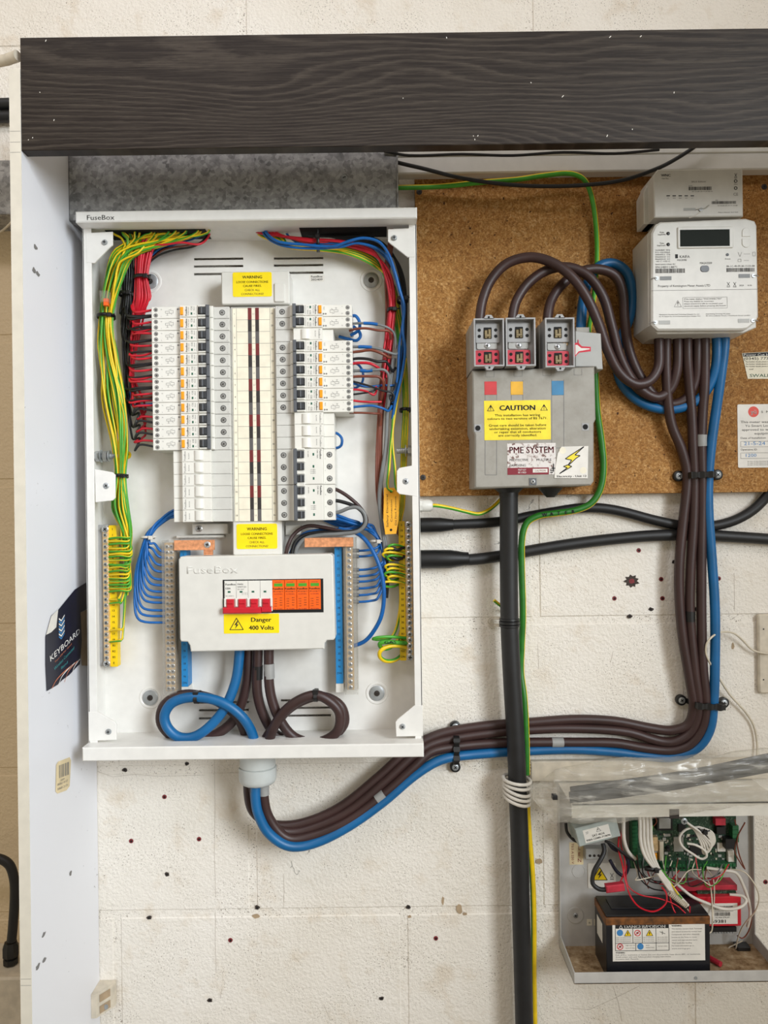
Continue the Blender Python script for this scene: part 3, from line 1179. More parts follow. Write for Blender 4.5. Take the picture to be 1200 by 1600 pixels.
def build_rcbo():
    """local frame: free end at u = 0, body towards +u, middle at v = 0"""
    t = thing('residual_current_breaker', (0, 0, 0), '', 'breaker')
    d, hh = M['device'], 8.75
    b = MB()
    b.box(0, 44.5, -hh, hh, 36, 95, d, bev=.7)
    b.box(44, 88, -hh, hh, 36, 102, d, bev=.8)
    b.prism([(88, -hh), (93, -hh), (93, hh), (88, hh)], 36, 98, d, bev=1.2)
    b.box(92.5, 116, -hh, hh, 36, 91, M['device_grey'], bev=.8)
    body = b.build('body', t)
    for v in (4.2, -4.2):
        b = MB()
        b.lathe((6.6, v, 95), [(3.1, -3), (3.1, .15), (2.5, .2), (2.3, -.1)], M['hole'], 14)
        b.lathe((6.6, v, 95), [(1.9, .1), (1.6, .35), (.3, .4)], M['screw_dark'], 10)
        b.line((5.5, v - .9), (7.6, v + .9), .55, 95.55, M['zinc'])
        b.build('terminal', t)
    b = MB()
    b.lathe((105.5, 0, 91), [(4.3, -2), (4.3, .2), (3.6, .3), (3.3, -.1)], M['hole'], 16)
    b.lathe((105.5, 0, 91), [(3.1, .2), (2.6, .7), (.4, .8)], M['steel'], 14)
    b.line((103.8, -.8), (107.2, .8), .8, 92, M['hole'])
    b.line((104.9, 1.6), (106.1, -1.6), .8, 92, M['hole'])
    b.build('terminal_screw', t)
    b = MB()
    b.box(45.2, 49.8, -5.8, 5.8, 101, 104.6, M['orange_button'], bev=.8)
    b.build('test_button', t, label='orange test button')
    b = MB()
    b.box(83.5, 88.6, -hh + .2, hh - .2, 101, 106, M['dark_grey'], bev=.8)
    b.box(71.5, 84, -5.6, 5.6, 101.5, 102.5, M['hole'])
    b.build('toggle_surround', t)
    b = MB()
    b.box(73, 83.2, -5, 5, 101.5, 106, M['toggle'], bev=1.2)
    b.box(76.6, 79, -5, 5, 105, 108.5, M['dark_grey'], bev=.6)
    b.build('toggle', t, label='dark grey toggle')
    b = MB()
    for s in (-1, 1):
        b.box(71.5, 84, s * 5.8, s * 8.4, 101, 104.5, M['device'], bev=.9)
    b.build('toggle_guard', t)
    b = MB()
    i, g = M['ink'], M['ink_grey']
    diagram(b, 27, 0, 95.25, g)
    b.text('N', 15, 4.6, 95.25, 1.7, g)
    b.text('L', 15, -5.6, 95.25, 1.7, g)
    b.text('TEST', 42, -3.5, 95.25, 1.7, g, rot=90)
    b.lathe((39.6, 4.8, 95.1), [(1.3, 0), (1.3, .12)], g, 10)
    b.lathe((42.9, 4.8, 95.1), [(1.3, 0), (1.3, .12)], g, 10)
    b.text('FuseBox', 54, 0, 102.25, 2.6, i, rot=90, width=13.5, bold=.1)
    b.text('RCBO 6kA', 57.4, 0, 102.25, 1.5, g, rot=90, width=12)
    b.text('C32', 62, 4.2, 102.25, 2.4, i, rot=90)
    b.box(60.8, 63.2, -5.4, -2, 102, 102.25, M['green_ink'])
    b.text('30mA', 65.8, 3.6, 102.25, 1.8, g, rot=90)
    b.text('A', 66, -4, 102.25, 1.8, g, rot=90)
    b.line((69.4, -6.5), (69.4, 6.5), .4, 102.25, g)
    b.text('1', 112.5, 6, 91.2, 1.6, g)
    b.text('2', 112.5, -6, 91.2, 1.6, g)
    b.build('printing', t)
    return t


def build_blank():
    t = thing('blanking_module', (0, 0, 0), '', 'blank')
    d, hh = M['device'], 8.85
    b = MB()
    b.box(0, 16, -hh, hh, 36, 91, d, bev=.5)
    b.box(15.7, 59, -hh, hh, 36, 101, d, bev=.6)
    b.box(58.6, 87, -hh, hh, 36, 91, M['device_grey'], bev=.6)
    b.build('body', t)
    # half-round dummy toggle
    b = MB()
    pts = [(41 + 6.2 * math.cos(a * math.pi / 8) * 1.1, 100.5 + 4.5 * math.sin(a * math.pi / 8)) for a in range(9)]
    n = len(pts)
    b.add([(p[0], -6.5, p[1]) for p in pts] + [(p[0], 7.8, p[1]) for p in pts], [tuple(range(n))[::-1], tuple(range(n, 2 * n))] + [(i, (i + 1) % n, n + (i + 1) % n, n + i) for i in range(n)], d)
    b.build('dummy_toggle', t)
    b = MB()
    b.text('FuseBox', 20, 0, 101.2, 2.6, M['ink_grey'], rot=90, width=14)
    b.text('BLANK', 26, 0, 101.2, 1.4, M['ink_grey'], rot=90, width=9)
    b.build('printing', t)
    return t


def build_mcb():
    """three-pole breaker, free end at u = 0"""
    t = thing('three_pole_breaker', (0, 0, 0), '', 'breaker')
    d, hh = M['device'], 26.7
    b = MB()
    b.box(0, 17.5, -hh, hh, 36, 91, d, bev=.8)
    b.box(17.2, 57.5, -hh, hh, 36, 101, d, bev=.8)
    b.box(57, 62.8, -hh, hh, 36, 98, d, bev=.8)
    b.box(62.4, 87, -hh, hh, 36, 91, M['device_grey'], bev=.8)
    b.build('body', t)
    for u, h in ((8, 91), (77, 91)):
        for k in (-1, 0, 1):
            b = MB()
            b.lathe((u, 18 * k, h), [(4.3, -2), (4.3, .2), (3.7, .3), (3.4, -.1)], M['hole'], 16)
            b.lathe((u, 18 * k, h), [(3.3, .2), (2.8, .8), (.4, 1)], M['steel'], 14)
            b.line((u - 1.7, 18 * k), (u + 1.7, 18 * k), .8, h + 1.15, M['hole'])
            b.line((u, 18 * k - 1.7), (u, 18 * k + 1.7), .8, h + 1.15, M['hole'])
            b.build('terminal_screw', t)
    b = MB()
    b.box(55.5, 61, -hh + .3, hh - .3, 100, 105, M['dark_grey'], bev=.8)
    b.build('toggle_surround', t)
    for k in (-1, 0, 1):
        b = MB()
        b.box(45, 56, 18 * k - 5.2, 18 * k + 5.2, 100.5, 105, M['toggle'], bev=1.2)
        b.box(48.5, 51, 18 * k - 5.2, 18 * k + 5.2, 104, 107.5, M['dark_grey'], bev=.6)
        b.build('toggle', t)
    b = MB()
    for k in (-1.5, -.5, .5, 1.5):
        w = 2.8 if abs(k) < 1 else 1.5
        c = 18 * k - (1.3 if k > 1 else -1.3 if k < -1 else 0)
        b.box(44, 57, c - w, c + w, 100, 103.8, d, bev=1)
    b.build('toggle_guard', t)
    b = MB()
    i, g = M['ink'], M['ink_grey']
    b.text('FuseBox', 20.5, -18, 101.2, 2.7, i, rot=90, width=14, bold=.12)
    b.text('C40 10kA', 25, -18.5, 101.2, 2.0, i, rot=90, width=13)
    b.text('IEC 60898', 39, -18.5, 101.2, 1.5, g, rot=90)
    for k in (-1, 0, 1):
        b.box(30, 32.4, 18 * k - 1.9, 18 * k + 1.9, 101, 101.3, M['green_ink'])
    for k in range(3):
        b.line((28, 5 + 2.5 * k), (36, 5 + 2.5 * k), .4, 101.25, g)
        b.line((30, 4 + 2.5 * k), (32, 6 + 2.5 * k), .4, 101.25, g)
    for k, s in ((1, '1'), (-1, '5'), (0, '3')):
        b.text(s, 14.5, 18 * k + 6, 91.25, 1.6, g)
    b.build('printing', t)
    return t


def build_devices():
    rc = build_rcbo()
    for i in range(12):
        lab = 'residual current breaker, %s in the column fed by red and black wires' % nth(i)
        loc = W(UL0, row_v(i), 0)
        if i == 0:
            rc.location = loc
            tag(rc, lab, 'breaker', 'residual current breakers on the red wire side')
        else:
            copy_tree(rc, loc, None, lab)
    flip = (0, math.pi, 0)
    for k, i in enumerate((0, 1, 3, 4, 5, 6, 7, 8)):
        copy_tree(rc, W(UR0, row_v(i), 0), None, 'residual current breaker, %s in the column beside the loose grey and blue wires' % nth(k), flip, 'residual current breakers on the blue wire side')
    bl = build_blank()
    used = False
    for i in range(12, 18):
        # these stand on the busbar side: free end points away from the label strip
        loc = W(-316.5, row_v(i), 0)
        lab = 'plain white blanking module, %s below the red-wired breakers' % nth(i - 12)
        if not used:
            bl.location, used = loc, True
            tag(bl, lab, 'blank', 'blanking modules below the red-wired breakers')
        else:
            copy_tree(bl, loc, None, lab)
    copy_tree(bl, W(-73.2, row_v(2), 0), None, 'single blanking module between breakers beside a blue wire loop', flip, 'blanking modules on the blue wire side')
    for k, i in enumerate((9, 10, 11)):
        copy_tree(bl, W(-73.2, row_v(i), 0), None, 'blanking module, %s of three above the three-pole breakers' % ('topmost', 'middle', 'lowest')[k], flip, 'blanking modules on the blue wire side')
    mc = build_mcb()
    mc.location = W(-73.2, row_v(13), 0)
    mc.rotation_euler = flip
    tag(mc, 'three-pole breaker directly below the blanking modules, no wires connected', 'breaker', 'three-pole breakers')
    copy_tree(mc, W(-73.2, row_v(16), 0), None, 'lowest three-pole breaker with brown, black and grey wires', flip)

    # circuit label strip between the two columns
    t = thing('busbar_cover', (-195, row_v(17) - 9, 36), 'cream circuit numbering strip over the busbars between the breaker columns', 'cover')
    b = MB()
    vt, vb = row_v(0) + 9.5, row_v(17) - 9.5
    b.box(-229, -161, vb - 1, vt + 1, 36, 81, M['white_plastic'], bev=.8)
    b.build('base', t)
    b = MB()
    b.box(-227, -163, vb + .5, vt - .5, 81, 81.6, M['paper_cream'])
    b.build('label_paper', t)
    b = MB()
    g = M['ink_grey']
    for i in range(19):
        v = row_v(i) + 9
        b.line((-227 if i % 3 == 0 else -220.5, v), (-163 if i % 3 == 0 else -169.5, v), .45, 81.75, g)
    for u in (-220.5, -169.5, -226.6, -163.4):
        b.line((u, vb + 1), (u, vt - 1), .45, 81.75, g)
    for i in range(18):
        v = row_v(i)
        b.text(str(i + 1), -223.5, v, 81.75, 2.6, M['ink'])
        b.text(str(i + 19), -166.4, v, 81.75, 2.6, M['ink'])
        b.text('L%d' % (i % 3 + 1), -194.6, v, 81.8, 2.2, g)
    b.build('printing', t)
    for i in range(18):
        m = (M['maroon'], M['strip_black'], M['strip_grey'])[i % 3]
        for u in (-203, -191.8):
            b = MB()
            b.box(u, u + 5.6, row_v(i) - 9, row_v(i) + 9, 81.5, 81.9, m)
            b.build('phase_stripe', t)
    # end shrouds with their warning labels
    for px0, px1, py0, py1, lx0, lx1, ly0, ly1, lab in (
            (346, 452, 423, 476, 364, 424.5, 425, 464, 'white plastic shroud with yellow warning label above the circuit strip'),
            (364, 440, 811, 868, 370, 433, 818, 858, 'white plastic shroud with yellow warning label below the circuit strip')):
        h = 80
        a, c = P(px0, py1, h), P(px1, py0, h)
        t = thing('busbar_shroud', (a[0], a[1], 36), lab, 'cover')
        b = MB()
        top = py0 < 600
        b.rrect(a[0], c[0], a[1], c[1], 36, h, 3, M['white_plastic'], bev=1.5)
        if top:
            q0, q1 = P(428, 470, h + 8), P(452, 440, h + 8)
            b.rrect(q0[0], q1[0] - 8, q0[1], q1[1], h - 2, h + 3, 2, M['white_plastic'], bev=1)
        b.build('body', t)
        a, c = P(lx0, ly1, h), P(lx1, ly0, h)
        b = MB()
        b.rrect(a[0], c[0], a[1], c[1], h, h + .5, 2.5, M['yellow_label'])
        l = b.build('warning_label', t, label='yellow warning label')
        b = MB()
        u, v, hh = (a[0] + c[0]) / 2, (a[1] + c[1]) / 2, (c[1] - a[1])
        b.text('WARNING', u, v + hh * .30, h + .7, 4.4, M['ink'], width=30, bold=.12)
        b.text('LOOSE CONNECTIONS', u, v + hh * .10, h + .7, 3.3, M['ink'], width=48, bold=.06)
        b.text('CAUSE FIRES.', u, v - hh * .06, h + .7, 3.3, M['ink'], width=28, bold=.06)
        b.text('CHECK ALL', u, v - hh * .23, h + .7, 3.2, M['ink'], width=23)
        b.text('CONNECTIONS!', u, v - hh * .39, h + .7, 3.2, M['ink'], width=34)
        b.build('printing', l)


build_devices()


# ------------------------------------------------------------------ main switch cover
def bolt_symbol(b, u, v, s, h, m):
    """lightning flash"""
    pts = [(.10, .5), (-.28, -.02), (-.02, .0), (-.2, -.5), (.26, .08), (.02, .06), (.22, .5)]
    b.poly([(u + x * s, v + y * s) for x, y in pts][::-1], h, m)


def triangle(b, u, v, s, h, m, w):
    p = [(u - s / 2, v - s * .43), (u + s / 2, v - s * .43), (u, v + s * .43)]
    for i in range(3):
        a, c = p[i], p[(i + 1) % 3]
        b.line(a, c, w, h, m)
        b.cyl(a[0], a[1], h - .05, h, w / 2, m, 10)


def build_switch():
    h = 100
    t = thing('switch_cover', P(400, 1018, 60), 'white plastic cover around the main switch, embossed with lettering', 'cover')
    out = [(279, 874), (282, 870), (516, 865.5), (520, 869), (523.5, 997), (521, 1000), (511, 1000.5), (507, 1005), (506.5, 1014), (298, 1018.5), (296.5, 1009), (293, 1003), (283, 1002.5), (281, 999)]
    b = MB()
    b.prism([P(x, y, h)[:2] for x, y in out], 62, h, M['white_plastic'], bev=1.5)
    body = b.build('body', t)
    c = P(332, 890, h)
    b = MB()
    b.text('FuseBox', c[0], c[1], h + .05, 11, M['white_plastic'], width=76)
    e = b.build('embossed_lettering', body)
    so = e.modifiers.new('raise', 'SOLIDIFY')
    so.thickness, so.offset = 0.0005, 1.0
    a, c = P(350, 990, h), P(436, 958, h)
    b = MB()
    b.rrect(a[0], c[0], a[1], c[1] - .5, h, h + .4, 1, M['yellow_label'])
    l = b.build('danger_label', t, label='yellow danger label')
    b = MB()
    vm = (a[1] + c[1]) / 2
    triangle(b, a[0] + 19, vm - .5, 20, h + .6, M['ink'], 1.1)
    bolt_symbol(b, a[0] + 19, vm - 2, 12, h + .6, M['ink'])
    b.text('Danger', a[0] + 56, vm + 5.6, h + .6, 6.4, M['ink'], width=30, bold=.25)
    b.text('400 Volts', a[0] + 56, vm - 6.4, h + .6, 6.4, M['ink'], width=37, bold=.25)
    b.build('printing', l)
    b = MB()
    q0, q1 = P(349.5, 958, h), P(505, 905, h)
    b.box(q0[0] - .8, q1[0], q0[1] - .6, q1[1] + 1, h - 1, h + .35, M['hole'])
    b.build('window', t, label='dark cut-out round the switches')

    # main switch, four poles
    h1 = h + 3
    a, c = P(351, 956, h1), P(425, 907, h1)
    vb, vt = a[1], c[1]
    s = thing('main_switch', (a[0], vb, 90), 'four-pole white main switch with linked red toggles', 'switch')
    b = MB()
    b.box(a[0], c[0], vb, vt, 85, h1, M['device'], bev=.8)
    b.build('body', s)
    w = (c[0] - a[0]) / 4
    for k in range(4):
        b = MB()
        u = a[0] + w * (k + .5)
        b.box(u - 5.6, u + 5.6, vb + 3, vb + 19, h1 - .5, h1 + 4, M['red'], bev=1.2)
        b.box(u - 4.4, u + 4.4, vb + 12, vb + 15, h1 + 3, h1 + 5.5, M['red'], bev=.8)
        b.build('toggle', s)
    b = MB()
    b.box(a[0] - 1.5, a[0] + w * 3.1, vb - 2, vb + 7, h1 + 1, h1 + 8, M['red'], bev=1.6)
    b.box(a[0] + w * 3.1, c[0] - 1, vb - .8, vb + 7, h1 + 1, h1 + 7, M['red'], bev=1.4)
    b.build('toggle_bar', s)
    b = MB()
    for k in range(5):
        u = a[0] + w * k
        u = min(max(u, a[0] + 1.3), c[0] - 1.3)
        b.box(u - 1.8, u + 1.8, vb + 7.5, vb + 20, h1 - .5, h1 + 2.4, M['device'], bev=.8)
    b.build('toggle_guard', s)
    b = MB()
    b.text('FuseBox', a[0] + 2, vt - 5, h1 + .2, 2.8, M['ink'], 'L', width=15, bold=.1)
    b.text('125A', a[0] + 2, vt - 11, h1 + .2, 2.6, M['ink'], 'L', bold=.1)
    b.text('MAIN', a[0] + w + 2, vt - 5, h1 + .2, 2.4, M['ink'], 'L')
    b.text('SWITCH', a[0] + w + 2, vt - 9, h1 + .2, 2.4, M['ink'], 'L')
    b.text('80V 400V', a[0] + w + 2, vt - 12.6, h1 + .2, 1.7, M['ink_grey'], 'L')
    b.text('IEC 60947-3', a[0] + 2, vt - 22.4, h1 + .2, 1.7, M['ink_grey'], 'L')
    for k in range(4):
        u = a[0] + w * (k + .4)
        b.box(u - 2, u + 2, vt - 17.6, vt - 15, h1 + .05, h1 + .25, M['green_ink'])
        b.line((a[0] + w * k, vt), (a[0] + w * k, vb), .4, h1 + .2, M['ink_grey'])
        b.line((a[0] + w * 1.5 + k * 2.4, vt - 17), (a[0] + w * 1.5 + k * 2.4, vt - 21), .4, h1 + .2, M['ink_grey'])
    b.build('printing', s)

    # surge protection device, four modules
    h2 = h + 2
    a, c = P(425.6, 953, h2), P(501, 905.5, h2)
    s = thing('surge_protector', (a[0], a[1], 90), 'orange four-module surge protector beside the main switch', 'surge protector')
    w = (c[0] - a[0]) / 4
    for k in range(4):
        u0, u1 = a[0] + w * k, a[0] + w * (k + 1)
        b = MB()
        b.box(u0 + .2, u1 - .2, a[1], c[1], 85, h2, M['orange'], bev=.7)
        mod = b.build('module', s)
        um = (u0 + u1) / 2
        b = MB()
        b.box(um - 6, um + 6.4, c[1] - 9.6, c[1] - 5, h2 - .5, h2 + .3, M['green_wire'])
        b.build('indicator', mod, label='green status window')
        b = MB()
        i = M['maroon_ink']
        b.text('protected', um, c[1] - 3, h2 + .25, 1.5, i)
        b.text('FuseBox', um, c[1] - 13, h2 + .25, 2.6, M['ink'], width=15.5, bold=.15)
        b.text('SPD cartridge T2', um, c[1] - 17, h2 + .25, 1.6, M['ink'], width=15)
        b.text('Uc 275V 50Hz', um, c[1] - 21, h2 + .25, 1.6, i, width=12)
        for r in range(4):
            b.text('In 20kA', um - 4, c[1] - 28 - 3.6 * r, h2 + .25, 1.3, M['ink'], width=4)
            b.text('40kA', um + 4, c[1] - 26.5 - 3.6 * r, h2 + .25, 1.3, M['ink'], width=4)
        b.text('FB T2 SPD', um, c[1] - 43, h2 + .25, 1.3, i, width=12)
        b.build('printing', mod)


build_switch()


# ------------------------------------------------------------------ terminal bars
def build_bars():
    # earth bars
    for side in (0, 1):
        if side == 0:
            t = thing('earth_bar', P(165, 1042, HB), 'brass earth terminal bar with yellow number strip beside the torn leaflet', 'terminal bar')
            x0, x1, y0, y1, ys0, ys1 = 152, 171, 822, 1042, 169.5, 181
        else:
            t = thing('earth_bar', P(638, 1032, HB), 'brass earth terminal bar with yellow number strip beside the chipboard panel', 'terminal bar')
            x0, x1, y0, y1, ys0, ys1 = 633, 646, 815, 1032, 624, 633.5
        h = 62
        a, c = P((x0 + x1) / 2, y1, h), P((x0 + x1) / 2, y0, h)
        uu = lambda x: P(x, (y0 + y1) / 2, h)[0]
        if side == 0:
            b = MB()
            b.rrect(uu(152) , uu(167), a[1], c[1] + 2, 45, h - 6, 1.5, M['carrier_grey'], bev=1)
            b.build('insulating_base', t)
            b0, b1 = uu(161), uu(170)
        else:
            b0, b1 = uu(634), uu(645)
        b = MB()
        b.box(b0, b1, a[1] + 1, c[1] - 1, 45, h, M['brass'], bev=1)
        bar = b.build('bar', t)
        b = MB()
        ua, uc = uu(ys0), uu(ys1)
        b.rrect(ua, uc, a[1] - 1, c[1] + 1, 44, h - 5, 1.2, M['yellow_strip'])
        ys = b.build('number_strip', t)
        n = 24
        b = MB()
        nums = (['1', '1'] + [str(k) for k in range(1, 19)] + ['R1', 'R2', 'B2', 'E']) if side == 0 else (['2', '19', '20', '21'] + [str(k) for k in range(22, 37)] + ['R1', 'R2', 'E', 'G2', 'DN'])
        for k in range(n):
            v = c[1] - 5 - (c[1] - a[1] - 10) * k / (n - 1)
            b.text(nums[k], (ua + uc) / 2, v, h - 4.8, 3.2, M['ink'], bold=.1)
        b.build('printing', ys)
        sp = None
        for k in range(n):
            v = c[1] - 5 - (c[1] - a[1] - 10) * k / (n - 1)
            r = 5.4 if k in (0, n - 1) else (3.3 if side == 0 else 4.2)
            q = MB()
            add_screw(q, (b0 + b1) / 2, v, h, r, M['steel'], 12)
            q.build('terminal_screw', bar)
    # neutral bars with clear shrouds and blue number strips
    for side in (0, 1):
        if side == 0:
            t = thing('neutral_bar', P(265, 1088, HB), 'shrouded neutral bar with blue wires entering from the torn leaflet side', 'terminal bar')
            bx0, bx1, y0, y1, sx0, sx1 = 258, 273, 846, 1086, 281, 291
            nums = [str(k) for k in range(1, 20)] + ['N', 'DN']
        else:
            t = thing('neutral_bar', P(547, 1085, HB), 'neutral bar with grey-sleeved blue wires entering from the chipboard side', 'terminal bar')
            bx0, bx1, y0, y1, sx0, sx1 = 541, 552, 841, 1084, 523.5, 534.5
            nums = [str(k) for k in range(19, 37)] + ['N', 'DN', '']
        h = 66
        ym = (y0 + y1) / 2
        a, c = P((bx0 + bx1) / 2, y1, h), P((bx0 + bx1) / 2, y0, h)
        uu = lambda x: P(x, ym, h)[0]
        b = MB()
        b.box(uu(bx0), uu(bx1), a[1] + 6, c[1] - 2, 48, h, M['brass'], bev=.8)
        bar = b.build('bar', t)
        n = 26
        cols_ = ((.28, .74) if side == 0 else (.5,))
        for k in range(n):
            v = c[1] - 8 - (c[1] - a[1] - 18) * k / (n - 1)
            for f in cols_:
                u = uu(bx0) + (uu(bx1) - uu(bx0)) * f
                q = MB()
                if side == 0:
                    q.lathe((u, v, h), [(3.2, -1), (3.2, .4), (2.6, .8), (1.6, .8)], M['steel'], 12)
                    q.cyl(u, v, h + .5, h + 1.0, 1.5, M['screw_dark'], 8)
                else:
                    add_screw(q, u, v, h, 3.5, M['steel'], 10, dome=1.2)
                q.build('terminal_screw', bar)
        b = MB()
        e = 3
        u0, u1 = uu(bx0) - e, uu(bx1) + (e if side == 0 else 6)
        b.box(u0, u1, a[1], c[1] + 1.5, h + 3.2, h + 4.4, M['acrylic'])
        b.box(u0, u0 + 1.2, a[1], c[1] + 1.5, HB + .4, h + 3.2, M['acrylic'])
        b.box(u1 - 1.2, u1, a[1], c[1] + 1.5, HB + .4, h + 3.2, M['acrylic'])
        b.build('clear_shroud', t)
        b = MB()
        s0, s1 = P(286 if side == 0 else 529, 1073 if side == 0 else 1068, 60), P(286 if side == 0 else 529, 860 if side == 0 else 852, 60)
        us0, us1 = uu(sx0), uu(sx1)
        b.rrect(us0, us1, s0[1], s1[1], HB + .4, 60, .8, M['blue_strip'])
        st = b.build('number_strip', t)
        b = MB()
        b.box(us0 - .5, us1 + .5, s0[1] - 14, s0[1] - .2, HB + .4, 59, M['white_plastic'])
        b.build('strip_holder', t)
        b = MB()
        for k, s in enumerate(nums):
            v = s1[1] - 6 - (s1[1] - s0[1] - 12) * k / (len(nums) - 1)
            b.text(s, (us0 + us1) / 2, v, 60.2, 3.2, M['ink'])
        b.build('printing', st)
    # copper links
    t = thing('copper_link', P(300, 862, 66), 'copper link from the shrouded neutral bar with a cross-head screw', 'link')
    b = MB()
    a, c = P(272, 860, 72), P(335, 843.5, 72)
    b.box(a[0], c[0], a[1], c[1], 69, 72.2, M['copper'], bev=.4)
    b.build('strap', t)
    b = MB()
    for k in range(4):
        q0, q1 = P(318, 866 - k * 2.6, 72), P(332, 868 - k * 2.6, 72)
        b.box(q0[0], q1[0], q0[1] - 1.2, q0[1] + 1.2, 66, 71.5 + .4 * (k % 2), M['copper'], bev=.4)
    b.build('braid', t)
    screw_obj(t, 324, 851, 72.2, 5.0, M['steel'])
    b = MB()
    a, c = P(476, 855, 72), P(552, 839.5, 72)
    b.box(a[0], c[0], a[1], c[1], 70.5, 73.2, M['copper'], bev=.4)
    b.build('copper_link', label='plain copper link across to the open neutral bar', cat='link')


build_bars()


# ------------------------------------------------------------------ wires inside the board
def PP(pts):
    return [P(*p) for p in pts]


def wire(name, pts, r, m, label, cat='wire', group=None, m2=None, n=8, sub=5, share=.45, twist=0.0, parent=None, kind=None, phase=0.0):
    b = MB()
    b.tube(PP(pts), r, m, n, sub, m2, share, twist, 1.0, phase)
    return b.build(name, parent, label, cat if parent is None else None, group, kind, smooth=60)


GY = dict(m2=MATS['yellow_wire'])


def jit(a):
    return R.uniform(-a, a)


def band(name, px, py, h, w, hh, label, vertical=False, tail=True, m=None, group='cable ties in the board', depth=16):
    """a cable tie: a flat loop round a bundle w pixels wide, with its square head"""
    m = m or M['black']
    t = thing(name, P(px, py, h), label, 'cable tie', group)
    b = MB()
    c = P(px, py, h)
    s = (D - h) / F
    ru, rh = (w / 2 + 1.2) * s, depth
    pts = []
    for k in range(17):
        a = 2 * math.pi * k / 16
        x, z = ru * math.cos(a), rh * math.sin(a)
        pts.append((c[0] + x, c[1] + 1.0 * math.sin(a), c[2] + z) if not vertical else (c[0] + 1.0 * math.sin(a), c[1] + x, c[2] + z))
    # flat strap: two thin rings joined
    q = Vector((0, hh * s / 2, 0)) if not vertical else Vector((hh * s / 2, 0, 0))
    vs = [tuple(Vector(p) + q) for p in pts] + [tuple(Vector(p) - q) for p in pts]
    n = len(pts)
    b.add(vs, [(i, i + 1, n + i + 1, n + i) for i in range(n - 1)], m)
    o = b.build('strap', t)
    so = o.modifiers.new('thick', 'SOLIDIFY')
    so.thickness = .0011
    b = MB()
    hu = c[0] + ru * .62 if not vertical else c[0]
    hv = c[1] if not vertical else c[1] + ru * .5
    b.box(hu - 3.2, hu + 3.2, hv - 3, hv + 3, c[2] + rh * .72, c[2] + rh * .72 + 5, m, bev=.8)
    b.build('head', t)
    if tail:
        b = MB()
        if vertical:
            b.tube([(hu, hv, c[2] + rh * .8), (hu + 1, hv + 6, c[2] + rh), (hu + 1, hv + 10, c[2] + rh)], 1.1, m, 6, 3)
        else:
            b.tube([(hu, hv, c[2] + rh * .8), (hu + 4, hv + .5, c[2] + rh * .8), (hu + 8, hv + 1.5, c[2] + rh * .7)], 1.1, m, 6, 3)
        b.build('tail', t)
    return t


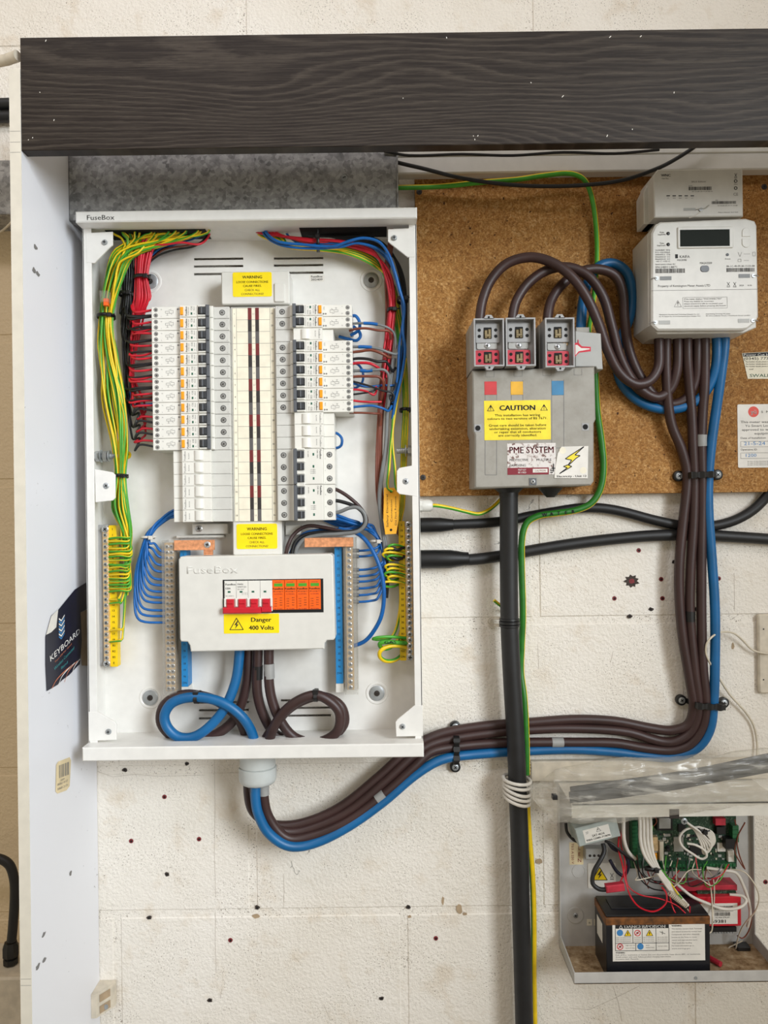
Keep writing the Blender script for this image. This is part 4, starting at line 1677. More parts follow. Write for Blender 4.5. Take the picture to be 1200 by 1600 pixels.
def build_left_wires():
    g, y = M['green_wire'], M['yellow_wire']
    # ---- earth conductors: from the top entry, down the side, to the earth bar
    N = 25
    rows = [842, 846, 851, 857, 862, 867, 871, 876, 882, 888, 894, 899, 904, 909, 914, 919, 925, 937, 944, 986, 1003]
    lab = 'thin green and yellow earth wire in the bundle to the leaflet-side earth bar'
    order = list(range(N))
    R.shuffle(order)
    for k in range(N):
        a = 2 * math.pi * order[k] / N * 2.4
        rad = math.sqrt((k + .5) / N)
        ox, oh = math.cos(a) * rad, math.sin(a) * rad
        sx = 182 + 140 * (k / N) + jit(8)
        drop = 15 * (1 - k / N)
        pts = [(sx + 6, 344, 70 + 10 * oh), (sx, 364, 76 + 10 * oh), (sx * .6 + 200 * .4 + 4, 374 + 7 * ox + jit(4), 74 + 10 * oh)]
        pts.append((196 + 14 * ox + jit(3), 396 + 5 * ox + jit(4), 72 + 11 * oh))
        pts.append((178 + 17 * ox + jit(5), 438 + jit(3), 70 + 12 * oh))
        pts.append((166 + 11 * ox, 495, 66 + 10 * oh))
        pts.append((169 + 15 * ox + jit(6), 550 + jit(8), 66 + 12 * oh + jit(3)))
        pts.append((178 + 16 * ox + jit(7), 620 + jit(10), 66 + 12 * oh + jit(3)))
        pts.append((187 + 12 * ox + jit(2), 695, 66 + 12 * oh))
        pts.append((188 + 8.5 * ox, 744, 66 + 9 * oh))
        pts.append((188 + 13 * ox + jit(2), 790 + jit(4), 64 + 11 * oh))
        if k < len(rows):
            yr = rows[len(rows) - 1 - k] if k >= 0 else 0
            big = yr - 830
            pts.append((195 + 10 * ox + jit(2), 815 + big * .12, 62 + 8 * oh))
            if big > 40:
                pts.append((198 + 6 * ox + jit(3), 825 + big * .55, 58 + 5 * oh))
            ex = 203 + jit(3)
            if yr > 930:
                ex = 192 + jit(4)
            pts.append((ex, yr - 7, 62 + jit(3)))
            pts.append((ex - 3, yr - 1.5 + jit(1), 68))
            pts.append((188, yr - 1 + jit(2), 69))
            pts.append((167, yr, 58))
        else:
            pts.append((196 + 10 * ox, 826, 60 + 8 * oh))
            pts.append((201 + 4 * ox, 850, 52 + 6 * oh))
            pts.append((196 + 5 * ox, 878 + 10 * (k - len(rows)), 48))
        wire('earth_wire', pts, 1.75, y if k % 2 else g, lab, 'wire', 'earth wires to the leaflet-side earth bar', m2=g if k % 2 else y, n=8, sub=5, share=.5, twist=.02 * (1 if k % 3 else -1))
    # a pale loop standing out above the rest
    wire('earth_wire', [(225, 385, 92), (214, 396, 94), (196, 404, 92), (186, 412, 90), (180, 440, 86), (174, 480, 78), (170, 520, 72), (182, 600, 76), (196, 660, 78), (191, 744, 74), (200, 800, 70), (204, 850, 66), (199, 930, 58)],
         1.7, y, 'pale green and yellow earth wire looping in front of the black bundle', m2=g, twist=.01)
    # clear push-in connector on the earth bundle
    t = thing('push_in_connector', P(163, 475, 84), 'small clear push-in connector with orange levers on the earth bundle', 'connector')
    a, c = P(157, 473, 88), P(170, 455, 88)
    b = MB()
    b.box(a[0], c[0], a[1], c[1], 80, 93, M['acrylic'], bev=1)
    b.build('body', t)
    b = MB()
    b.box(a[0] + 5, c[0] - 1, a[1] - 5, a[1] + 6, 84, 91, M['orange'], bev=.8)
    b.build('lever', t)

    rowy = lambda i: 488 + 18.68 * i
    # ---- black conductors
    for i in range(14):
        ox = (i / 13 - .5) * 2
        row = i if i < 12 else i - 12
        yb = rowy(row) + 4.5
        oh = jit(6)
        # some rows take a second black tail that stops in the stack
        start = (212 + 30 * (i / 13), 366, 58) if i < 10 else (262 + 8 * (i - 10), 372, 60)
        pts = [(start[0] + 4, 344, 58), start, (200 + 9 * ox, 396 + jit(3), 56 + oh), (199 + 8 * ox, 425, 54 + oh), (198 + 6 * ox, 460, 54 + oh), (196 + 8 * ox, 490, 52 + oh)]
        if yb > 540:
            pts.append((193 + 6 * ox + jit(2), (490 + yb) / 2 - 10, 50 + oh))
        lx = 199 + jit(4)
        if row >= 8:
            lx = 204 + jit(3)
        pts.append((lx, yb - 13, 56 + jit(4)))
        if row >= 8:
            pts.append((lx + 12, yb - 16 + jit(3), 66))
            pts.append((lx + 4, yb + 6, 74))
            pts.append((lx + 12, yb - 3, 80))
        else:
            pts.append((lx + 2, yb + 1 + jit(2), 68 + jit(4)))
            pts.append((215, yb + 3 + jit(3), 78))
        pts.append((241, yb, 84))
        wire('black_wire', pts, 1.7, M['black_wire'], 'thin black wire in the bundle looping into the red-wired breakers', 'wire', 'black wires to the red-wired breakers')
    # ---- red conductors
    for i in range(13):
        ox = (i / 12 - .5) * 2
        row = min(i, 11) if i < 12 else 0
        yr = rowy(row) - 4.2
        oh = jit(5)
        pts = [(240 + 14 * ox, 344, 64), (236 + 14 * ox + jit(4), 368, 66 + oh), (226 + 12 * ox, 392, 70 + oh), (221 + 9 * ox, 434, 70 + oh), (222 + 12 * ox, 468, 70 + oh)]
        lx = 206 + jit(4)
        if row > 1:
            pts.append((213 + 6 * ox, min(500, yr - 14), 62))
        if yr > 540:
            pts.append((206 + jit(5), (500 + yr) / 2, 54 + jit(3)))
        if row >= 9:
            pts.append((228, yr - 12, 58))
            pts.append((212 + jit(3), yr + 2 + jit(2), 70))
            pts.append((224, yr - 1, 78))
        else:
            pts.append((lx, yr - 8, 66 + jit(4)))
            pts.append((lx + 1, yr + 1 + jit(2), 76 + jit(3)))
            pts.append((216, yr + 2 + jit(3), 84))
        pts.append((241, yr, 86))
        wire('red_wire', pts, 1.75, M['red_wire'], 'thin red wire in the bundle looping into the red-wired breakers', 'wire', 'red wires to the red-wired breakers')
    # extra red and black tails that fill the stack between the rows
    for i in range(8):
        yr = rowy(i) + 9.5
        b = (i % 2 == 0)
        pts = [(228 + jit(5), 470, 62), (205 + jit(3), 486 + i * 14, 55), (203 + jit(4), yr - 6, 64), (206 + jit(4), yr + 1, 74), (222, yr + jit(2), 80), (240, yr - 3, 82)]
        wire('red_wire' if not b else 'black_wire', pts, 1.7, M['black_wire'] if b else M['red_wire'],
             ('thin black wire crossing the stack of loops beside the red-wired breakers' if b else 'thin red wire crossing the stack of loops beside the red-wired breakers'), 'wire',
             'short black wires in the stack of loops' if b else 'short red wires in the stack of loops')
    # ---- wires crossing the top towards the trunking entry
    cross = [('red_wire', 'red_wire', [(238, 392, 76), (243, 384, 82), (260, 382, 84), (285, 379, 84), (308, 382, 80), (320, 377, 74), (328, 364, 66), (331, 344, 66)], 'red wire arching across the top corner of the board'),
             ('blue_wire', 'blue_wire', [(236, 400, 60), (250, 388, 62), (275, 380, 62), (300, 374, 60), (318, 364, 56), (321, 344, 56)], 'blue wire in the top corner behind the red arch'),
             ('brown_wire', 'brown_wire', [(238, 404, 58), (256, 390, 60), (290, 384, 60), (318, 378, 58), (326, 364, 56), (329, 344, 56)], 'brown wire in the top corner behind the red arch'),
             ('black_wire', 'black_wire', [(226, 418, 60), (236, 408, 64), (250, 398, 66), (275, 390, 66), (305, 384, 64), (326, 366, 60), (329, 344, 60)], 'single black wire sweeping across the top corner'),
             ('grey_wire', 'grey_wire', [(234, 398, 52), (252, 386, 54), (280, 376, 54), (300, 364, 52), (303, 344, 52)], 'grey wire in the top corner behind the red arch')]
    for nm, m, pts, lab2 in cross:
        wire(nm, pts, 1.6, M[m], lab2)
    for k in range(6):
        wire('blue_wire' if k % 2 else 'black_wire', [(250 + 12 * k, 344, 48), (246 + 12 * k, 366, 46), (242 + 9 * k, 378 + jit(3), 46), (226 + 5 * k, 394 + jit(3), 46), (210 + 2 * k, 420, 44), (205 + k, 455, 44), (203, 500 + 12 * k, 42)], 1.6,
             M['blue_wire'] if k % 2 else M['black_wire'], 'blue wire behind the black bundle' if k % 2 else 'black wire behind the main black bundle', 'wire',
             'blue wires behind the black bundle' if k % 2 else 'black wires behind the black bundle')
    wire('blue_wire', [(206, 590, 46), (204, 615, 52), (206, 632, 62), (218, 634, 72), (241, 631, 80)], 2.0, M['blue_wire'], 'blue wire entering among the red and black loops')
    wire('brown_wire', [(212, 590, 46), (211, 610, 52), (214, 621, 66), (226, 622, 76), (241, 619, 80)], 1.9, M['brown_wire'], 'brown wire entering among the red and black loops')

    band('cable_tie', 222, 434, 71, 24, 5, 'black cable tie round the red wire bundle', depth=11)
    band('cable_tie', 197, 460, 55, 20, 4.5, 'black cable tie round the black wire bundle', depth=12)
    band('cable_tie', 166, 495, 66, 26, 5, 'black cable tie round the upper earth bundle near the clear connector', depth=14)
    band('cable_tie', 189, 744, 67, 20, 5, 'black cable tie round the earth bundle beside the side tab', depth=13)

    # ---- neutral conductors
    ys = [863, 872, 884, 894, 906, 915, 925, 934, 942, 954, 963, 973]
    for k, yr in enumerate(ys):
        f = k / (len(ys) - 1)
        sx, sy = (308, 806 - 2 * k) if k < 8 else (280, 782 + (k - 8) * 7)
        pts = [(sx + 8, sy, 50), (276 - 6 * f, 806 - 10 * f + jit(3), 56 + jit(6)), (250 - 8 * f, 818 + jit(3), 58 + 5 * jit(1)), (236 - 8 * f + jit(2), 838, 60 + jit(6))]
        ex = 240 - 30 * f
        pts.append((234 - 22 * f + jit(2), 838 + (yr - 838) * .45, 62 + jit(5)))
        pts.append((ex + 1, yr - 14 - 6 * f, 64))
        pts.append((ex + 10, yr - 3, 66))
        pts.append((260, yr, 60))
        wire('blue_wire', pts, 1.95, M['blue_wire'], 'blue neutral wire fanning into the shrouded neutral bar, %s' % nth(k), 'wire', 'neutral wires to the shrouded bar')
    band('cable_tie', 231, 840, 60, 20, 3.5, 'clear white cable tie round the blue neutral wires', tail=True, m=M['cable_white'], depth=9)


build_left_wires()


def build_right_wires():
    g, y = M['green_wire'], M['yellow_wire']
    G = 'wires sweeping round the top corner by the chipboard'
    # bundle from the top entry round the corner and down the side
    for k in range(6):
        o = (k - 2.5)
        end = [(611 + o * 1.9, 500, 66 + jit(6)), (606 + o * 2.3, 545, 64 + jit(6)), (600 + o * 2.4, 590, 62 + jit(5)), (595 + o * 1.6, 640, 60)]
        wire('red_wire', [(392 + 6 * k, 344, 64), (400 + 6 * k, 362, 70), (430 + 5 * k, 370 + o, 72), (480, 376 + o * 1.2, 72 + jit(5)), (540, 381 + o * 1.4, 70 + jit(5)), (585 + o, 396 + o * 2, 70), (606 + o * 1.8, 430, 70 + jit(6)), (613 + o * 1.5, 470, 68 + jit(4))] + end[:2 + k % 3],
             1.75, M['red_wire'], 'red wire sweeping round the top corner by the chipboard', 'wire', 'red ' + G)
    blues = [([(408, 346, 70), (418, 366, 78), (436, 378, 84), (470, 382, 86), (520, 385, 88), (545, 377, 90), (568, 372, 90), (592, 378, 90), (607, 397, 90), (617, 425, 90), (625, 455, 88), (632, 480, 84), (629, 515, 82), (633, 545, 80), (628, 585, 78), (618, 625, 74), (613, 655, 70)], 2.3),
             ([(404, 346, 66), (416, 370, 74), (440, 383, 80), (480, 388, 82), (530, 386, 84), (560, 380, 82), (600, 395, 80), (620, 440, 80), (630, 490, 78), (624, 540, 76), (621, 590, 74), (614, 630, 70)], 2.1),
             ([(440, 346, 60), (450, 368, 64), (470, 380, 70), (530, 380, 72), (580, 386, 72), (612, 415, 72), (628, 460, 70), (631, 510, 68), (626, 560, 66), (619, 600, 66), (600, 602, 72), (570, 604, 78), (549, 598, 82)], 1.8)]
    for k, (pts, r) in enumerate(blues):
        wire('blue_wire', pts, r, M['blue_wire'], ('thick blue wire in front, sweeping round the top corner by the chipboard', 'second blue wire just inside the thick one by the chipboard', 'thin blue wire from the top corner back to a breaker')[k], 'wire', 'blue ' + G)
    for k in range(6):
        o = k - 2.5
        wire('black_wire', [(456 + 10 * k, 344, 54), (472 + 10 * k, 364, 58), (530, 372 + o, 58 + jit(5)), (580, 376 + o * 2, 60), (612 + o, 396 + o * 2, 62), (627 + o, 430, 62 + jit(5)), (632 + o, 470, 60), (632 + o * .8, 520, 56), (628 + o, 570, 56), (618 + o, 610, 58), (612 + o, 640, 56)],
             1.8, M['black_wire'], 'black wire sweeping round the top corner by the chipboard', 'wire', 'black ' + G)
    for k in range(7):
        o = k - 3
        wire('earth_wire', [(394 + 5 * k, 344, 58), (402 + 5 * k, 364, 62), (420 + 4 * k, 374, 64), (450, 383 + o, 68 + jit(4)), (500, 388 + o, 66 + jit(5)), (545, 393 + o * 1.5, 62), (585, 410 + o * 2, 56), (608 + o * 1.5, 440, 52 + jit(4)), (620 + o * 1.6, 490, 50), (630 + o * 1.3, 560, 50 + jit(4)), (634 + o, 630, 52), (632 + o * 1.2, 690, 54), (630 + o, 740, 54), (628 + o, 790, 52), (622 + o, 812 + 3 * k, 52), (640, 828 + 9 * k, 56)],
             2.0, y if k % 2 else g, 'green and yellow earth wire down the chipboard side of the board', 'wire', 'earth wires down the chipboard side', m2=g if k % 2 else y, share=.5, twist=.008)
    for k, (x1, x2) in enumerate(((608, 606), (617, 613))):
        wire('yellow_wire', [(634, 560, 60), (626 - 2 * k, 600, 66), (618 - 2 * k, 640, 70), (611 + 2 * k, 690, 72), (x1, 730, 72), (x2 + 6 * k, 762, 74), (x2 + 8 + 4 * k, 768, 76)], 2.2, y,
             ('yellow striped earth wire holding the orange tag, nearer the breakers', 'yellow striped earth wire holding the orange tag, nearer the side')[k], m2=g, share=.25)
    # brown, grey and dark wires going down to the lower corner
    for k in range(4):
        o = k - 1.5
        wire('brown_wire', [(612 + o, 344, 78), (612 + o, 362, 78), (610 + o * 2, 385, 76), (605 + o * 2, 420, 66), (608 + o * 3, 480, 62), (606 + o * 3, 540, 60 + jit(5)), (598 + o * 2.6, 600, 60), (594 + o * 2.2, 660, 60 + jit(5)), (592 + o * 2.6, 720, 60), (594 + o * 2.8, 780, 58 + jit(4)), (603 + o * 2, 810, 56), (622, 822 + 4 * k, 54), (640, 836 + 8 * k, 55)], 1.8,
             M['brown_wire'], 'brown wire running down to the earth bar by the chipboard', 'wire', 'brown wires down the chipboard side')
    for k in range(2):
        wire('grey_wire', [(617 - 3 * k, 560, 66), (609 - 2 * k, 610, 66), (605 - k, 660, 66), (604 - 2 * k, 700, 66), (598 - 2 * k, 740, 66), (594 - 2 * k, 780, 66), (597 - k, 820, 64), (603 - 3 * k, 850, 62), (604 - 3 * k, 880, 58)], 2.4, M['grey_wire'],
             'grey wire running down past the orange tag', 'wire', 'grey wires past the orange tag')

    def tail(name, m, pts, lab, r=1.9):
        return wire(name, pts, r, M[m], lab)

    def sleeve(parent, pts, r, m='blue_wire'):
        wire('sleeve', pts, r, M[m], 'blue marker sleeve', parent=parent)

    # tails from the second column of breakers
    w = tail('grey_wire', 'grey_wire', [(546, 506, 84), (565, 505, 88), (585, 506, 88), (606, 512, 84), (616, 522, 76), (618, 545, 70)], 'grey wire with blue sleeve, topmost beside the second column')
    sleeve(w, [(568, 505, 88), (580, 505.5, 88.2), (590, 507, 87.6)], 2.5)
    tail('brown_wire', 'brown_wire', [(546, 517, 84), (556, 514, 88), (572, 513, 90), (590, 516, 90), (608, 518, 84), (611, 530, 74)], 'brown wire, topmost beside the second column')
    tail('blue_wire', 'blue_wire', [(546, 494, 70), (556, 494, 74), (562, 505, 76), (560, 516, 72), (548, 524, 66)], 'upper blue loop beside the topmost breakers of the second column', 2.5)
    tail('blue_wire', 'blue_wire', [(552, 510, 66), (561, 518, 70), (563, 526, 72), (557, 532, 70), (545, 530, 62), (530, 526, 56)], 'lower blue loop in the gap of the second column', 2.5)
    w = tail('grey_wire', 'grey_wire', [(546, 542, 84), (570, 542, 88), (592, 545, 88), (608, 551, 84), (620, 553, 76), (622, 540, 68)], 'grey wire with blue sleeve, second down beside the second column', 2.1)
    sleeve(w, [(560, 542, 88), (570, 542, 88.2), (581, 543, 88)], 2.7)
    tail('brown_wire', 'brown_wire', [(546, 551, 84), (562, 549, 88), (580, 547, 90), (598, 553, 88), (609, 559, 80), (608, 548, 72)], 'brown wire curving below the second grey wire', 2.2)
    tail('black_wire', 'black_wire', [(546, 562, 84), (560, 560, 88), (575, 561, 90), (590, 565, 90), (603, 565, 86), (609, 573, 80), (613, 580, 74), (618, 575, 66)], 'black wire beside the fourth-row breaker of the second column', 2.2)
    tail('red_wire', 'red_wire', [(546, 569, 84), (562, 567, 90), (578, 568, 92), (590, 574, 88), (596, 580, 78)], 'short red wire below the black wire of the second column', 2.2)
    w = tail('grey_wire', 'grey_wire', [(546, 580, 84), (565, 579, 90), (585, 578, 92), (600, 578, 90), (607, 586, 86), (607, 605, 78), (605, 640, 68)], 'grey wire with blue sleeve, third down beside the second column', 2.2)
    sleeve(w, [(563, 579, 90), (573, 579.5, 91), (582, 578.5, 91.6)], 2.8)
    tail('brown_wire', 'brown_wire', [(546, 589, 84), (562, 588, 88), (580, 588, 90), (592, 589, 88), (599, 598, 82), (598, 612, 74), (595, 630, 66)], 'orange-brown wire below the third grey wire', 2.1)
    tail('blue_wire', 'blue_wire', [(552, 566, 70), (561, 571, 74), (567, 582, 76), (566, 597, 74), (556, 606, 68), (546, 606, 62)], 'blue loop behind the brown wire of the second column', 1.9)
    tail('black_wire', 'black_wire', [(546, 595, 82), (560, 598, 86), (580, 604, 90), (600, 611, 92), (612, 613, 90), (616, 621, 88), (612, 627, 86), (609, 620, 84), (616, 609, 80), (620, 595, 72)], 'black wire ending in a small loop beside the second column', 1.5)
    tail('red_wire', 'red_wire', [(546, 609, 84), (560, 609, 88), (574, 612, 88), (584, 617, 86), (588, 611, 82), (587, 603, 74)], 'red wire with a tight loop beside the second column', 1.7)
    tail('black_wire', 'black_wire', [(546, 617, 82), (562, 615, 86), (580, 612, 88), (588, 608, 84)], 'short black wire crossing the tight red loop', 1.5)
    tail('red_wire', 'red_wire', [(546, 625, 84), (560, 627, 86), (576, 628, 86), (596, 628, 80)], 'straight red wire at the lowest breaker of the second column', 1.7)
    tail('blue_wire', 'blue_wire', [(546, 637, 84), (562, 635, 88), (582, 634, 88), (598, 638, 84), (607, 642, 78), (612, 634, 72)], 'teal blue wire at the lowest breaker of the second column', 1.9)
    tail('brown_wire', 'brown_wire', [(546, 645, 82), (565, 645, 82), (585, 646, 80), (595, 648, 72), (594, 665, 66)], 'brown wire below the lowest breaker of the second column', 1.7)
    tail('blue_wire', 'blue_wire', [(518, 678, 56), (526, 677, 62), (534, 685, 66), (533, 696, 64), (525, 700, 58), (516, 697, 50)], 'small blue loop beside the blanking modules', 2.2)
    # heavy tails of the lowest three-pole breaker
    for nm, m, pts, lab in (
            ('brown_wire', 'brown_tail', [(516, 763, 80), (528, 766, 82), (548, 779, 82), (565, 796, 80), (573, 813, 78), (566, 826, 74), (545, 832, 70), (510, 825, 66), (480, 822, 66), (460, 834, 68), (450, 852, 72), (446, 870, 70)], 'thick dark brown wire looping from the lowest three-pole breaker'),
            ('black_wire', 'black_wire', [(516, 782, 78), (530, 783, 80), (552, 790, 80), (566, 800, 82), (570, 815, 80), (560, 828, 76), (535, 831, 70), (500, 832, 66), (476, 836, 66), (461, 848, 68), (455, 870, 68)], 'thick black wire looping from the lowest three-pole breaker'),
            ('grey_wire', 'grey_wire', [(516, 801, 78), (530, 800, 82), (545, 794, 86), (558, 793, 88), (569, 802, 88), (571, 818, 86), (560, 830, 84), (535, 834, 78), (500, 836, 72), (476, 842, 70), (464, 856, 70), (461, 872, 68)], 'thick grey wire looping from the lowest three-pole breaker')):
        wire(nm, pts, 2.9, M[m], lab, n=10)
    for k in range(2):
        wire('blue_wire', [(522, 803 + 6 * k, 70), (545, 812 + 4 * k, 70), (562, 818 + 4 * k, 66), (545, 826, 60), (500, 828 + k * 3, 56), (475, 834 + 3 * k, 58), (462, 848 + 2 * k, 60), (452 + 5 * k, 868, 60)], 2.4, M['blue_wire'], 'blue wire running with the thick grey and black loops', 'wire', 'blue wires running with the thick loops')
    # neutral conductors to the open bar
    for k, yr in enumerate((860, 869, 890, 900, 908.5, 919, 929.5, 940)):
        f = k / 7
        pts = [(505 + 4 * k, 812, 44), (530 + 4 * k, 822 - 3 * f, 46 + jit(4)), (560 + 3 * k, 822 + jit(4), 50 + jit(4)), (585 + 2 * f, 834 + jit(3), 54 + jit(4)), (592 + 4 * f, 850, 56 + jit(4))]
        if k > 1:
            pts.append((599 + 2 * f + jit(2), 850 + (yr - 850) * .55, 58 + jit(4)))
        pts += [(590, yr - 5, 62), (578, yr - 1, 64), (561, yr + .5, 62), (545, yr, 58)]
        w = wire('blue_wire', pts, 1.95, M['blue_wire'], 'blue neutral wire with grey ferrule entering the open neutral bar, %s' % nth(k), 'wire', 'neutral wires to the open bar')
        wire('ferrule', [(550, yr, 60), (556, yr + .3, 61.5), (561, yr + .4, 62.5)], 3.0, M['grey_wire'], 'grey ferrule', parent=w)
    wire('blue_wire', [(530, 826, 60), (555, 832, 70), (572, 845, 80), (588, 872, 86), (597, 900, 86), (600, 930, 84), (596, 962, 80), (584, 986, 74), (571, 1001, 68), (556, 1008, 62), (545, 1009, 58)], 3.2, M['blue_wire'], 'thick dark blue wire arching to the lower end of the open neutral bar', n=10)
    # loops at the earth bar by the chipboard
    rows = [(853, 607), (859, 601), (865, 598), (870, 605), (884, 602), (890, 605), (896, 601), (902, 606), (911, 598)]
    for k, (yr, lx) in enumerate(rows):
        wire('earth_wire', [(636, yr + 2, 55), (624, yr - 1, 62), (lx + 6, yr - 2, 70), (lx, yr + 1, 70), (lx + 4, yr + 5, 64), (616, yr + 5, 54), (628, yr - 4, 46), (632, 820, 48)], 1.9, y if k % 3 else g, 'green and yellow earth wire looping at the chipboard-side earth bar, %s' % nth(k), 'wire', 'earth wire loops at the chipboard-side bar', m2=g if k % 3 else y, twist=.05)
    for k, yr in enumerate((851, 866)):
        wire('black_wire', [(634, yr + 2, 55), (622, yr + 8, 64), (610, yr + 5, 66), (604, yr + 12, 60), (606, 900, 54), (604, 934, 50)], 2.6, M['black_wire'], ('black sleeved wire end hanging by the earth bar, upper', 'black sleeved wire end hanging by the earth bar, lower')[k])
    wire('earth_wire', [(622, 890, 46), (626, 930, 46), (622, 970, 48), (612, 995, 54), (592, 999, 64), (583, 998.5, 70), (590, 996, 74), (610, 995, 70), (636, 997, 57)], 2.4, g, 'green and yellow earth wire, uppermost of the three lower loops', m2=y, share=.35)
    w = wire('earth_wire', [(628, 925, 42), (630, 970, 44), (622, 1000, 50), (606, 1013, 62), (595, 1011, 70), (594, 1005, 76), (606, 1003, 77), (620, 1004, 72), (638, 1005, 57)], 3.3, g, 'thick green earth wire marked GAS in black pen', m2=y, share=.2, n=10)
    b = MB()
    c = P(609, 1003.5, 81.5)
    b.text('GAS', c[0] + 1, c[1], 81.3, 4.2, M['ink'], bold=.25, width=18)
    b.build('printing', w)
    wire('earth_wire', [(630, 1022, 50), (618, 1031, 56), (604, 1033, 64), (594, 1027, 72), (594, 1018, 76), (604, 1011, 74), (620, 1009, 68), (638, 1013, 57)], 3.2, y, 'thick yellow and green earth wire, lowest round loop', m2=g, share=.4, n=10)

    # orange safety tag
    t = thing('safety_tag', P(610, 835, 70), 'orange safety tag hanging on yellow earth wires', 'tag')
    b = MB()
    q = [(600, 762), (618, 762), (624, 768), (623, 812), (619, 834), (602, 835), (599, 812)]
    b.prism([P(x, yy, 74)[:2] for x, yy in q], 73.4, 74.2, M['tag_orange'])
    b.build('plate', t)
    b = MB()
    for k, s in enumerate(('Safety Electrical', 'Connection', 'Do Not Remove')):
        c = P(605 + 6.5 * k, 798, 74.4)
        b.text(s, c[0], c[1], 74.4, 2.8, M['ink'], rot=90, width=(50, 34, 44)[k])
    for yy in (768, 828):
        c = P(611, yy, 74.4)
        b.cyl(c[0], c[1], 74.2, 74.5, 2, M['hole'], 10)
    b.build('printing', t)

    band('cable_tie', 497, 380, 70, 22, 5, 'black cable tie round the top bundle by the vents', vertical=True, depth=14)
    band('cable_tie', 612, 485, 67, 12, 5, 'black cable tie round the red wires by the chipboard', depth=9)
    band('cable_tie', 629, 469, 72, 16, 5, 'black cable tie round the blue and black wires by the chipboard', depth=15)
    band('cable_tie', 633, 641, 54, 16, 5, 'black cable tie round the earth wires by the chipboard', depth=10)
    band('cable_tie', 586, 846, 55, 16, 3.5, 'clear white cable tie round the blue wires by the open bar', m=M['cable_white'], depth=9)


build_right_wires()


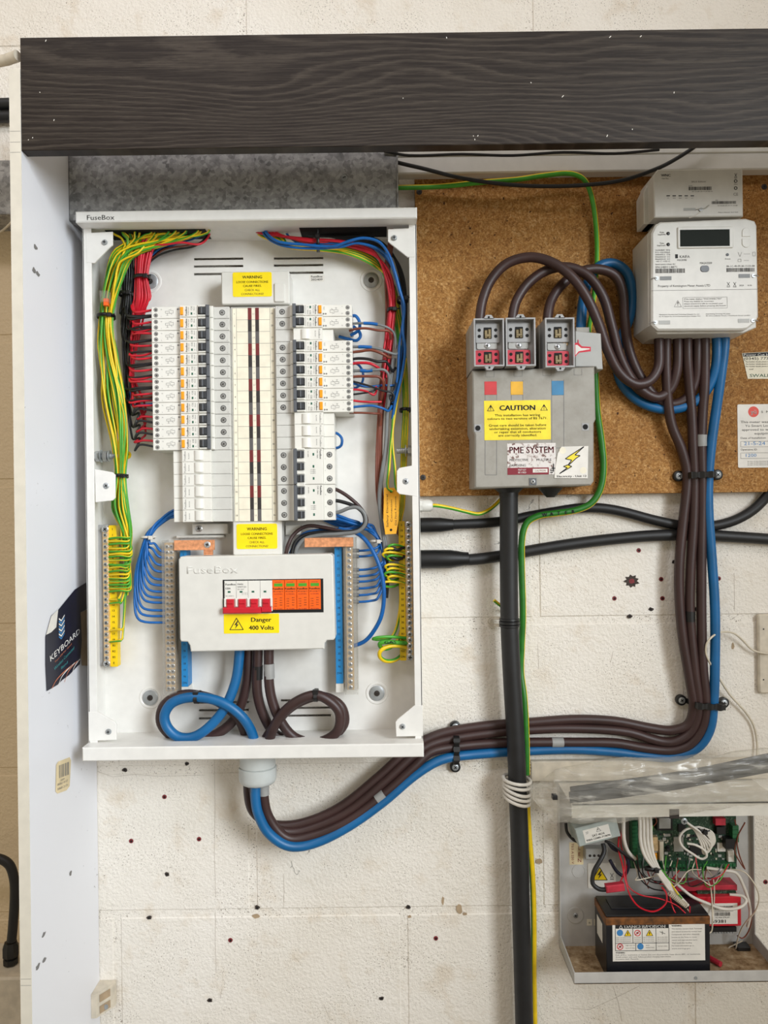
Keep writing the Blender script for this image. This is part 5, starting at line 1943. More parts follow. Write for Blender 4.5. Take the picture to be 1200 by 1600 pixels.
# ------------------------------------------------------------------ service cut-out
def build_cutout():
    h = 95
    ag = M['aged']
    t = thing('service_cutout', P(830, 762, 18), 'grey electricity service cut-out with three open fuse carriers and labels', 'cut-out')
    b = MB()
    body = [(738, 579), (929, 573), (931, 655), (928, 661), (928, 752), (924, 757), (924, 758), (746, 763), (742, 762), (742, 680), (739, 672)]
    b.prism([P(x, y, h)[:2] for x, y in body], 18.5, h, ag, bev=2)
    bd = b.build('body', t)
    # slim grooved panels on the front
    for x0, x1, y0, y1 in ((758, 776, 597, 742), (799, 817, 594, 640), (862, 881, 593, 700)):
        b = MB()
        for a, c in (((x0, y0), (x0, y1)), ((x1, y0), (x1, y1)), ((x0, y1), (x1, y1))):
            b.line(P(*a, h), P(*c, h), .8, h + .2, M['ink_grey'])
        b.build('groove', bd)
    for x0, x1, y0, y1 in ((759, 772, 578, 589), (803, 816, 577, 588), (848, 861, 576, 587), (897, 909, 575, 586)):
        b = MB()
        for a, c in (((x0, y0), (x0, y1)), ((x1, y0), (x1, y1)), ((x0, y1), (x1, y1))):
            b.line(P(*a, h), P(*c, h), .6, h + .2, M['ink_grey'])
        b.build('groove', bd)
    for x0, x1, y0, y1, m in ((757, 776, 596, 617, 'tab_red'), (798, 817, 596, 617, 'tab_yellow'), (862, 880.5, 595, 617.5, 'tab_blue')):
        a, c = P(x0, y1, h), P(x1, y0, h)
        b = MB()
        b.box(a[0], c[0], a[1], c[1], h - 1, h + .5, M[m], bev=.3)
        b.build('phase_tab', t, label={'tab_red': 'red phase tab', 'tab_yellow': 'yellow phase tab', 'tab_blue': 'blue phase tab'}[m])
    for x, y in ((747, 669), (915, 667)):
        a, c = P(x - 6, y + 6, h), P(x + 5, y - 6, h)
        b = MB()
        b.box(a[0], c[0], a[1], c[1], h - 2, h + .4, M['carrier_grey'], bev=.4)
        b.cyl((a[0] + c[0]) / 2, (a[1] + c[1]) / 2, h, h + .7, 4, M['hole'], 16)
        b.build('seal_hole', t)
    a, c = P(827, 758, h), P(838, 747, h)
    b = MB()
    b.box(a[0], c[0], a[1], c[1], h, h + 1, M['dark_grey'])
    add_screw(b, (a[0] + c[0]) / 2, (a[1] + c[1]) / 2, h + 1, 3.8, M['steel'])
    b.build('screw', t)
    # fuse carriers: open boxes standing proud of the body
    for x0, x1, y0, y1, lab in ((741, 787.5, 497, 572.5, 0), (791, 836.5, 496, 572, 0), (852.5, 897.5, 496, 574, 0)):
        hf = 113
        a, c = P(x0, y1, hf), P(x1, y0, hf)
        u0, u1, v0, v1 = a[0], c[0], a[1], c[1]
        cg = M['carrier_grey']
        b = MB()
        w = 2.2
        b.box(u0 - 1.5, u1 + 1.5, v0 - .5, v1 - 1, 18.5, 74, ag, bev=1)
        b.box(u0, u1, v0, v1, 74, 98, cg)
        for q in ((u0, u0 + w, v0, v1), (u1 - w, u1, v0, v1), (u0 + w, u1 - w, v0, v0 + w), (u0 + w, u1 - w, v1 - w, v1)):
            b.box(*q, 98, hf, cg)
        um = (u0 + u1) / 2
        for v in (v0 - 2.5, v1 + 2.0):
            s = 1 if v > v0 else -1
            b.prism([(um - 8, v - s * 3), (um - 4, v + s * 3), (um + 4, v + s * 3), (um + 8, v - s * 3)], hf - 6, hf, cg)
        car = b.build('fuse_carrier', t)
        b = MB()
        for v in (v0 - 2, v1 + 1.6):
            b.cyl(um, v, hf, hf + .3, 1.6, M['hole'], 10)
        b.build('seal_eye', car)
        vm = (v0 + v1) / 2
        b = MB()
        b.rrect(u0 + 4, u1 - 5, v1 - 34, v1 - 5, 98, 102, 1.5, cg, bev=.5)
        b.build('fuse_seat', car)
        b = MB()
        b.rrect(u0 + 3, u1 - 6, v0 + 4, v0 + 26, 98, 102, 2, M['carrier_red'], bev=.5)
        b.build('fuse_seat', car, label='red painted fuse seat')
        b = MB()
        b.rrect(u0 + 6, u1 - 9, v0 + 28, v0 + 38, 98, 100.5, 2, M['meter_grey'])
        b.build('screw_recess', car)
        b = MB()
        add_screw(b, um - 1, v0 + 33, 100.5, 4.4, M['steel'])
        b.build('screw', car)
        for vc, mm in ((v1 - 19.5, cg), (v0 + 15, M['carrier_red'])):
            b = MB()
            b.rrect(um - 6.5, um + 5.5, vc - 8.5, vc + 8.5, 101.6, 102.3, 1, M['hole'])
            b.build('contact_slot', car)
            b = MB()
            b.box(um - 5.5, um - 1.2, vc - 8, vc + 4, 102, 105, M['contact'], bev=.6)
            b.box(um, um + 4.2, vc - 8, vc + 5.5, 102, 104.5, M['contact'], bev=.6)
            b.box(um - 5.5, um + 4.2, vc - 6, vc - 2, 102, 105.5, M['contact'], bev=.6)
            b.build('contact', car)
            for du in (-13, 11.5):
                for dv in (-4.6, 4.6):
                    b = MB()
                    b.cyl(um + du, vc + dv, 101.8, 102.4, 2.5, M['hole'], 12)
                    b.build('terminal_hole', car)
    c = P(884, 537, 100)
    b = MB()
    add_screw(b, c[0], c[1], 98, 3.8, M['brass'])
    b.build('screw', t, label='brass screw')
    # labels on the front
    a, c = P(757, 688, h), P(860, 625, h)
    b = MB()
    b.box(a[0], c[0], a[1], c[1], h, h + .5, M['yellow_caution'])
    l = b.build('caution_label', t, label='yellow caution label')
    b = MB()
    u, v1, hh = (a[0] + c[0]) / 2, c[1], h + .7
    i = M['ink']
    b.text('CAUTION', u, v1 - 11, hh, 7.6, i, width=53, bold=.5)
    for du in (-40, 40):
        triangle(b, u + du, v1 - 11, 10, hh, i, .8)
        b.line((u + du, v1 - 7.5), (u + du, v1 - 14), .8, hh, i)
        b.line((u + du, v1 - 8), (u + du - 1.6, v1 - 10.5), .6, hh, i)
        b.line((u + du, v1 - 8), (u + du + 1.6, v1 - 10.5), .6, hh, i)
    for k, (s, w) in enumerate((('This installation has wiring', 68), ('colours to two versions of BS 7671.', 90), ('', 0), ('Great care should be taken before', 86), ('undertaking extension, alteration', 84), ('or repair that all conductors', 70), ('are correctly identified.', 58))):
        if s:
            b.text(s, u, v1 - 22 - 5.05 * k, hh, 3.5, i, width=w, bold=.08)
    b.build('printing', l)
    a, c = P(793, 742, h), P(868, 692, h)
    b = MB()
    b.box(a[0], c[0], a[1], c[1], h, h + .4, M['worn'])
    l = b.build('pme_label', t, label='worn white label with maroon lettering')
    b = MB()
    b.box(a[0], a[0] + 62, a[1], a[1] + 10.5, h + .4, h + .5, M['maroon_ink'])
    mi = M['maroon_ink']
    b.text('PME SYSTEM', a[0] + 3.5, c[1] - 10, h + .7, 9.8, mi, 'L', width=66, bold=.2)
    b.text('PROTECTIVE', a[0] + 3.5, c[1] - 25, h + .7, 3.6, i, 'L', width=28)
    b.text('MULTIPLE', a[0] + 44, c[1] - 25, h + .7, 3.6, i, 'L', width=22)
    b.text('EARTHING', a[0] + 3.5, c[1] - 33, h + .7, 3.6, i, 'L', width=24)
    b.text('MUST NOT', a[0] + 16, a[1] + 7.2, h + .7, 2.4, M['white_ink'], 'L', width=12)
    b.text('BE USED', a[0] + 16, a[1] + 3.4, h + .7, 2.4, M['white_ink'], 'L', width=12)
    b.box(a[0] + 38, a[0] + 60, a[1] + 3, a[1] + 8.5, h + .5, h + .7, M['paper_white'])
    b.text('CAUTION', a[0] + 49, a[1] + 5.6, h + .9, 2.6, mi)
    for q0, q1 in (((64, 3), (68, 3)), ((64, 6), (68, 6)), ((69, 4), (69, 16)), ((66, 9), (72, 9))):
        b.line((a[0] + q0[0], a[1] + q0[1]), (a[0] + q1[0], a[1] + q1[1]), 1.6, h + .7, i)
    b.build('printing', l)
    q = [(866, 747), (867, 735), (871, 709), (877, 698), (919, 697), (918, 747.5)]
    b = MB()
    b.prism([P(x, y, h)[:2] for x, y in q], h + .5, h + 1.2, M['paper_white'])
    l = b.build('electricity_label', t, label='white label with yellow lightning flash')
    b = MB()
    fl = [(912, 698), (890, 712), (883, 717), (893, 719), (888, 726), (880, 729), (886, 731), (874, 740), (893, 729), (888, 727), (900, 716), (906, 712), (898, 711)]
    b.poly([P(x, y, h)[:2] for x, y in fl][::-1], h + 1.4, M['yellow_caution'])
    for k in range(len(fl)):
        b.line(P(*fl[k], h), P(*fl[(k + 1) % len(fl)], h), 1.3, h + 1.5, i)
    c = P(893, 744, h)
    b.text('Electricity - Unit 12', c[0], c[1], h + 1.4, 3.0, i, width=44, bold=.12)
    for x, y in ((879, 704), (911, 735)):
        c = P(x, y, h)
        b.cyl(c[0], c[1], h + 1.2, h + 1.35, 5, M['paper_cream'], 16)
    b.build('printing', l)

    # neutral and earth block beside the carriers
    n = thing('neutral_block', P(920, 576, 18), 'grey neutral block beside the fuse carriers with a torn red label', 'terminal block')
    b = MB()
    q = [(899, 517), (939, 521), (942, 577), (933, 577), (931, 573), (899, 573)]
    b.prism([P(x, y, 80)[:2] for x, y in q], 18.5, 80, M['meter_grey'], bev=1)
    a, c = P(900, 520, 70), P(921, 511, 70)
    b.box(a[0], c[0], a[1], c[1], 18.5, 70, M['aged'], bev=1)
    b.build('body', n)
    b = MB()
    red = [(898, 558), (905, 551), (923, 549), (923, 542), (909, 541), (903, 535), (898, 536)]
    wht = [(899, 555), (904, 549), (921, 546), (921, 544.5), (908, 544), (902, 539), (899, 539)]
    b.prism([P(x, y, 80)[:2] for x, y in red], 80, 80.3, M['red_ink'])
    b.prism([P(x, y, 80)[:2] for x, y in wht], 80.3, 80.6, M['paper_white'])
    b.line(P(903, 531, 80), P(904, 540, 80), 1.2, 80.7, M['red_ink'])
    b.build('torn_label', n, label='torn white label with red edge')
    # black plugs below the cut-out
    t2 = thing('cable_gland', P(860, 776, 40), 'black conical gland hanging under the cut-out body', 'gland')
    c = P(860, 777, 55)
    b = MB()
    b.lathe((c[0], c[1], 55), [(6, 0), (9, 3), (18, 13), (19, 14.4)], M['black'], 18, axis='v')
    b.build('cone', t2)


build_cutout()


# ------------------------------------------------------------------ meter and communications hub
def barcode(b, u0, u1, v0, v1, h):
    x = u0
    while x < u1:
        w = R.choice((.35, .5, .8))
        b.quad(x, min(x + w, u1), v0, v1, h, M['ink'])
        x += w + R.choice((.35, .5, .7))


def build_meter():
    h = 100
    t = thing('electricity_meter', P(1090, 530, 18), 'white smart electricity meter with dark display on the chipboard', 'meter')
    b = MB()
    out = [(1018, 364), (1024, 352), (1032, 346.5), (1166, 341), (1180, 345), (1183, 352), (1185.5, 494), (1182, 503), (1168, 514), (1160, 515.5), (1028, 516), (1018, 507)]
    outer = [P(x, y, h)[:2] for x, y in out]
    u0, u1 = outer[0][0] - 2, outer[6][0] + 2
    back = [(u0, P(1018, 372, 60)[1] - 4), (u0 + 14, P(1018, 345, h)[1]), (u1 - 6, P(1018, 345, h)[1]), (u1, P(1018, 352, h)[1]), (u1, P(1100, 516, h)[1] + 6), (u1 - 20, P(1100, 516, h)[1] - 2), (u0 + 14, P(1100, 516, h)[1] - 2), (u0, P(1100, 516, h)[1] + 10)]
    b.prism(back, 18.5, 88, M['meter_white'], bev=1)
    b.prism(outer, 86, h, M['meter_white'], bev=2.5)
    bd = b.build('body', t)
    b = MB()
    pv = P(1100, 453, h)[1]
    b.quad(P(1018, 453, h)[0], P(1184, 453, h)[0], pv - .3, pv + .3, h + .15, M['ink_grey'])
    b.build('cover_seam', bd)
    a, c = P(1058, 389, h), P(1145, 354, h)
    b = MB()
    b.rrect(a[0], c[0], a[1], c[1], h - 1, h + 2, 2, M['meter_white'], bev=1.2)
    dp = b.build('display', t)
    a, c = P(1062, 386, h), P(1139, 359, h)
    b = MB()
    b.box(a[0], c[0], a[1], c[1], h + 1.6, h + 2.2, M['lcd'])
    b.build('screen', dp, label='dark green display')
    for y0, y1, f in ((356, 370, 1), (373, 387, -1)):
        a, c = P(1159, y1, h), P(1172, y0, h)
        um, r = (a[0] + c[0]) / 2, (c[0] - a[0]) / 2
        pts = [(um + r * math.cos(math.pi * k / 8), (c[1] - r if f > 0 else a[1] + r) + f * r * math.sin(math.pi * k / 8)) for k in range(9)]
        pts += [(um - r, a[1] if f > 0 else c[1]), (um + r, a[1] if f > 0 else c[1])]
        b = MB()
        b.prism(pts, h - 1, h + 1, M['meter_white'], bev=.6)
        b.build('push_button', t)
    for y in (365, 382):
        c = P(1044, y, h)
        b = MB()
        b.lathe((c[0], c[1], h), [(2.6, -.5), (2.6, .4), (1.9, .8)], M['chip_black'], 14)
        b.build('status_light', t)
    c = P(1101, 420, h)
    b = MB()
    b.rrect(c[0] - 6.5, c[0] + 6.5, c[1] - 4.8, c[1] + 4.8, h, h + 1, 4, M['dark_grey'], bev=.5, seg=5)
    b.build('optical_port', t)
    b = MB()
    i, hh = M['ink'], h + .25

    def tx(s, x, y, cap, w=None, al='L', m=None):
        q = P(x, y, h)
        b.text(s, q[0], q[1], hh, cap, m or i, al, width=w)
    tx('Pulse', 1031, 363, 2.2)
    tx('Imp/kWh', 1028, 366.5, 2.2)
    tx('Pulse', 1031, 380, 2.2)
    tx('Imp/kvarh', 1027, 383.5, 2.2)
    for k, s in enumerate(('3x230/400V  50Hz', '0.5-10(100)A', 'EN50470-3   Cl.B', 'EN62053-23  Cl.2', 'EN62053-24  Cl.S', '-40 C +70 C')):
        tx(s, 1024, 391 + 3.5 * k, 2.0, 22)
    tx('Rated impulse voltage 6kV', 1024, 413, 1.8, 30)
    tx('KAIFA', 1062, 401, 3.8, 15)
    q = P(1057, 400.5, h)
    b.box(q[0] - 2, q[0] + 2, q[1] - 3, q[1] + 3, h, hh, i)
    tx('MA309B', 1058, 406.5, 2.6, 14)
    tx('SN:24J0114871', 1024, 417.5, 3.0, 32)
    barcode(b, P(1024, 424, h)[0], P(1070, 424, h)[0], P(1024, 427, h)[1], P(1024, 420, h)[1], hh)
    tx('MA2A3509', 1103, 411, 3.0, 18, 'C')
    tx('Property of Kensington Meter Assets LTD', 1028, 447, 3.2, 78)
    tx('00-1C-48-09-20-13-E3-E8', 1135, 416, 2.6, 42)
    barcode(b, P(1135, 420, h)[0], P(1179, 420, h)[0], P(1135, 425, h)[1], P(1135, 419, h)[1], hh)
    tx('Reset', 1133, 404.5, 1.8, 8)
    q = P(1136.5, 398, h)
    b.cyl(q[0], q[1], h, h + .4, 2.3, M['chip_black'], 12)
    tx('2024', 1155, 446, 2.4)
    tx('10-24', 1168, 446, 2.0)
    for x in (1138, 1148):
        q = P(x, 444, h)
        b.line((q[0] - 2, q[1] - 3), (q[0] + 2, q[1] + 3), .6, hh, i)
        b.line((q[0] + 2, q[1] - 3), (q[0] - 2, q[1] + 3), .6, hh, i)
        b.line((q[0] - 2.4, q[1] - 4), (q[0] + 2.4, q[1] - 4), .7, hh, i)
    for x0, y0, x1, y1 in ((1153, 394, 1156, 401), (1156, 401, 1159, 394), (1176, 394, 1180, 394), (1180, 394, 1180, 400), (1176, 394, 1176, 400), (1176, 400, 1180, 400), (1153, 405, 1158, 405), (1153, 405, 1153, 409), (1153, 409, 1158, 409), (1158, 405, 1158, 409), (1162, 397, 1172, 397), (1162, 407, 1170, 407)):
        b.line(P(x0, y0, h), P(x1, y1, h), .4, hh, M['ink_grey'])
    # boxed notice
    a, c = P(1067, 482, h), P(1136, 464, h)
    for p0, p1 in (((a[0], a[1]), (c[0], a[1])), ((c[0], a[1]), (c[0], c[1])), ((c[0], c[1]), (a[0], c[1])), ((a[0], c[1]), (a[0], a[1]))):
        b.line(p0, p1, .4, hh, M['ink_grey'])
    for k, s in enumerate(('If the meter displays "DISCONNECTED"', 'Press any button to reconnect', 'please ensure it is safe to reconnect your', 'electrical supply before pressing any button')):
        q = P(1069, 467.4 + 3.6 * k, h)
        b.text(s, q[0], q[1], hh, 2.0, i, 'L', width=(56, 44, 58, 62)[k])
    q = P(1059, 474.5, h)
    triangle(b, q[0], q[1], 11, hh, M['ink_grey'], .5)
    b.text('!', q[0], q[1], hh, 5.5, i, bold=.2)
    tx('Manufacturer Shenzhen Kaifa Technology (Chengdu) Co., Ltd.', 1030, 491.6, 1.5, 60)
    tx('No. 99 Tianquan Rd., Hi-Tech Development Zone, Chengdu, P.R.C.', 1030, 494.6, 1.5, 62)
    tx('Kaifa Metering Technology UK Limited', 1103, 490.6, 1.5, 36)
    tx('80 Olive Ledbitter House, 1 Fenchurch Street, London', 1103, 493.6, 1.5, 66)
    b.build('printing', t)
    for x, y, d in ((1026, 435, 1), (1177, 431, -1), (1024, 504, 1), (1176, 501, -1)):
        q = P(x, y, h)
        b = MB()
        b.cyl(q[0], q[1], h, h + 1.2, 2.8, M['zinc'], 12)
        b.tube([(q[0], q[1], h + 1.5), (q[0] - d * 4, q[1] + .4, h + 2), (q[0] - d * 9, q[1] - .5, h - 2)], .6, M['steel'], 6, 3)
        b.build('seal_screw', t)
        b = MB()
        b.box(q[0] + d * 5, q[0] + d * 22, q[1] - 2.8, q[1] + 2.8, h - .2, h + .5, M['meter_grey'] if y > 480 else M['grey_wire'])
        b.build('seal_recess', t)

    # communications hub on top
    h2 = 92
    s = thing('communications_hub', P(1085, 341, 30), 'white communications hub plugged into the top of the meter', 'meter hub')
    b = MB()
    a, c = P(1026, 339.5, h2), P(1161, 263, h2)
    u0, v0, u1, v1 = P(1022, 300, h2)[0], a[1], P(1161, 300, h2)[0], c[1]
    b.prism([(u0, v0), (u1, v0), (u1, v1 - 2), (u1 - 2, v1), (u0 + 6, v1), (u0 - .5, v1 - 8)], 32, h2, M['meter_white'], bev=1.5)
    ub = P(1004, 330, 60)[0]
    b.prism([(ub, v0), (u0 + 10, v0), (u0 + 10, v1 - 4), (u0 + 2, v1 - 6), (ub, v1 - 24)], 32, 66, M['meter_white'], bev=1)
    b.build('body', s)
    b = MB()
    hh = h2 + .25

    def ty(st, x, y, cap, w=None, al='L', m=None, bold=0):
        q = P(x, y, h2)
        b.text(st, q[0], q[1], hh, cap, m or M['ink'], al, width=w, bold=bold)
    ty('WNC', 1033, 274, 3.6, 14, bold=.15)
    ty('Hub Plus', 1034, 279, 1.8, 10)
    ty('SKU1 Edition', 1080, 284, 2.4, 22, m=M['ink_grey'])
    ty('EUI-64', 1076, 290.5, 1.4)
    barcode(b, P(1076, 295, h2)[0], P(1112, 295, h2)[0], P(1076, 297.5, h2)[1], P(1076, 292, h2)[1], hh)
    ty('00-1D-B5-20-11-57-46-72', 1081, 299.5, 1.3, 31)
    for k, st in enumerate(('SW', 'WAN', 'MESH', 'HAN', 'GAS')):
        q = P(1044 + 9.4 * k, 306, h2)
        b.box(q[0] - 2.6, q[0] + 2.6, q[1] - .7, q[1] + .7, h2, hh, M['chip_black'])
        ty(st, 1044 + 9.4 * k, 309.5, 1.3, None, 'C')
    ty('IMEI', 1118, 313, 1.4)
    barcode(b, P(1112, 317, h2)[0], P(1150, 317, h2)[0], P(1112, 319, h2)[1], P(1112, 314.5, h2)[1], hh)
    ty('35-92-81-09-24-31-37-88', 1121, 321.5, 1.3, 30)
    ty('Made in Vietnam, April 2024', 1122, 332, 1.5, 30)
    for k, y in enumerate((274, 283, 294)):
        q = P(1149.5, y, h2)
        if k == 0:
            b.line((q[0] - 1.8, q[1] - 3), (q[0] + 1.8, q[1] + 3), .6, hh, M['ink'])
            b.line((q[0] + 1.8, q[1] - 3), (q[0] - 1.8, q[1] + 3), .6, hh, M['ink'])
            b.line((q[0] - 2, q[1] - 4), (q[0] + 2, q[1] - 4), .7, hh, M['ink'])
        else:
            b.ring(q[0], q[1], h2, hh, 2.6, 1.6, M['ink'], 14)
    ty('UKCA', 1149.5, 288, 1.4, None, 'C')
    ty('CE', 1149.5, 303.5, 4.2, 7, 'C', m=M['ink_grey'])
    b.build('printing', s)
    b = MB()
    q = P(1095, 328, h2)
    b.cyl(q[0], q[1], h2, h2 + 1.5, 3.2, M['zinc'], 12)
    b.tube([(q[0] - 7, q[1] + .3, h2 + .8), (q[0], q[1] + 1, h2 + 2), (q[0] + 7, q[1] + 1.5, h2 + 2), (q[0] + 12, q[1] + 6.5, h2 + 1.2)], .9, M['steel'], 6, 3)
    b.tube([(q[0] + 2, q[1] - 1, h2 + 1.5), (q[0] - 9, q[1] - 9, h2 + .8), (q[0] - 18, q[1] - 12, h2 + .6)], .6, M['cable_white'], 6, 3)
    b.build('seal_wire', s)
    b = MB()
    b.box(q[0] - 26, q[0] - 8, q[1] - 1, q[1] + 3, h2 - .2, h2 + .4, M['meter_grey'])
    b.build('seal_recess', s)


build_meter()


# ------------------------------------------------------------------ heavy tails
def tail_sleeve(parent, pts, r, m, lab):
    b = MB()
    b.tube(PP(pts), r, M[m], 14, 3)
    b.build('sleeve', parent, lab)


def build_tails():
    RT = 7.6
    GB = 'brown meter tails from the meter to the distribution board'
    # the board-side tails, from behind the switch cover, looped, through the gland and on to the meter
    A = [(388, 1000, 60), (388, 1025, 60), (385, 1070, 58), (367, 1122, 54), (340, 1146, 56), (304, 1156, 60), (270, 1150, 64), (252, 1130, 66), (254, 1106, 66), (272, 1090, 66), (300, 1085, 66), (340, 1096, 62), (372, 1122, 58), (387, 1160, 52), (389, 1195, 52),
         (388, 1238, 52), (396, 1268, 50), (424, 1288, 46), (470, 1287, 42), (530, 1262, 38), (590, 1215, 32), (640, 1170, 24), (671, 1153, 19), (702, 1143, 15), (760, 1134, 11), (827, 1129, 10), (900, 1124, 10), (962, 1127, 11), (1019, 1138, 13), (1050, 1141, 16), (1075, 1132, 20), (1084, 1104, 24), (1080, 1075, 26), (1066, 990, 28), (1061, 920, 28), (1062, 870, 28), (1068, 810, 28), (1074, 745, 30), (1066, 705, 34), (1050, 665, 38), (1044, 630, 42), (1041, 580, 48), (1041, 528, 50), (1041, 505, 50)]
    B = [(403, 1000, 68), (403, 1025, 68), (402, 1080, 66), (412, 1118, 60), (432, 1148, 56), (468, 1158, 58), (510, 1156, 60), (537, 1132, 62), (534, 1106, 66), (514, 1091, 68), (488, 1089, 70), (452, 1107, 72), (428, 1135, 70), (408, 1168, 60), (396, 1195, 58),
         (397, 1240, 58), (408, 1275, 56), (436, 1297, 52), (476, 1297, 46), (540, 1270, 42), (600, 1222, 36), (645, 1181, 28), (671, 1164, 22), (702, 1155, 17), (760, 1146, 12), (827, 1140, 11), (900, 1138, 11), (978, 1143, 13), (1031, 1158, 16), (1056, 1158, 19), (1081, 1141, 22), (1092, 1104, 26), (1086, 1050, 28), (1078, 960, 28), (1079, 890, 28), (1084, 810, 29), (1085, 745, 32), (1083, 700, 36), (1081, 650, 40), (1077, 600, 44), (1074, 560, 50), (1074, 505, 52)]
    C = [(421, 1000, 74), (420, 1025, 74), (422, 1080, 74), (436, 1122, 72), (460, 1152, 68), (496, 1160, 72), (526, 1144, 78), (531, 1116, 82), (517, 1097, 84), (492, 1086, 86), (456, 1101, 88), (430, 1132, 84), (418, 1168, 70), (413, 1195, 66),
         (412, 1240, 66), (420, 1277, 62), (448, 1309, 58), (486, 1306, 52), (540, 1285, 48), (600, 1240, 40), (648, 1197, 32), (671, 1176, 26), (702, 1168, 20), (760, 1162, 13), (827, 1160, 12), (900, 1160, 12), (962, 1161, 13), (1009, 1169, 15), (1050, 1172, 18), (1078, 1163, 22), (1098, 1135, 25), (1103, 1100, 28), (1098, 1040, 29), (1096, 960, 29), (1096, 870, 29), (1097, 800, 30), (1097, 745, 34), (1096, 690, 38), (1098, 640, 42), (1101, 600, 46), (1101, 505, 52)]
    BL = [(374, 1000, 72), (374, 1022, 72), (368, 1065, 74), (350, 1108, 78), (324, 1138, 80), (300, 1152, 82), (278, 1151, 84), (262, 1137, 85), (257, 1118, 86), (267, 1100, 86), (288, 1091, 86), (318, 1090, 86), (352, 1100, 86), (380, 1122, 82), (396, 1152, 72), (402, 1195, 70),
          (399, 1240, 74), (403, 1270, 74), (420, 1302, 70), (452, 1322, 64), (492, 1317, 56), (545, 1291, 50), (600, 1252, 42), (650, 1210, 34), (690, 1187, 26), (740, 1179, 17), (827, 1173, 12), (900, 1171, 12), (962, 1175, 13), (1010, 1181, 14), (1052, 1183, 17), (1090, 1168, 22), (1109, 1140, 26), (1115, 1097, 29), (1117, 1040, 30), (1117, 950, 30), (1112, 870, 30), (1107, 800, 32), (1107, 745, 34), (1112, 690, 38), (1119, 640, 42), (1126, 590, 48), (1132, 540, 52), (1132, 505, 54)]
    ta = wire('meter_tail', A, RT, M['brown_tail'], 'brown meter tail on the outside of the bend, looped behind the blue tail', 'cable', GB, n=14, sub=6)
    tb = wire('meter_tail', B, RT, M['brown_tail'], 'brown meter tail with a black taped band, middle of the three', 'cable', GB, n=14, sub=6)
    tc = wire('meter_tail', C, RT, M['brown_tail'], 'brown meter tail with grey sleeves, lowest of the three browns', 'cable', GB, n=14, sub=6)
    td = wire('meter_tail', BL, RT, M['blue_tail'], 'blue meter tail looping through the board gland up to the meter', 'cable', 'blue meter tails', n=14, sub=6)
    tail_sleeve(tc, [(420.2, 1037, 74), (420.6, 1048, 74), (421, 1060, 74)], 8.2, 'grey_sleeve', 'grey identification sleeve')
    tail_sleeve(tc, [(412.2, 1222, 66), (412.1, 1232, 66), (412.6, 1242, 66)], 8.2, 'grey_sleeve', 'grey identification sleeve')
    tail_sleeve(tc, [(588, 1249.3, 41.6), (594, 1244.6, 40.8), (600, 1240, 40)], 8.2, 'grey_sleeve', 'grey identification sleeve')
    tail_sleeve(tc, [(862, 1160, 12), (871, 1160, 12), (880, 1160, 12)], 8.1, 'grey_sleeve', 'grey identification sleeve')
    tail_sleeve(tc, [(1096.2, 697, 37.4), (1096.1, 688, 38.2), (1096.5, 679, 39)], 8.1, 'grey_sleeve', 'grey identification sleeve')
    tail_sleeve(tb, [(402.8, 1040, 67.4), (402.6, 1050, 67), (402.4, 1061, 66.6)], 8.1, 'black', 'black tape band')
    tail_sleeve(tb, [(1078.2, 955, 28), (1078, 963, 28), (1078.3, 971, 28)], 8.1, 'black', 'black tape band')
    # supply-side tails from the cut-out to the meter
    GS = 'brown meter tails from the cut-out to the meter'
    L1 = [(749, 520, 62), (750, 495, 62), (754, 470, 62), (767, 438, 62), (792, 412, 64), (828, 402, 68), (862, 410, 74), (893, 432, 78), (917, 465, 78), (935, 505, 74), (950, 548, 68), (968, 582, 62), (992, 600, 58), (1014, 596, 56), (1028, 576, 54), (1030, 550, 54), (1028, 505, 54)]
    L2 = [(801, 520, 62), (801, 495, 62), (808, 468, 60), (828, 440, 58), (858, 421, 58), (890, 418, 60), (920, 432, 62), (943, 465, 62), (956, 510, 60), (970, 560, 54), (993, 600, 48), (1024, 621, 44), (1046, 610, 44), (1057, 582, 48), (1059, 550, 50), (1058, 505, 50)]
    L3 = [(856, 520, 62), (856, 494, 62), (862, 468, 56), (880, 443, 50), (908, 424, 46), (938, 421, 44), (962, 432, 42), (973, 458, 42), (976, 500, 42), (984, 550, 40), (1005, 596, 36), (1038, 630, 34), (1068, 626, 36), (1086, 598, 40), (1089, 560, 46), (1089, 505, 48)]
    NB = [(908, 530, 50), (908, 505, 50), (911, 470, 44), (920, 436, 36), (938, 415, 32), (960, 412, 30), (980, 427, 30), (987, 458, 30), (984, 495, 30), (970, 530, 28), (964, 565, 28), (972, 600, 28), (1002, 629, 30), (1045, 640, 34), (1088, 627, 38), (1112, 596, 44), (1120, 560, 50), (1119, 505, 52)]
    wire('meter_tail', L1, RT, M['brown_tail'], 'brown meter tail from the first fuse carrier, highest arch', 'cable', GS, n=14, sub=6)
    wire('meter_tail', L2, RT, M['brown_tail'], 'brown meter tail from the middle fuse carrier', 'cable', GS, n=14, sub=6)
    wire('meter_tail', L3, RT, M['brown_tail'], 'brown meter tail from the fuse carrier beside the neutral block', 'cable', GS, n=14, sub=6)
    wire('meter_tail', NB, RT, M['blue_tail'], 'blue meter tail from the neutral block, looping under the meter', 'cable', 'blue meter tails', n=14, sub=6)
    # big gland under the board
    t = thing('compression_gland', P(403, 1226, 62), 'light grey compression gland under the distribution board', 'gland')
    c = P(403, 1222, 62)
    b = MB()
    b.lathe((c[0], c[1] + 20, 62), [(25, 0), (25, 4), (27.5, 6), (27.5, VB - .5 - c[1] - 20)], M['grey_gland'], 30, axis='v')
    b.build('neck', t)
    b = MB()
    b.lathe((c[0], c[1] - 2, 62), [(18, 0), (24, 1), (27.5, 4), (29, 9), (29, 26), (27, 27)], M['grey_gland'], 14, axis='v')
    b.build('nut', t, label=None)

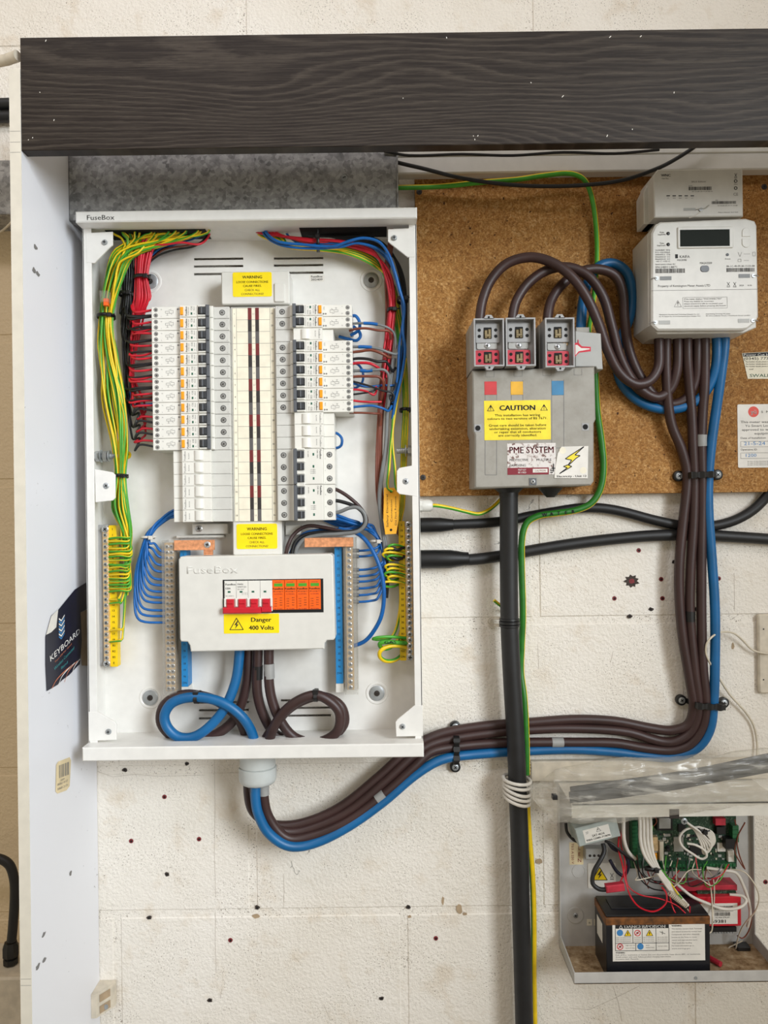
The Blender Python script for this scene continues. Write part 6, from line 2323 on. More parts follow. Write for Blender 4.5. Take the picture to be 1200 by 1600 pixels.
    # cable ties on the loops in the board
    for x, y, h, lab, a in ((309, 1089, 76, 'black cable tie holding the blue and brown loop together', 12), (494, 1086, 78, 'black cable tie holding the two brown loops together', 8)):
        c = P(x, y, h)
        t = thing('cable_tie', c, lab, 'cable tie', 'cable ties on the meter tails')
        b = MB()
        b.lathe((c[0] - 2.6, c[1], h), [(17, 0), (17, 5.2)], M['black'], 20, axis='u')
        for i in range(len(b.v)):
            u, v, hh = b.v[i]
            b.v[i] = (u, c[1] + (v - c[1]) * .56, h + (hh - h) * 1.12)
        b.build('strap', t)
        b = MB()
        b.box(c[0] - 4, c[0] + 4, c[1] + 4, c[1] + 11, h + 9, h + 16, M['black'], bev=.8)
        b.build('head', t)

    # cleats: black claws with a screw at each end
    def cleat(p0, p1, lab, h0=2.0, hc=18):
        t = thing('cable_cleat', P(*p1, 0), lab, 'cable cleat', 'black cable cleats')
        a, c = P(*p0, hc), P(*p1, hc)
        a0, c0 = P(*p0, h0), P(*p1, h0)
        va, vc = Vector(a0), Vector(c0)
        d = (vc - va)
        L = d.length
        d.normalize()
        nrm = Vector((-d.y, d.x, 0))
        b = MB()
        N = 28
        ring = []
        for k in range(N + 1):
            f = k / N
            h = h0 + (hc - h0) * min(1, max(0, (f - .12) / .06)) * min(1, max(0, (.88 - f) / .06)) + (1.6 * math.sin(f * math.pi * 9) if .18 < f < .82 else 0)
            w = 4.6 + .8 * math.cos(f * math.pi * 9)
            p = va + d * (L * f)
            ring.append((p + nrm * w, p - nrm * w, h))
        vs = []
        for q1, q2, h in ring:
            vs += [(q1.x, q1.y, h), (q2.x, q2.y, h), (q2.x, q2.y, h + 4.5), (q1.x, q1.y, h + 4.5)]
        fs = [(0, 1, 2, 3), (4 * N + 3, 4 * N + 2, 4 * N + 1, 4 * N)]
        for k in range(N):
            for e in range(4):
                i, j = 4 * k + e, 4 * k + (e + 1) % 4
                fs.append((i, i + 4, j + 4, j))
        b.add(vs, fs, M['black'])
        b.build('strap', t)
        for q in (va, vc):
            b = MB()
            b.lathe((q.x, q.y, h0), [(8.5, -1.5), (8.5, 5.5), (7, 6.5), (5.4, 6.5)], M['black'], 16)
            e = b.build('eye', t)
            b = MB()
            add_screw(b, q.x, q.y, h0 + 6, 5.4, M['zinc'])
            b.build('screw', e)
        return t
    cleat((1059, 744), (1119, 742), 'black cable cleat on the chipboard under the meter tails', 19.5, 43.5)
    cleat((1063, 1093), (1129, 1097), 'black cable cleat on the wall near the white bent wire', 1.5, 37.5)
    cleat((711, 1134), (711, 1197), 'black vertical cable cleat between the board and the black pipe', 1.5, 27)


build_tails()


# ------------------------------------------------------------------ pipe, armoured cables and small cables on the wall
def build_cables():
    t = thing('black_pipe', P(826, 2200, 36), 'long black plastic pipe dropping from the cut-out', 'pipe')
    b = MB()
    pts = [(795, 740, 55), (795, 768, 52), (795, 860, 46), (796, 970, 44), (800, 1060, 42), (806, 1160, 40), (809, 1240, 38), (812, 1320, 37), (814, 1420, 36), (817, 1520, 36), (820, 1640, 36), (824, 1900, 36), (826, 2200, 36)]
    b.tube(PP(pts), 14.2, M['black_rubber'], 24, 6)
    b.build('tube', t)
    b = MB()
    b.lathe((P(795, 776, 52)[0], P(795, 776, 52)[1], 52), [(14.6, 0), (15, 6), (22, 12), (23, 15)], M['black'], 22, axis='v')
    b.build('collar', t)
    b = MB()
    c = P(796, 980, 44)
    b.lathe((c[0], c[1], 44), [(14, 0), (16, 1), (16, 4), (14.6, 4.5), (16, 5.5), (16, 9.5), (14.6, 10), (15.6, 11), (15.4, 14), (14, 14.5)], M['black'], 22, axis='v')
    b.build('clip_ring', t)
    b = MB()
    c = P(772, 971, 6)
    for r in (9, 5.5):
        pts2 = [(c[0] + r * math.cos(a * math.pi / 8) - 1, c[1] + r * .8 * math.sin(a * math.pi / 8), 5) for a in range(4, 13)]
        b.tube([(c[0] + 16, c[1] + r * .8, 18)] + pts2 + [(c[0] + 16, c[1] - r * .8, 18)], 1.2, M['beige_plastic'], 6, 2)
    b.build('saddle_clip', label='small cream saddle clip behind the pipe ring', cat='clip')
    # armoured cables
    def boot(name, x0, x1, x2, y, r1, r2, h, lab, pts, rc):
        t = thing(name, P(x0, y, h), lab, 'cable', 'black armoured cables')
        b = MB()
        b.tube(PP(pts), rc, M['black_rubber'], 14, 6)
        b.build('sheath', t)
        c = P(x0, y, h)
        w1, w2 = P(x1, y, h)[0] - c[0], P(x2, y, h)[0] - c[0]
        b = MB()
        b.lathe(c, [(r1 * .92, 0), (r1, 1), (r1, w1 * .5), (r1 * .97, w1), (r2 + 1.5, w1 + (w2 - w1) * .75), (r2 + 1, w2), (rc, w2 + .5)], M['black'], 22, axis='u')
        b.build('heat_shrink_boot', t)
    boot('armoured_cable', 656, 688, 708, 820.5, 12, 8, 15, 'upper black armoured cable with heat-shrink boot, behind the pipe',
         [(690, 820, 15), (720, 819, 13), (760, 817, 11), (795, 813, 9.5), (830, 806, 9.5), (870, 799, 9.5), (905, 794, 9.5), (940, 794, 9.5), (975, 800, 9.5), (1020, 812, 9.5), (1065, 821, 9.5), (1110, 822, 9.5), (1145, 814, 9.5), (1175, 798, 9.5), (1198, 776, 12), (1230, 740, 30), (1262, 690, 32), (1285, 600, 32), (1292, 480, 32), (1292, 330, 32)], 8)
    boot('armoured_cable', 656, 704, 732, 874, 15, 9.5, 17, 'lower black armoured cable with heat-shrink boot, behind the pipe',
         [(710, 875, 17), (740, 874, 14), (780, 869, 11), (820, 862, 10.5), (880, 852, 10.5), (950, 843, 10.5), (1020, 837, 10.5), (1090, 836, 10.5), (1150, 839, 10.5), (1210, 843, 10.5), (1300, 850, 10.5), (1600, 858, 10.5), (1850, 860, 10.5)], 9.2)
    # green water-bond cable
    gc = [(929, 560, 40), (930, 585, 36), (933, 640, 28), (940, 690, 26), (943, 730, 26), (938, 764, 26), (924, 786, 26), (900, 797, 26), (868, 802, 26), (842, 806, 26), (824, 816, 26), (816, 838, 26), (815, 880, 24), (817, 960, 22), (815, 1010, 18), (814, 1050, 18), (819, 1090, 26), (822, 1150, 30), (823, 1210, 30)]
    t = thing('bonding_cable', P(823, 1215, 26), 'green bonding cable marked WATER running down beside the black pipe', 'cable')
    b = MB()
    b.tube(PP(gc), 5.4, M['deep_green'], 12, 6, M['yellow_wire'], .2, 0.0, 1.0, 3.9)
    b.build('sheath', t)
    b = MB()
    for s, x, y, rot in (('W', 851, 804.2, 6), ('A', 862, 803, 6), ('T', 873, 802, 4), ('E', 885, 801, 5), ('R', 896, 799.4, 10)):
        q = P(x, y, 32)
        b.text(s, q[0], q[1], 31.8, 5.6, M['ink'], rot=rot, bold=.35)
    b.build('printing', t)
    wire('bonding_cable', [(824, 1240, 24), (824, 1262, 22), (827, 1310, 20), (832, 1370, 18), (834, 1440, 16), (834, 1520, 16), (836, 1640, 16), (841, 1900, 16), (844, 2200, 16)], 4.6, M['deep_green'], 'green and yellow cable emerging below the white tie coil beside the pipe', 'cable', m2=M['yellow_wire'], share=.34, n=12, phase=-2.0)
    # earth cable along the top of the chipboard and down to the block
    w = wire('earth_cable', [(600, 292, 34), (625, 293, 34), (690, 291, 36), (750, 285, 44), (810, 280, 46), (850, 274, 46), (890, 271, 46), (912, 280, 44), (924, 305, 36), (931, 350, 28), (933, 400, 28), (930, 445, 30), (926, 480, 34), (921, 512, 46), (920, 540, 50)], 4.0, M['yellow_wire'], 'green and yellow earth cable along the top of the chipboard', 'cable', m2=M['green_wire'], share=.5, n=12, sub=6, phase=-.3)
    wire('black_cable', [(600, 246, 62), (622, 254, 60), (660, 263, 56), (720, 278, 52), (790, 288, 50), (850, 291, 50), (915, 289, 50), (975, 281, 52), (1030, 262, 56), (1060, 246, 60), (1090, 226, 66), (1120, 200, 70)], 3.0, M['black_rubber'], 'thin black cable drooping below the fascia above the chipboard', 'cable', n=10, sub=6)
    wire('black_cable', [(600, 236, 90), (640, 243, 86), (720, 241, 84), (800, 243, 84), (880, 238, 84), (960, 240, 84), (1030, 234, 84)], 2.2, M['black_rubber'], 'thin black cable tucked just under the fascia edge', 'cable', n=8)
    # white gland in the board side with a short earth wire
    t = thing('cable_gland', P(665, 800, 30), 'small white gland in the side of the board by the chipboard edge', 'gland')
    c = P(660, 790, 40)
    b = MB()
    b.lathe((UR_ + .4, c[1], 40), [(9, 0), (10.5, 1), (10.5, 6), (9, 7)], M['white_plastic'], 8, axis='u')
    b.lathe((UR_ + 7, c[1], 40), [(9.5, 0), (9.5, 11), (7.5, 15), (5, 16)], M['white_plastic'], 14, axis='u')
    b.build('nut', t)
    wire('earth_wire', [(670, 790, 40), (682, 790, 40), (705, 794, 36), (730, 800, 30), (748, 803, 24), (765, 796, 18), (780, 783, 14), (790, 770, 14)], 3.0, M['yellow_wire'], 'green and yellow wire from the white gland to behind the pipe', m2=M['green_wire'], share=.45, n=10)
    wire('earth_wire', [(772, 938, 20), (778, 943, 18), (786, 949, 14), (796, 955, 10)], 2.8, M['yellow_wire'], 'short cut end of earth wire poking out behind the pipe', m2=M['green_wire'], share=.45, n=10)
    # white cable-tie coil round the pipe
    t = thing('tie_coil', P(806, 1258, 30), 'coil of white cord wound round the black pipe below the bag neck', 'cord')
    for k in range(5):
        y = 1218 + 7.5 * k
        c = P(808, y, 39)
        b = MB()
        sd, tl = jit(1.4), jit(2.2)
        pts2 = []
        for a in range(0, 25):
            an = a * math.pi / 12
            pts2.append((c[0] + (20.5 + sd) * math.cos(an) - .5, c[1] - (5 + tl) * math.cos(an - .5), 39 + (19 + sd) * math.sin(an)))
        b.tube(pts2, 2.7, M['cable_white'], 8, 2)
        b.build('turn', t)
    # right edge: white clip strip and bent thin wire
    b = MB()
    a, c = P(1187, 1084, 10), P(1207, 960, 10)
    b.rrect(a[0], c[0], a[1], c[1], 1.5, 9, 4, M['beige_plastic'], bev=2)
    o = b.build('cover_strip', label='cream plastic cover strip on the wall by the bent white wire', cat='cover strip')
    for y in (983, 1062):
        c = P(1193, y, 9)
        b = MB()
        b.cyl(c[0], c[1], 9, 9.3, 1.3, M['screw_dark'], 8)
        b.build('screw_hole', o)
    wire('thin_cable', [(1215, 1020, 14), (1195, 1021, 13), (1175, 1015, 10), (1160, 1000, 12), (1145, 989, 20), (1122, 989, 34), (1105, 1004, 38), (1104, 1024, 36), (1118, 1050, 26), (1140, 1085, 12), (1165, 1113, 8), (1178, 1135, 6), (1183, 1165, 6), (1182, 1190, 8)], 1.6, M['wire_cream'], 'thin cream wire bent in a loop over the blue tail', 'cable', n=8, sub=6)

    # stickers on the chipboard
    h = 18
    t = thing('meter_sticker', P(1190, 731, h), 'white meter installation sticker with orange roundel on the chipboard', 'sticker')
    a, c = P(1153, 731, h), P(1237, 631, h)
    b = MB()
    b.rrect(a[0], c[0], a[1], c[1], h + .2, h + .7, 2, M['paper_white'])
    b.build('paper', t)
    b = MB()
    q = P(1177, 643.5, h)
    b.lathe((q[0], q[1], h + .7), [(8.6, 0), (8.6, .15)], M['brand_red'], 24)
    b.text('yü', q[0], q[1], h + 1, 7, M['white_ink'], bold=.15)
    hh = h + .9

    def tx(s, x, y, cap, w=None, al='L', m=None):
        p = P(x, y, h)
        b.text(s, p[0], p[1], hh, cap, m or M['ink'], al, width=w)
    tx('S  M  A  R  T', 1189, 643.5, 3.4, 40)
    for k, s in enumerate(('This meter was installed by', 'Yü Smart Ltd who are', 'approved to work on this', 'equipment.')):
        p = P(1195, 659 + 6 * k, h)
        b.text(s, p[0], p[1], hh, 3.8, M['ink'], 'C', width=(78, 64, 74, 34)[k])
    tx('Date of Installation', 1157, 684.5, 3.0, 40)
    tx('21-5-24', 1162, 693, 5.5, 34, m=M['blue_ink'])
    tx('Operative ID', 1157, 702.5, 3.0, 26)
    tx('1200', 1165, 711.5, 5, 17, m=M['blue_ink'])
    for y0, y1 in ((689, 698.5), (707, 716.5)):
        p0, p1 = P(1157, y1, h), P(1230, y0, h)
        for s0, s1 in (((p0[0], p0[1]), (p1[0], p0[1])), ((p1[0], p0[1]), (p1[0], p1[1])), ((p1[0], p1[1]), (p0[0], p1[1])), ((p0[0], p1[1]), (p0[0], p0[1]))):
            b.line(s0, s1, .5, hh, M['ink_grey'])
    for k in range(3):
        tx('In case of any electrical fault do not attempt to', 1168, 721 + 2.7 * k, 1.6, 60)
    b.build('printing', t)
    t = thing('supply_card', P(1190, 592, h), 'old cream supply card with green lettering pinned on the chipboard', 'card')
    b = MB()
    card = [(1159, 552), (1235, 548), (1236, 592), (1168, 592)]
    b.prism([P(x, y, h)[:2] for x, y in card], h + .2, h + .8, M['paper_cream'])
    b.build('paper', t)
    b = MB()
    b.poly([P(x, y, h)[:2] for x, y in ((1160, 552.5), (1235, 548.5), (1235, 554.5), (1161, 557.5))][::-1], h + .95, M['ink'])
    hh = h + 1.1
    tx('Power Cut Helpline', 1162, 554.6, 3.6, 60, m=M['white_ink'])
    tx('(0345) 7774440', 1162, 560.5, 4.4, 58)
    for k in range(3):
        tx('For further details please contact', 1165, 565.5 + 3.6 * k, 2.0, 44)
    tx('on/off', 1170, 577, 2)
    tx('SWALEC', 1171, 587, 5, 40, m=M['green_ink'])
    b.build('printing', t)


build_cables()


# ------------------------------------------------------------------ alarm control box at the lower corner
def build_alarm():
    ag = M['alarm_grey']
    t = thing('alarm_box', P(1030, 1537, 2), 'open grey steel alarm control box with dusty tray and cream top edge', 'control box')
    uL, uR = P(873, 1400, 3)[0], P(1176, 1400, 3)[0]
    vT, vB, HD = -440.0, -709.0, 101.0
    b = MB()
    b.box(uL, uR, vB, vT, 1.2, 3, ag)
    b.build('back_plate', t)
    b = MB()
    b.box(uL, uR, vT - 2, vT, 3, HD, M['alarm_lip'])
    b.box(uL - .5, uR, vT - 20.5, vT, HD - 1.5, HD, M['alarm_lip'])
    lip = b.build('top_lip', t, label='cream folded top edge')
    a, c = P(1046, 1279, HD), P(1061, 1264, HD)
    b = MB()
    b.box(a[0], c[0], a[1], c[1], HD - .5, HD + .4, M['screw_dark'])
    b.build('notch', lip)
    b = MB()
    b.box(uL, uR, vB, vB + 1.5, 3, HD, M['dust'])
    tray = b.build('tray_floor', t, label='dusty brown tray floor')
    b = MB()
    b.box(uL, uR, vB, vB + 17, HD - 1.5, HD, ag, bev=.4)
    b.build('front_lip', t)
    for u in (uL, uR - 1.5):
        b = MB()
        # side: shallow along the tray, thin up the back
        pr = [(vB, 3), (vB, HD - 1.6), (vB + 17, HD - 1.6), (vB + 22, 12), (vT - 2, 12), (vT - 2, 3)]
        n = len(pr)
        b.add([(u, p[0], p[1]) for p in pr] + [(u + 1.5, p[0], p[1]) for p in pr], [tuple(range(n)), tuple(range(n, 2 * n))[::-1]] + [(i, n + i, n + (i + 1) % n, (i + 1) % n) for i in range(n)], ag)
        b.build('side_wall', t)
    c = P(1087, 1528, HD)
    b = MB()
    b.cyl(c[0], c[1], HD, HD + .8, 2.4, M['zinc'], 12)
    b.build('rivet', t)
    c = P(904, 1361, 3)
    b = MB()
    b.lathe((c[0], c[1], 3), [(11, 0), (10.6, .8), (10, .8), (9.6, .2)], ag, 22)
    b.build('knockout', t)
    c = P(899, 1430, 3)
    b = MB()
    b.lathe((c[0], c[1], 3), [(13.5, 0), (12.8, 1.2), (11, 1.2), (8, .4)], ag, 24)
    k = b.build('mounting_dimple', t)
    b = MB()
    add_screw(b, c[0], c[1], 3.6, 4, M['zinc'])
    b.build('screw', k)
    for x, s in ((921, 'n'), (932, 'F')):
        a, c = P(x - 4, 1446, 3), P(x + 4, 1436, 3)
        b = MB()
        b.box(a[0], c[0], a[1], c[1], 3, 3.3, M['paper_cream'])
        e = b.build('letter_sticker', t)
        b = MB()
        b.text(s, (a[0] + c[0]) / 2, (a[1] + c[1]) / 2, 3.5, 4.5, M['ink'])
        b.build('printing', e)
    # mains fuse label, terminal block and warning label
    a, c = P(890, 1351, 3), P(911, 1316, 3)
    b = MB()
    b.box(a[0], c[0], a[1], c[1], 3, 3.3, M['sticker_beige'])
    e = b.build('fuse_label', t, label='beige fuse rating label')
    b = MB()
    um, vm = (a[0] + c[0]) / 2, (a[1] + c[1]) / 2
    b.text('T0.5 A 230 V', um - 6, vm, 3.5, 3.6, M['maroon_ink'], rot=-90, width=33)
    for k2, s in enumerate(('L', 'E', 'N')):
        b.text(s, um + 5, vm + 9 - 10 * k2, 3.5, 6, M['maroon_ink'])
    b.build('printing', e)
    tb = thing('terminal_block', P(935, 1345, 3), 'small grey mains terminal block under the transformer', 'terminal block')
    a, c = P(915, 1343, 18), P(950, 1326, 18)
    b = MB()
    b.box(a[0], c[0], a[1], c[1], 3.2, 18, M['meter_grey'], bev=1)
    b.build('body', tb)
    for k2 in range(4):
        b = MB()
        b.cyl(a[0] + 7 + 7 * k2, a[1] + 6, 17.8, 18.4, 2.2, M['screw_dark'], 10)
        b.build('terminal_hole', tb)
    a, c = P(919, 1388, 4), P(962, 1348, 4)
    b = MB()
    b.rrect(a[0], c[0], a[1], c[1], 3, 4.4, 2, M['paper_white'])
    e = b.build('mains_label', t, label='white plate with yellow high voltage triangle')
    b = MB()
    q = P(937, 1365, 4.4)
    s = 24
    b.poly([(q[0] - s / 2, q[1] - s * .43), (q[0] + s / 2, q[1] - s * .43), (q[0], q[1] + s * .43)], 4.6, M['yellow_strip'])
    triangle(b, q[0], q[1], s, 4.7, M['ink'], 1.2)
    bolt_symbol(b, q[0], q[1] - 2, 14, 4.8, M['ink'])
    q = P(956, 1368, 4.4)
    b.line((q[0] - 2.5, q[1] - 4), (q[0] + 2.5, q[1] + 4), .8, 4.7, M['ink'])
    b.line((q[0] + 2.5, q[1] - 4), (q[0] - 2.5, q[1] + 4), .8, 4.7, M['ink'])
    b.line((q[0] - 3, q[1] - 6), (q[0] + 3, q[1] - 6), 1.2, 4.7, M['ink'])
    b.build('printing', e)

    # transformer
    c = P(934, 1301, 66)
    x = thing('power_supply', P(934, 1322, 30), 'tilted grey power transformer with white label inside the alarm box', 'transformer')
    b = MB()
    b.box(c[0] - 33, c[0] + 33, c[1] - 14.5, c[1] + 14.5, 30, 66, M['tx_grey'], bev=1.2)
    b.box(c[0] - 36, c[0] + 30, c[1] - 13, c[1] + 13, 28, 32, M['tx_grey'])
    b.rotate(14, c)
    bd = b.build('case', x)
    b = MB()
    b.box(c[0] - 22, c[0] + 19, c[1] - 11, c[1] + 9, 66, 66.4, M['paper_white'])
    b.rotate(14, c)
    e = b.build('rating_label', x)
    b = MB()
    b.text('SAT-4616', c[0], c[1] - 2.5, 66.6, 3.4, M['ink'], bold=.1)
    b.text('9904-12080-719696', c[0] - 1, c[1] - 7.5, 66.6, 3.0, M['ink'], width=38, bold=.1)
    triangle(b, c[0] + 2, c[1] + 5, 7, 66.6, M['ink'], .5)
    b.text('AC', c[0] + 2, c[1] + 5, 66.6, 2, M['ink'])
    b.text('SF', c[0] - 16, c[1] + 4, 66.6, 3.5, M['ink_grey'])
    b.rotate(14, c)
    b.build('printing', e)
    b = MB()
    for k2 in range(4):
        b.box(c[0] - 5 + 8 * k2, c[0] - 1 + 8 * k2, c[1] - 19, c[1] - 14, 40, 56, M['white_plastic'], bev=.6)
    b.rotate(14, c)
    b.build('terminal_strip', x)

    # main circuit board with its components
    h = 22
    p = thing('circuit_board', P(1066, 1356, 10), 'green alarm circuit board with terminal strip and components', 'circuit board')
    a, c = P(984, 1357, h), P(1150, 1262, h)
    b = MB()
    b.box(a[0], c[0], a[1], c[1], h - 1.6, h, M['pcb'])
    for q in ((a[0] + 5, a[1] + 5), (c[0] - 5, a[1] + 5)):
        b.cyl(q[0], q[1], 3, h - 1.6, 2.5, M['white_plastic'], 8)
    b.build('board', p)
    for k2 in range(22):
        u0, v0 = P(1031 + 5.2 * k2, 1355, h)[0], P(1090, 1356, h)[1]
        b = MB()
        b.box(u0, u0 + 4.9, v0, v0 + 11, h, h + 11, M['pcb_green'], bev=.5)
        b.cyl(u0 + 2.4, v0 + 5, h + 10.9, h + 11.3, 1.6, M['steel'] if k2 > 9 and k2 % 3 else M['hole'], 8)
        b.build('screw_terminal', p)
    for k2 in range(12):
        u0, v0 = P(984, 1300, h)[0], P(985, 1352, h)[1] + 6.2 * k2
        b = MB()
        b.box(u0, u0 + 9, v0, v0 + 5.9, h, h + 11, M['pcb_green'], bev=.5)
        b.build('screw_terminal', p)
    for k2 in range(4):
        u0, v0 = P(1139, 1300, h)[0], P(1139, 1311, h)[1] + 6.6 * k2
        b = MB()
        b.box(u0, u0 + 10, v0, v0 + 6.3, h, h + 13, M['pcb_green'], bev=.5)
        b.build('screw_terminal', p)
    comps = [(1027, 1051, 1276, 1298, 14, 'chip_black'), (1030, 1048, 1278, 1295, 15, 'meter_grey'), (1053, 1068, 1308, 1331, 2, 'meter_grey'), (1121, 1134, 1317, 1331, 2, 'paper_white'), (1134, 1149, 1311, 1327, 14, 'chip_black'),
             (1138, 1147, 1329, 1338, 6, 'paper_white'), (1138, 1147, 1338.5, 1347, 6, 'paper_white'), (1031, 1037, 1315, 1345, 7, 'wire_cream'), (1020, 1028, 1308, 1330, 9, 'brass'), (1078, 1100, 1320, 1336, 3, 'chip_black'),
             (1102, 1118, 1300, 1313, 3, 'chip_black'), (1060, 1072, 1288, 1300, 3, 'chip_black'), (1118, 1134, 1279, 1290, 10, 'carrier_red'), (1120, 1134, 1292, 1304, 8, 'chip_black'), (1019, 1027, 1334, 1344, 6, 'orange_button')]
    for x0, x1, y0, y1, th, m in comps:
        q0, q1 = P(x0, y1, h + th), P(x1, y0, h + th)
        b = MB()
        b.box(q0[0], q1[0], q0[1], q1[1], h, h + th, M[m], bev=.5)
        b.build('component', p)
    for k2 in range(120):
        q = P(R.uniform(1022, 1132), R.uniform(1302, 1343), h)
        w, hh2 = R.choice(((1.6, .9), (.9, 1.6), (2.6, 2.0), (1.2, 1.2)))
        b = MB()
        b.box(q[0] - w, q[0] + w, q[1] - hh2, q[1] + hh2, h, h + R.uniform(.8, 1.8), M[R.choice(('meter_grey', 'chip_black', 'wire_cream', 'meter_grey'))])
        b.build('surface_component', p)
    for x0, y0 in ((1126, 1297), (1112, 1318), (1042, 1325)):
        q = P(x0, y0, h)
        b = MB()
        b.lathe((q[0], q[1], h), [(3.2, 0), (3.2, 7), (2.6, 7.6)], M['chip_black'], 14)
        b.build('capacitor', p)
    # small QR-sized blank sticker carries no code
    # battery
    hf = 90
    a, c = P(948, 1517, hf), P(1109, 1432, hf)
    bt = thing('battery', (a[0], vB + 1.5, 25), 'black sealed battery with danger label standing in the alarm box tray', 'battery')
    u0, u1, v0, v1 = a[0], c[0], vB + 2.0, c[1]
    b = MB()
    b.box(u0, u1, v0, v1 - 12, 28, hf, M['battery'], bev=1)
    b.build('case', bt)
    b = MB()
    b.box(u0 - .6, u1 + .6, v1 - 11.8, v1 - .4, 27.5, hf + .6, M['battery_tape'], bev=1)
    b.build('lid_band', bt, label='brown scuffed lid band')
    b = MB()
    b.box(u0 + 1, u1 - 1, v1 - .5, v1 + 2.5, 28.5, hf - 2, M['battery'], bev=.8)
    b.box(u0 + 14, u1 - 30, v1 + 2.4, v1 + 4, 40, 70, M['battery'], bev=.5)
    b.build('lid', bt)
    a2, c2 = P(957.5, 1502, hf), P(1101, 1441.5, hf)
    b = MB()
    b.box(a2[0], c2[0], a2[1], c2[1], hf, hf + .4, M['paper_white'])
    lb = b.build('danger_label', bt, label='white danger and poison label')
    b = MB()
    hh, i, g = hf + .6, M['ink'], M['ink_grey']
    W_, H_ = c2[0] - a2[0], c2[1] - a2[1]
    X = lambda f: a2[0] + W_ * f
    Y = lambda f: c2[1] - H_ * f
    b.quad(X(.03), X(.61), Y(.13), Y(.03), hh, i)
    b.text('DANGER/POISON', X(.35), Y(.08), hh + .15, 4.4, M['white_ink'], width=W_ * .44, bold=.2)
    triangle(b, X(.09), Y(.08), 5, hh + .15, M['white_ink'], .6)
    for f0, f1 in (((.03, .13), (.03, .72)), ((.61, .13), (.61, .72)), ((.22, .13), (.22, .52)), ((.32, .13), (.32, .52)), ((.47, .13), (.47, .72)), ((.25, .52), (.25, .72)), ((.03, .52), (.61, .52)), ((.03, .72), (.61, .72))):
        b.line((X(f0[0]), Y(f0[1])), (X(f1[0]), Y(f1[1])), .8, hh, i)
    for fx, fy, m in ((.08, .24, 'blue_ink'), (.30, .61, 'blue_ink')):
        b.lathe((X(fx), Y(fy), hh), [(4.8, 0), (4.8, .1)], M[m], 18)
    for fx, fy in ((.27, .25), (.08, .61)):
        b.ring(X(fx), Y(fy), hh, hh + .1, 4.8, 3.7, M['red_ink'], 18)
        b.line((X(fx) - 3, Y(fy) - 3), (X(fx) + 3, Y(fy) + 3), .9, hh + .1, M['red_ink'])
        b.line((X(fx) - 1.5, Y(fy)), (X(fx) + 1.5, Y(fy)), 2.6, hh + .05, i)
    for fx in (.165, .40):
        q = (X(fx), Y(.25))
        b.poly([(q[0] - 5, q[1] - 4), (q[0] + 5, q[1] - 4), (q[0], q[1] + 5)], hh, M['yellow_strip'])
        triangle(b, q[0], q[1], 10, hh + .1, i, .7)
        b.line((q[0], q[1] - 2.5), (q[0], q[1] + 1.5), 1.4, hh + .12, i)
    b.line((X(.51), Y(.22)), (X(.57), Y(.28)), .7, hh, i)
    b.line((X(.54), Y(.2)), (X(.54), Y(.3)), .7, hh, i)
    for fx, w, n in ((.04, .16, 3), (.235, .07, 3), (.33, .12, 3), (.485, .11, 3)):
        for k2 in range(n):
            b.text('RISK OF EXPLOSION', X(fx), Y(.37 + .05 * k2), hh, 1.5, g, 'L', width=W_ * w)
    b.text('KEEP OUT OF', X(.14), Y(.58), hh, 1.6, g, 'L', width=W_ * .1)
    b.text('REACH OF CHILD', X(.14), Y(.65), hh, 1.6, g, 'L', width=W_ * .1)
    b.text('READ', X(.36), Y(.58), hh, 1.6, g, 'L')
    b.text('INSTRUCTIONS', X(.36), Y(.64), hh, 1.6, g, 'L', width=W_ * .09)
    b.text('DO NOT OPEN', X(.49), Y(.61), hh, 1.6, g, 'L', width=W_ * .1)
    b.text('WARNING:', X(.03), Y(.77), hh, 2, i, 'L', bold=.1)
    for k2, s in enumerate(('Risk of fire, explosion or burns. Do not disassemble, heat above 60C, or incinerate.', 'Avoid contact with acid. Follow product charging instructions.', 'Contains lead. Recycle.')):
        b.text(s, X(.03), Y(.83 + .055 * k2), hh, 2.0, g, 'L', width=W_ * (.92, .6, .25)[k2])
    b.text('WARNING:', X(.64), Y(.07), hh, 2.2, i, 'L', bold=.1)
    for k2, (s, w) in enumerate((('This battery contains lead. Terminals', .33), ('and related accessories contain lead', .32), ('Compounds, and other chemicals', .3), ('known to the State to cause', .27), ('cancer and reproductive harm.', .28), ('Wash hands after handling.', .22), ('For more information go to', .24), ('www.warnings.gov', .2))):
        b.text(s, X(.64), Y(.15 + .075 * k2), hh, 2.0, g, 'L', width=W_ * w)
    b.build('printing', lb)
    a3 = (u0 - .3, v1 - 40)
    b = MB()
    b.add([(u0 - .3, v1 - 50, 40), (u0 - .3, v1 - 50, 70), (u0 - .3, v1 - 20, 70), (u0 - .3, v1 - 20, 40)], [(0, 1, 2, 3)], M['paper_white'])
    b.build('side_label', bt)

    # red plug-on module
    hm = 44
    rm = thing('red_module', P(1125, 1455, 10), 'red plug-on module with white barcode label beside the battery', 'module')
    a, c = P(1088, 1448, hm), P(1158, 1401, hm)
    b = MB()
    b.rrect(a[0], c[0], a[1], c[1], 4, hm, 2, M['red'], bev=1)
    b.build('case', rm)
    a2, c2 = P(1095, 1444, hm), P(1152, 1411, hm)
    b = MB()
    b.box(a2[0], c2[0], a2[1], c2[1], hm, hm + .4, M['paper_white'])
    e = b.build('barcode_label', rm)
    b = MB()
    u, vv = (a2[0] + c2[0]) / 2 + 5, c2[1]
    barcode(b, u - 17, u + 17, vv - 10, vv - 4, hm + .6)
    barcode(b, u - 12, u + 12, vv - 19.5, vv - 14, hm + .6)
    b.text('1042000058010043135', u, vv - 12, hm + .6, 1.6, M['ink'], width=34)
    b.text('02.446.276.69', u, vv - 22, hm + .6, 2, M['ink'], width=22)
    b.text('69381', u - 6, vv - 28, hm + .6, 5, M['ink'], width=22, bold=.2)
    b.build('printing', e)
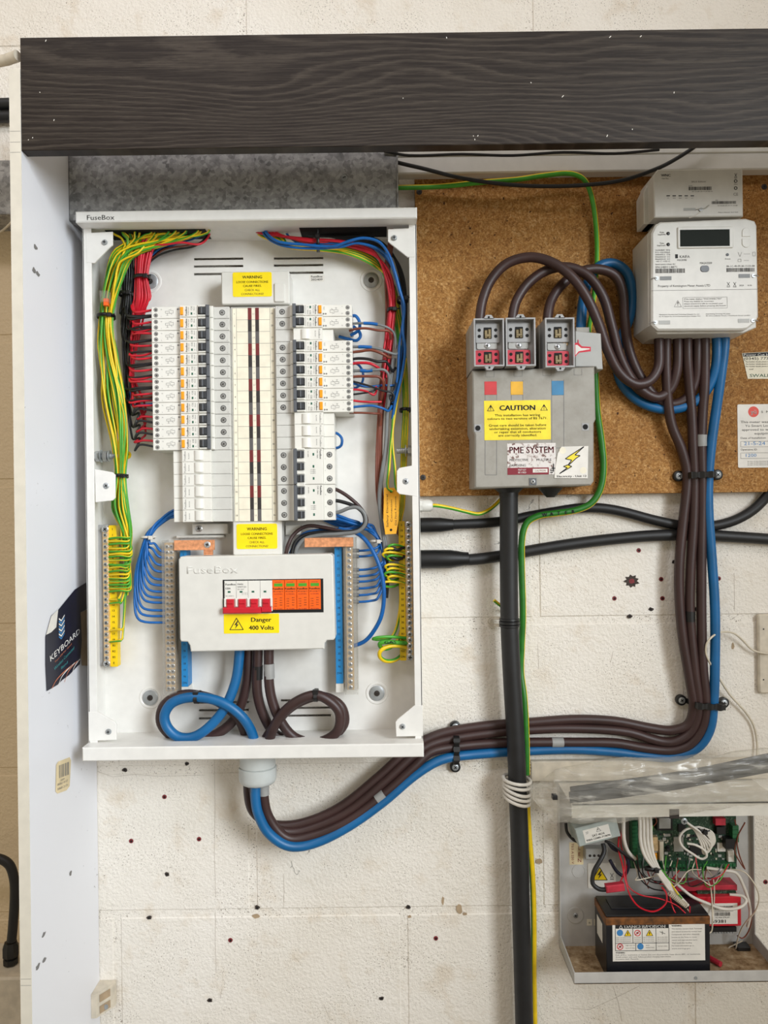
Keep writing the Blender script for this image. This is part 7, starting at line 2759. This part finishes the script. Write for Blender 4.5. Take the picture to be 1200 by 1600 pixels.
    a, c = P(1056, 1393, 30), P(1152, 1383, 30)
    b = MB()
    b.box(a[0], c[0], a[1], c[1], 4, 30, M['carrier_red'], bev=.6)
    b.build('carrier_board', rm)
    a, c = P(1090, 1400, 34), P(1150, 1392, 34)
    b = MB()
    b.box(a[0], c[0], a[1], c[1], 6, 34, M['pcb'])
    b.build('edge_board', rm)
    a, c = P(1096, 1458, 40), P(1152, 1450, 40)
    b = MB()
    b.box(a[0], c[0], a[1], c[1], 6, 38, M['chip_black'], bev=.5)
    for k2 in range(12):
        b.box(a[0] + 2 + 4.4 * k2, a[0] + 4 + 4.4 * k2, a[1] - 3, a[1], 34, 37, M['zinc'])
    b.build('pin_header', rm)

    # cables in the box
    for k2 in range(4):
        x0 = 1000 + 5.5 * k2
        wire('alarm_cable', [(x0 - 2, 1255, 60), (x0, 1285, 62), (x0 + 1, 1315, 64), (x0 + 8 - k2, 1338, 66), (1026 + 2 * k2, 1362, 68), (1040 + 2.5 * k2, 1382, 70), (1052 + 2.5 * k2, 1398, 72), (1066 + 3 * k2, 1412 + (k2 % 2) * 3, 74)], 2.6, M['cable_white'],
             'white sheathed alarm cable in the bundle hanging over the battery', 'cable', 'white alarm cables over the battery', n=10)
    wire('alarm_cable', [(975, 1255, 60), (974, 1285, 60), (975, 1312, 58), (981, 1330, 52), (992, 1342, 40)], 3.0, M['cable_white'], 'single white cable dropping past the transformer edge', 'cable', n=10)
    band('cable_tie', 1017, 1357, 67, 18, 5, 'black cable tie round the white alarm cables', depth=7, group='cable ties in the alarm box')
    # twisted bare ends
    t2 = thing('twisted_wire', P(1065, 1420, 76), 'coil of thin green and yellow wire wound round the white cable ends', 'wire')
    b = MB()
    pts2 = []
    for a in range(60):
        f = a / 59
        q = P(1046 + 26 * f, 1395 + 20 * f, 75)
        an = a * 1.25
        pts2.append((q[0] + 4 * math.cos(an) * .7, q[1] + 4 * math.cos(an) * .7, 75 + 5 * math.sin(an)))
    b.tube(pts2, .9, M['wire_cream'], 6, 2)
    b.build('coil', t2)
    # folded white cable hanks
    for k2 in range(5):
        o = k2 * 3.4
        wire('white_flex', [(1056, 1268, 70), (1072, 1284, 74 + k2), (1086 + o * .4, 1298, 76 + k2), (1096 + o, 1320 - o * .3, 74), (1100 + o, 1334 - o, 70), (1110 + o * .5, 1326 - o, 72), (1108 + o * .3, 1308 - o * .6, 74), (1092, 1292, 72)], 1.7, M['cable_white'],
             'white flex folded in a hank on the circuit board', 'cable', 'folded white flex strands', n=8)
    wire('white_flex', [(1092, 1292, 72), (1072, 1296, 74), (1062, 1308, 74), (1066, 1322, 74), (1082, 1334, 72), (1096, 1342, 72), (1104, 1338, 74), (1100, 1328, 76), (1086, 1320, 76), (1074, 1318, 74)], 1.8, M['cable_white'], 'white flex making one wide loop below the hank', 'cable', n=8)
    band('cable_tie', 1094, 1297, 73, 12, 5, 'black cable tie round the folded white flex', depth=8, group='cable ties in the alarm box')
    # cross-head screw on the lip
    t3 = MB()
    q = P(1069, 1283, 88)
    add_screw(t3, q[0], q[1], 88, 5, M['zinc'])
    t3.lathe((q[0], q[1], 60), [(3, 0), (3, 28)], M['zinc'], 10)
    t3.build('lid_screw', label='loose cross-head screw among the white flexes', cat='screw')
    # black and red leads
    wire('black_lead', [(942, 1318, 50), (944, 1330, 56), (938, 1344, 62), (928, 1362, 66), (926, 1380, 68), (936, 1389, 70), (950, 1390, 72)], 3.4, M['black_rubber'], 'black lead from the transformer to the battery terminal', 'wire', n=10)
    wire('black_lead', [(950, 1316, 50), (958, 1326, 52), (975, 1334, 48), (982, 1352, 46), (975, 1368, 44), (964, 1362, 44), (953, 1344, 44)], 2.6, M['navy'], 'dark blue lead looping below the transformer', 'wire', n=10)
    wire('black_lead', [(945, 1314, 56), (955, 1318, 60), (968, 1328, 60), (980, 1338, 54), (990, 1344, 40)], 2.2, M['black_rubber'], 'short black lead from the transformer to the circuit board', 'wire', n=8)
    wire('black_lead', [(884, 1286, 20), (886, 1300, 24), (896, 1312, 28), (906, 1316, 34)], 2.4, M['black_rubber'], 'black lead at the corner of the box behind the transformer', 'wire', n=8)
    b = MB()
    a, c = P(947, 1394, 76), P(976, 1382, 76)
    b.box(a[0], c[0], a[1], c[1], 68, 78, M['carrier_red'], bev=1.5)
    b.rotate(6, ((a[0] + c[0]) / 2, (a[1] + c[1]) / 2))
    b.build('battery_clip', label='red insulated battery clip on the battery top', cat='clip')
    reds = [[(968, 1300, 50), (966, 1325, 56), (972, 1350, 60), (978, 1380, 66), (986, 1402, 78), (1000, 1418, 84), (1022, 1424, 86), (1040, 1412, 84), (1041, 1396, 78), (1034, 1386, 70)],
            [(980, 1345, 40), (978, 1365, 54), (982, 1385, 66), (1000, 1398, 76), (1030, 1404, 80), (1056, 1414, 82), (1072, 1428, 84), (1078, 1436, 86)],
            [(972, 1290, 46), (970, 1318, 50), (976, 1344, 50), (974, 1366, 58), (966, 1384, 70)],
            [(1046, 1398, 74), (1052, 1420, 80), (1062, 1434, 86), (1076, 1432, 84), (1078, 1416, 80)]]
    for k2, pts in enumerate(reds):
        wire('red_wire', pts, 1.0 if k2 else 1.3, M['red_wire'], ('thin red wire making a wide loop on the battery top', 'thin red wire trailing across the battery lid', 'thin red wire dropping from the transformer to the clip', 'thin red wire curling over the battery front edge')[k2], n=6)
    wire('alarm_cable', [(1056, 1380, 44), (1080, 1400, 50), (1104, 1411, 54), (1130, 1420, 56), (1155, 1418, 54), (1166, 1408, 50), (1160, 1400, 44), (1140, 1398, 38)], 2.4, M['cable_white'], 'white cable curving over the red module', 'cable', n=10)
    wire('alarm_cable', [(1104, 1356, 40), (1130, 1360, 44), (1150, 1364, 44), (1162, 1385, 40), (1170, 1410, 36), (1172, 1430, 30), (1168, 1448, 24)], 2.4, M['cable_white'], 'white cable down the far side of the alarm box', 'cable', n=10)
    thin = [('wire_cream', [(1074, 1420, 78), (1084, 1435, 84), (1092, 1450, 88), (1104, 1458, 88), (1112, 1454, 80), (1113, 1430, 66), (1112, 1400, 50), (1108, 1380, 36), (1096, 1362, 30)], 'cream twisted wire hanging down past the battery label'),
            ('wire_cream', [(1140, 1358, 36), (1162, 1362, 44), (1178, 1380, 50), (1186, 1402, 50), (1180, 1424, 44), (1166, 1440, 36), (1158, 1452, 30), (1152, 1470, 24), (1150, 1482, 20)], 'cream wire curving out at the far side of the alarm box'),
            ('brown_wire', [(1148, 1280, 30), (1152, 1305, 34), (1148, 1330, 36), (1158, 1350, 36), (1162, 1356, 34)], 'brown wire strand beside the board edge'),
            ('brown_wire', [(1164, 1285, 30), (1152, 1310, 36), (1155, 1335, 38), (1164, 1358, 34)], 'second brown strand crossing beside the board edge'),
            ('brown_wire', [(1152, 1462, 24), (1160, 1466, 22), (1168, 1458, 22), (1174, 1440, 24), (1172, 1420, 26)], 'brown strand curling at the bottom by the red module'),
            ('green_wire', [(1020, 1290, 50), (1016, 1320, 52), (1022, 1345, 58), (1040, 1366, 66), (1056, 1392, 74), (1066, 1404, 78)], 'thin green wire among the white alarm cables'),
            ('yellow_wire', [(1016, 1300, 46), (1012, 1325, 50), (1020, 1352, 60), (1046, 1378, 70), (1060, 1398, 78)], 'thin yellow wire among the white alarm cables'),
            ('brown_wire', [(1014, 1284, 40), (1022, 1276, 46), (1026, 1284, 46), (1018, 1292, 44), (1012, 1284, 44)], 'small curl of brown wire at the heat sink'),
            ('black_wire', [(990, 1342, 40), (998, 1360, 50), (1014, 1376, 60), (1030, 1380, 64), (1040, 1370, 60), (1046, 1356, 40)], 'thin black wire looping below the terminal strip'),
            ('grey_wire', [(1050, 1356, 34), (1052, 1370, 40), (1068, 1378, 44), (1090, 1372, 40), (1100, 1357, 34)], 'thin grey wire loop below the terminal strip'),
            ('black_wire', [(996, 1344, 40), (1000, 1372, 56), (1018, 1388, 66), (1040, 1392, 70)], 'thin black wire running to the battery top'),
            ('wire_cream', [(1104, 1357, 34), (1114, 1372, 40), (1116, 1400, 44), (1114, 1430, 54), (1112, 1455, 70)], 'cream strand hanging in front of the red module'),
            ('wire_cream', [(1160, 1470, 20), (1148, 1476, 16), (1138, 1482, 14), (1150, 1490, 12), (1164, 1484, 12)], 'cream curl of wire lying in the tray')]
    for m, pts, lab in thin:
        wire('thin_wire', pts, 1.05, M[m], lab, n=6)
    for k2 in range(14):
        m = ('wire_cream', 'brown_wire', 'black_wire', 'grey_wire', 'red_wire', 'wire_cream', 'green_wire')[k2 % 7]
        x0 = 985 + 9 * k2 + jit(6)
        pts = [(x0, 1340 + jit(6), 36), (x0 + jit(10), 1364 + jit(6), 46 + jit(5)), (x0 + 14 + jit(14), 1380 + jit(8), 58 + jit(6)), (x0 + 26 + jit(16), 1372 + jit(12), 56 + jit(6)), (x0 + 40 + jit(18), 1358 + jit(8), 40)]
        nm = {'wire_cream': 'cream', 'brown_wire': 'brown', 'black_wire': 'black', 'grey_wire': 'grey', 'red_wire': 'red', 'green_wire': 'green'}[m]
        wire('thin_wire', pts, .85, M[m], 'thin %s wire in the tangle between circuit board and battery' % nm, 'wire', '%s wires in the alarm box tangle' % nm, n=6)
    b = MB()
    q0, q1 = P(1112, 1487, 70), P(1134, 1503, 84)
    b.tube([(q0[0], vB + 6.5, 40), (q1[0], vB + 6.5, 66)], 4.2, M['carrier_red'], 10, 2)
    b.build('red_crimp', label='red insulated crimp connector lying in the dusty tray', cat='connector')
    b = MB()
    q0, q1 = P(1150, 1468, 18), P(1170, 1460, 18)
    b.box(q0[0], q1[0], vB + 1.6, vB + 8, 8, 24, M['chip_black'], bev=.8)
    b.build('plug_socket', label='small black socket in the corner of the dusty tray', cat='connector')

    # cream panel behind the bag
    a, c = P(829, 1262, 6), P(1230, 1183, 6)
    t4 = thing('cream_cover', (a[0], a[1], 1.5), 'cream plastic cover on the wall behind the polythene bag', 'cover')
    b = MB()
    b.box(a[0], c[0], vT + 3, c[1], 1.5, 13, M['beige_plastic'], bev=1.5)
    b.build('panel', t4)
    for k2 in range(4):
        q = P(827, 1192 + 5 * k2, 10)
        b = MB()
        b.box(a[0] - 4, a[0] - .2, q[1] - 1.5, q[1] + 1.5, 2, 12, M['meter_grey'], bev=.4)
        b.build('hinge_rib', t4)


build_alarm()


# ------------------------------------------------------------------ polythene bag with black strip
def build_bag():
    def centre(f):
        ks = [(0.0, 832, 1240, 8, 4, 84), (.05, 846, 1243, 24, 9, 96), (.11, 866, 1246, 42, 14, 110), (.22, 905, 1240, 47, 18, 122), (.40, 975, 1234, 50, 20, 125), (.6, 1050, 1228, 48, 20, 126), (.8, 1130, 1220, 44, 20, 126), (1.0, 1215, 1212, 44, 18, 124), (1.15, 1280, 1206, 40, 14, 122)]
        for i in range(len(ks) - 1):
            if ks[i][0] <= f <= ks[i + 1][0] + 1e-9:
                s = (f - ks[i][0]) / (ks[i + 1][0] - ks[i][0])
                s = s * s * (3 - 2 * s)
                return [ks[i][j] + (ks[i + 1][j] - ks[i][j]) * s for j in range(1, 6)]
        return list(ks[-1][1:])
    from mathutils import noise
    b = MB()
    N, K = 130, 44
    vs, fs = [], []
    for i in range(N):
        f = 1.15 * i / (N - 1)
        x, y, ry, rh, h = centre(f)
        for k in range(K):
            a = 2 * math.pi * k / K
            ca, sa = math.cos(a), math.sin(a)
            e = .75
            yy = y + ry * math.copysign(abs(sa) ** e, sa)
            hh = h + rh * ca
            q = Vector(P(x, yy, hh))
            s = min(1, f / .12)
            n1 = noise.noise(Vector((q.x * .016, q.y * .022, hh * .05 + 3)))
            n2 = noise.ridged_multi_fractal(Vector((q.x * .03 + .02 * q.y, q.y * .045, 1.7 + hh * .02)), 1.0, 2.0, 3, 1.0, 2.0)
            q.z += s * (n1 * 7 + (n2 - 1) * 3.2) * (1 if ca > 0 else .5)
            q.y += s * 4 * noise.noise(Vector((q.x * .03, q.y * .01, 9)))
            vs.append(tuple(q))
    for i in range(N - 1):
        for k in range(K):
            j = (k + 1) % K
            fs.append((i * K + k, i * K + j, (i + 1) * K + j, (i + 1) * K + k))
    b.add(vs, fs, M['poly'])
    t = thing('polythene_bag', P(1000, 1285, 110), 'crumpled clear polythene bag lying on top of the alarm box', 'bag')
    b.build('film', t, smooth=80)
    # the loose skirt of film at the neck
    b = MB()
    vs, fs = [], []
    n, m = 22, 18
    for i in range(n):
        for k in range(m):
            f, g = i / (n - 1), k / (m - 1)
            x = 838 + 70 * f + 6 * g
            y = 1248 + (8 + 44 * f ** .7) * g * (1 - .35 * f)
            if f > .5:
                y -= 24 * (f - .5) * g
            hh = 112 + 5 * math.sin(9 * f + 2 * g) + 4 * noise.noise(Vector((x * .06, y * .06, 4)))
            vs.append(P(x, y, hh))
    for i in range(n - 1):
        for k in range(m - 1):
            fs.append((i * m + k, (i + 1) * m + k, (i + 1) * m + k + 1, i * m + k + 1))
    b.add(vs, fs, M['poly'])
    b.build('neck_skirt', t, smooth=80)
    s = thing('black_strip', P(900, 1250, 120), 'pair of long black plastic strips inside the clear bag', 'strip')
    for k, pts in enumerate(([(890, 1246, 122), (950, 1240, 124), (1050, 1226, 126), (1130, 1211, 126), (1195, 1199, 126), (1260, 1188, 126)], [(892, 1238, 116), (950, 1230, 118), (1050, 1216, 120), (1130, 1201, 120), (1195, 1187, 120), (1260, 1176, 120)])):
        b = MB()
        b.tube(PP(pts), 8.5, M['black_rubber'], 10, 5, flat=.5)
        b.build('strip', s)
    b = MB()
    q = P(867, 1246, 128)
    b.box(q[0] - 3.5, q[0] + 3.5, q[1] - 3, q[1] + 3, 120, 131, M['chip_black'], bev=1)
    b.build('cord_toggle', label='small black toggle at the neck of the clear bag', cat='toggle')


build_bag()
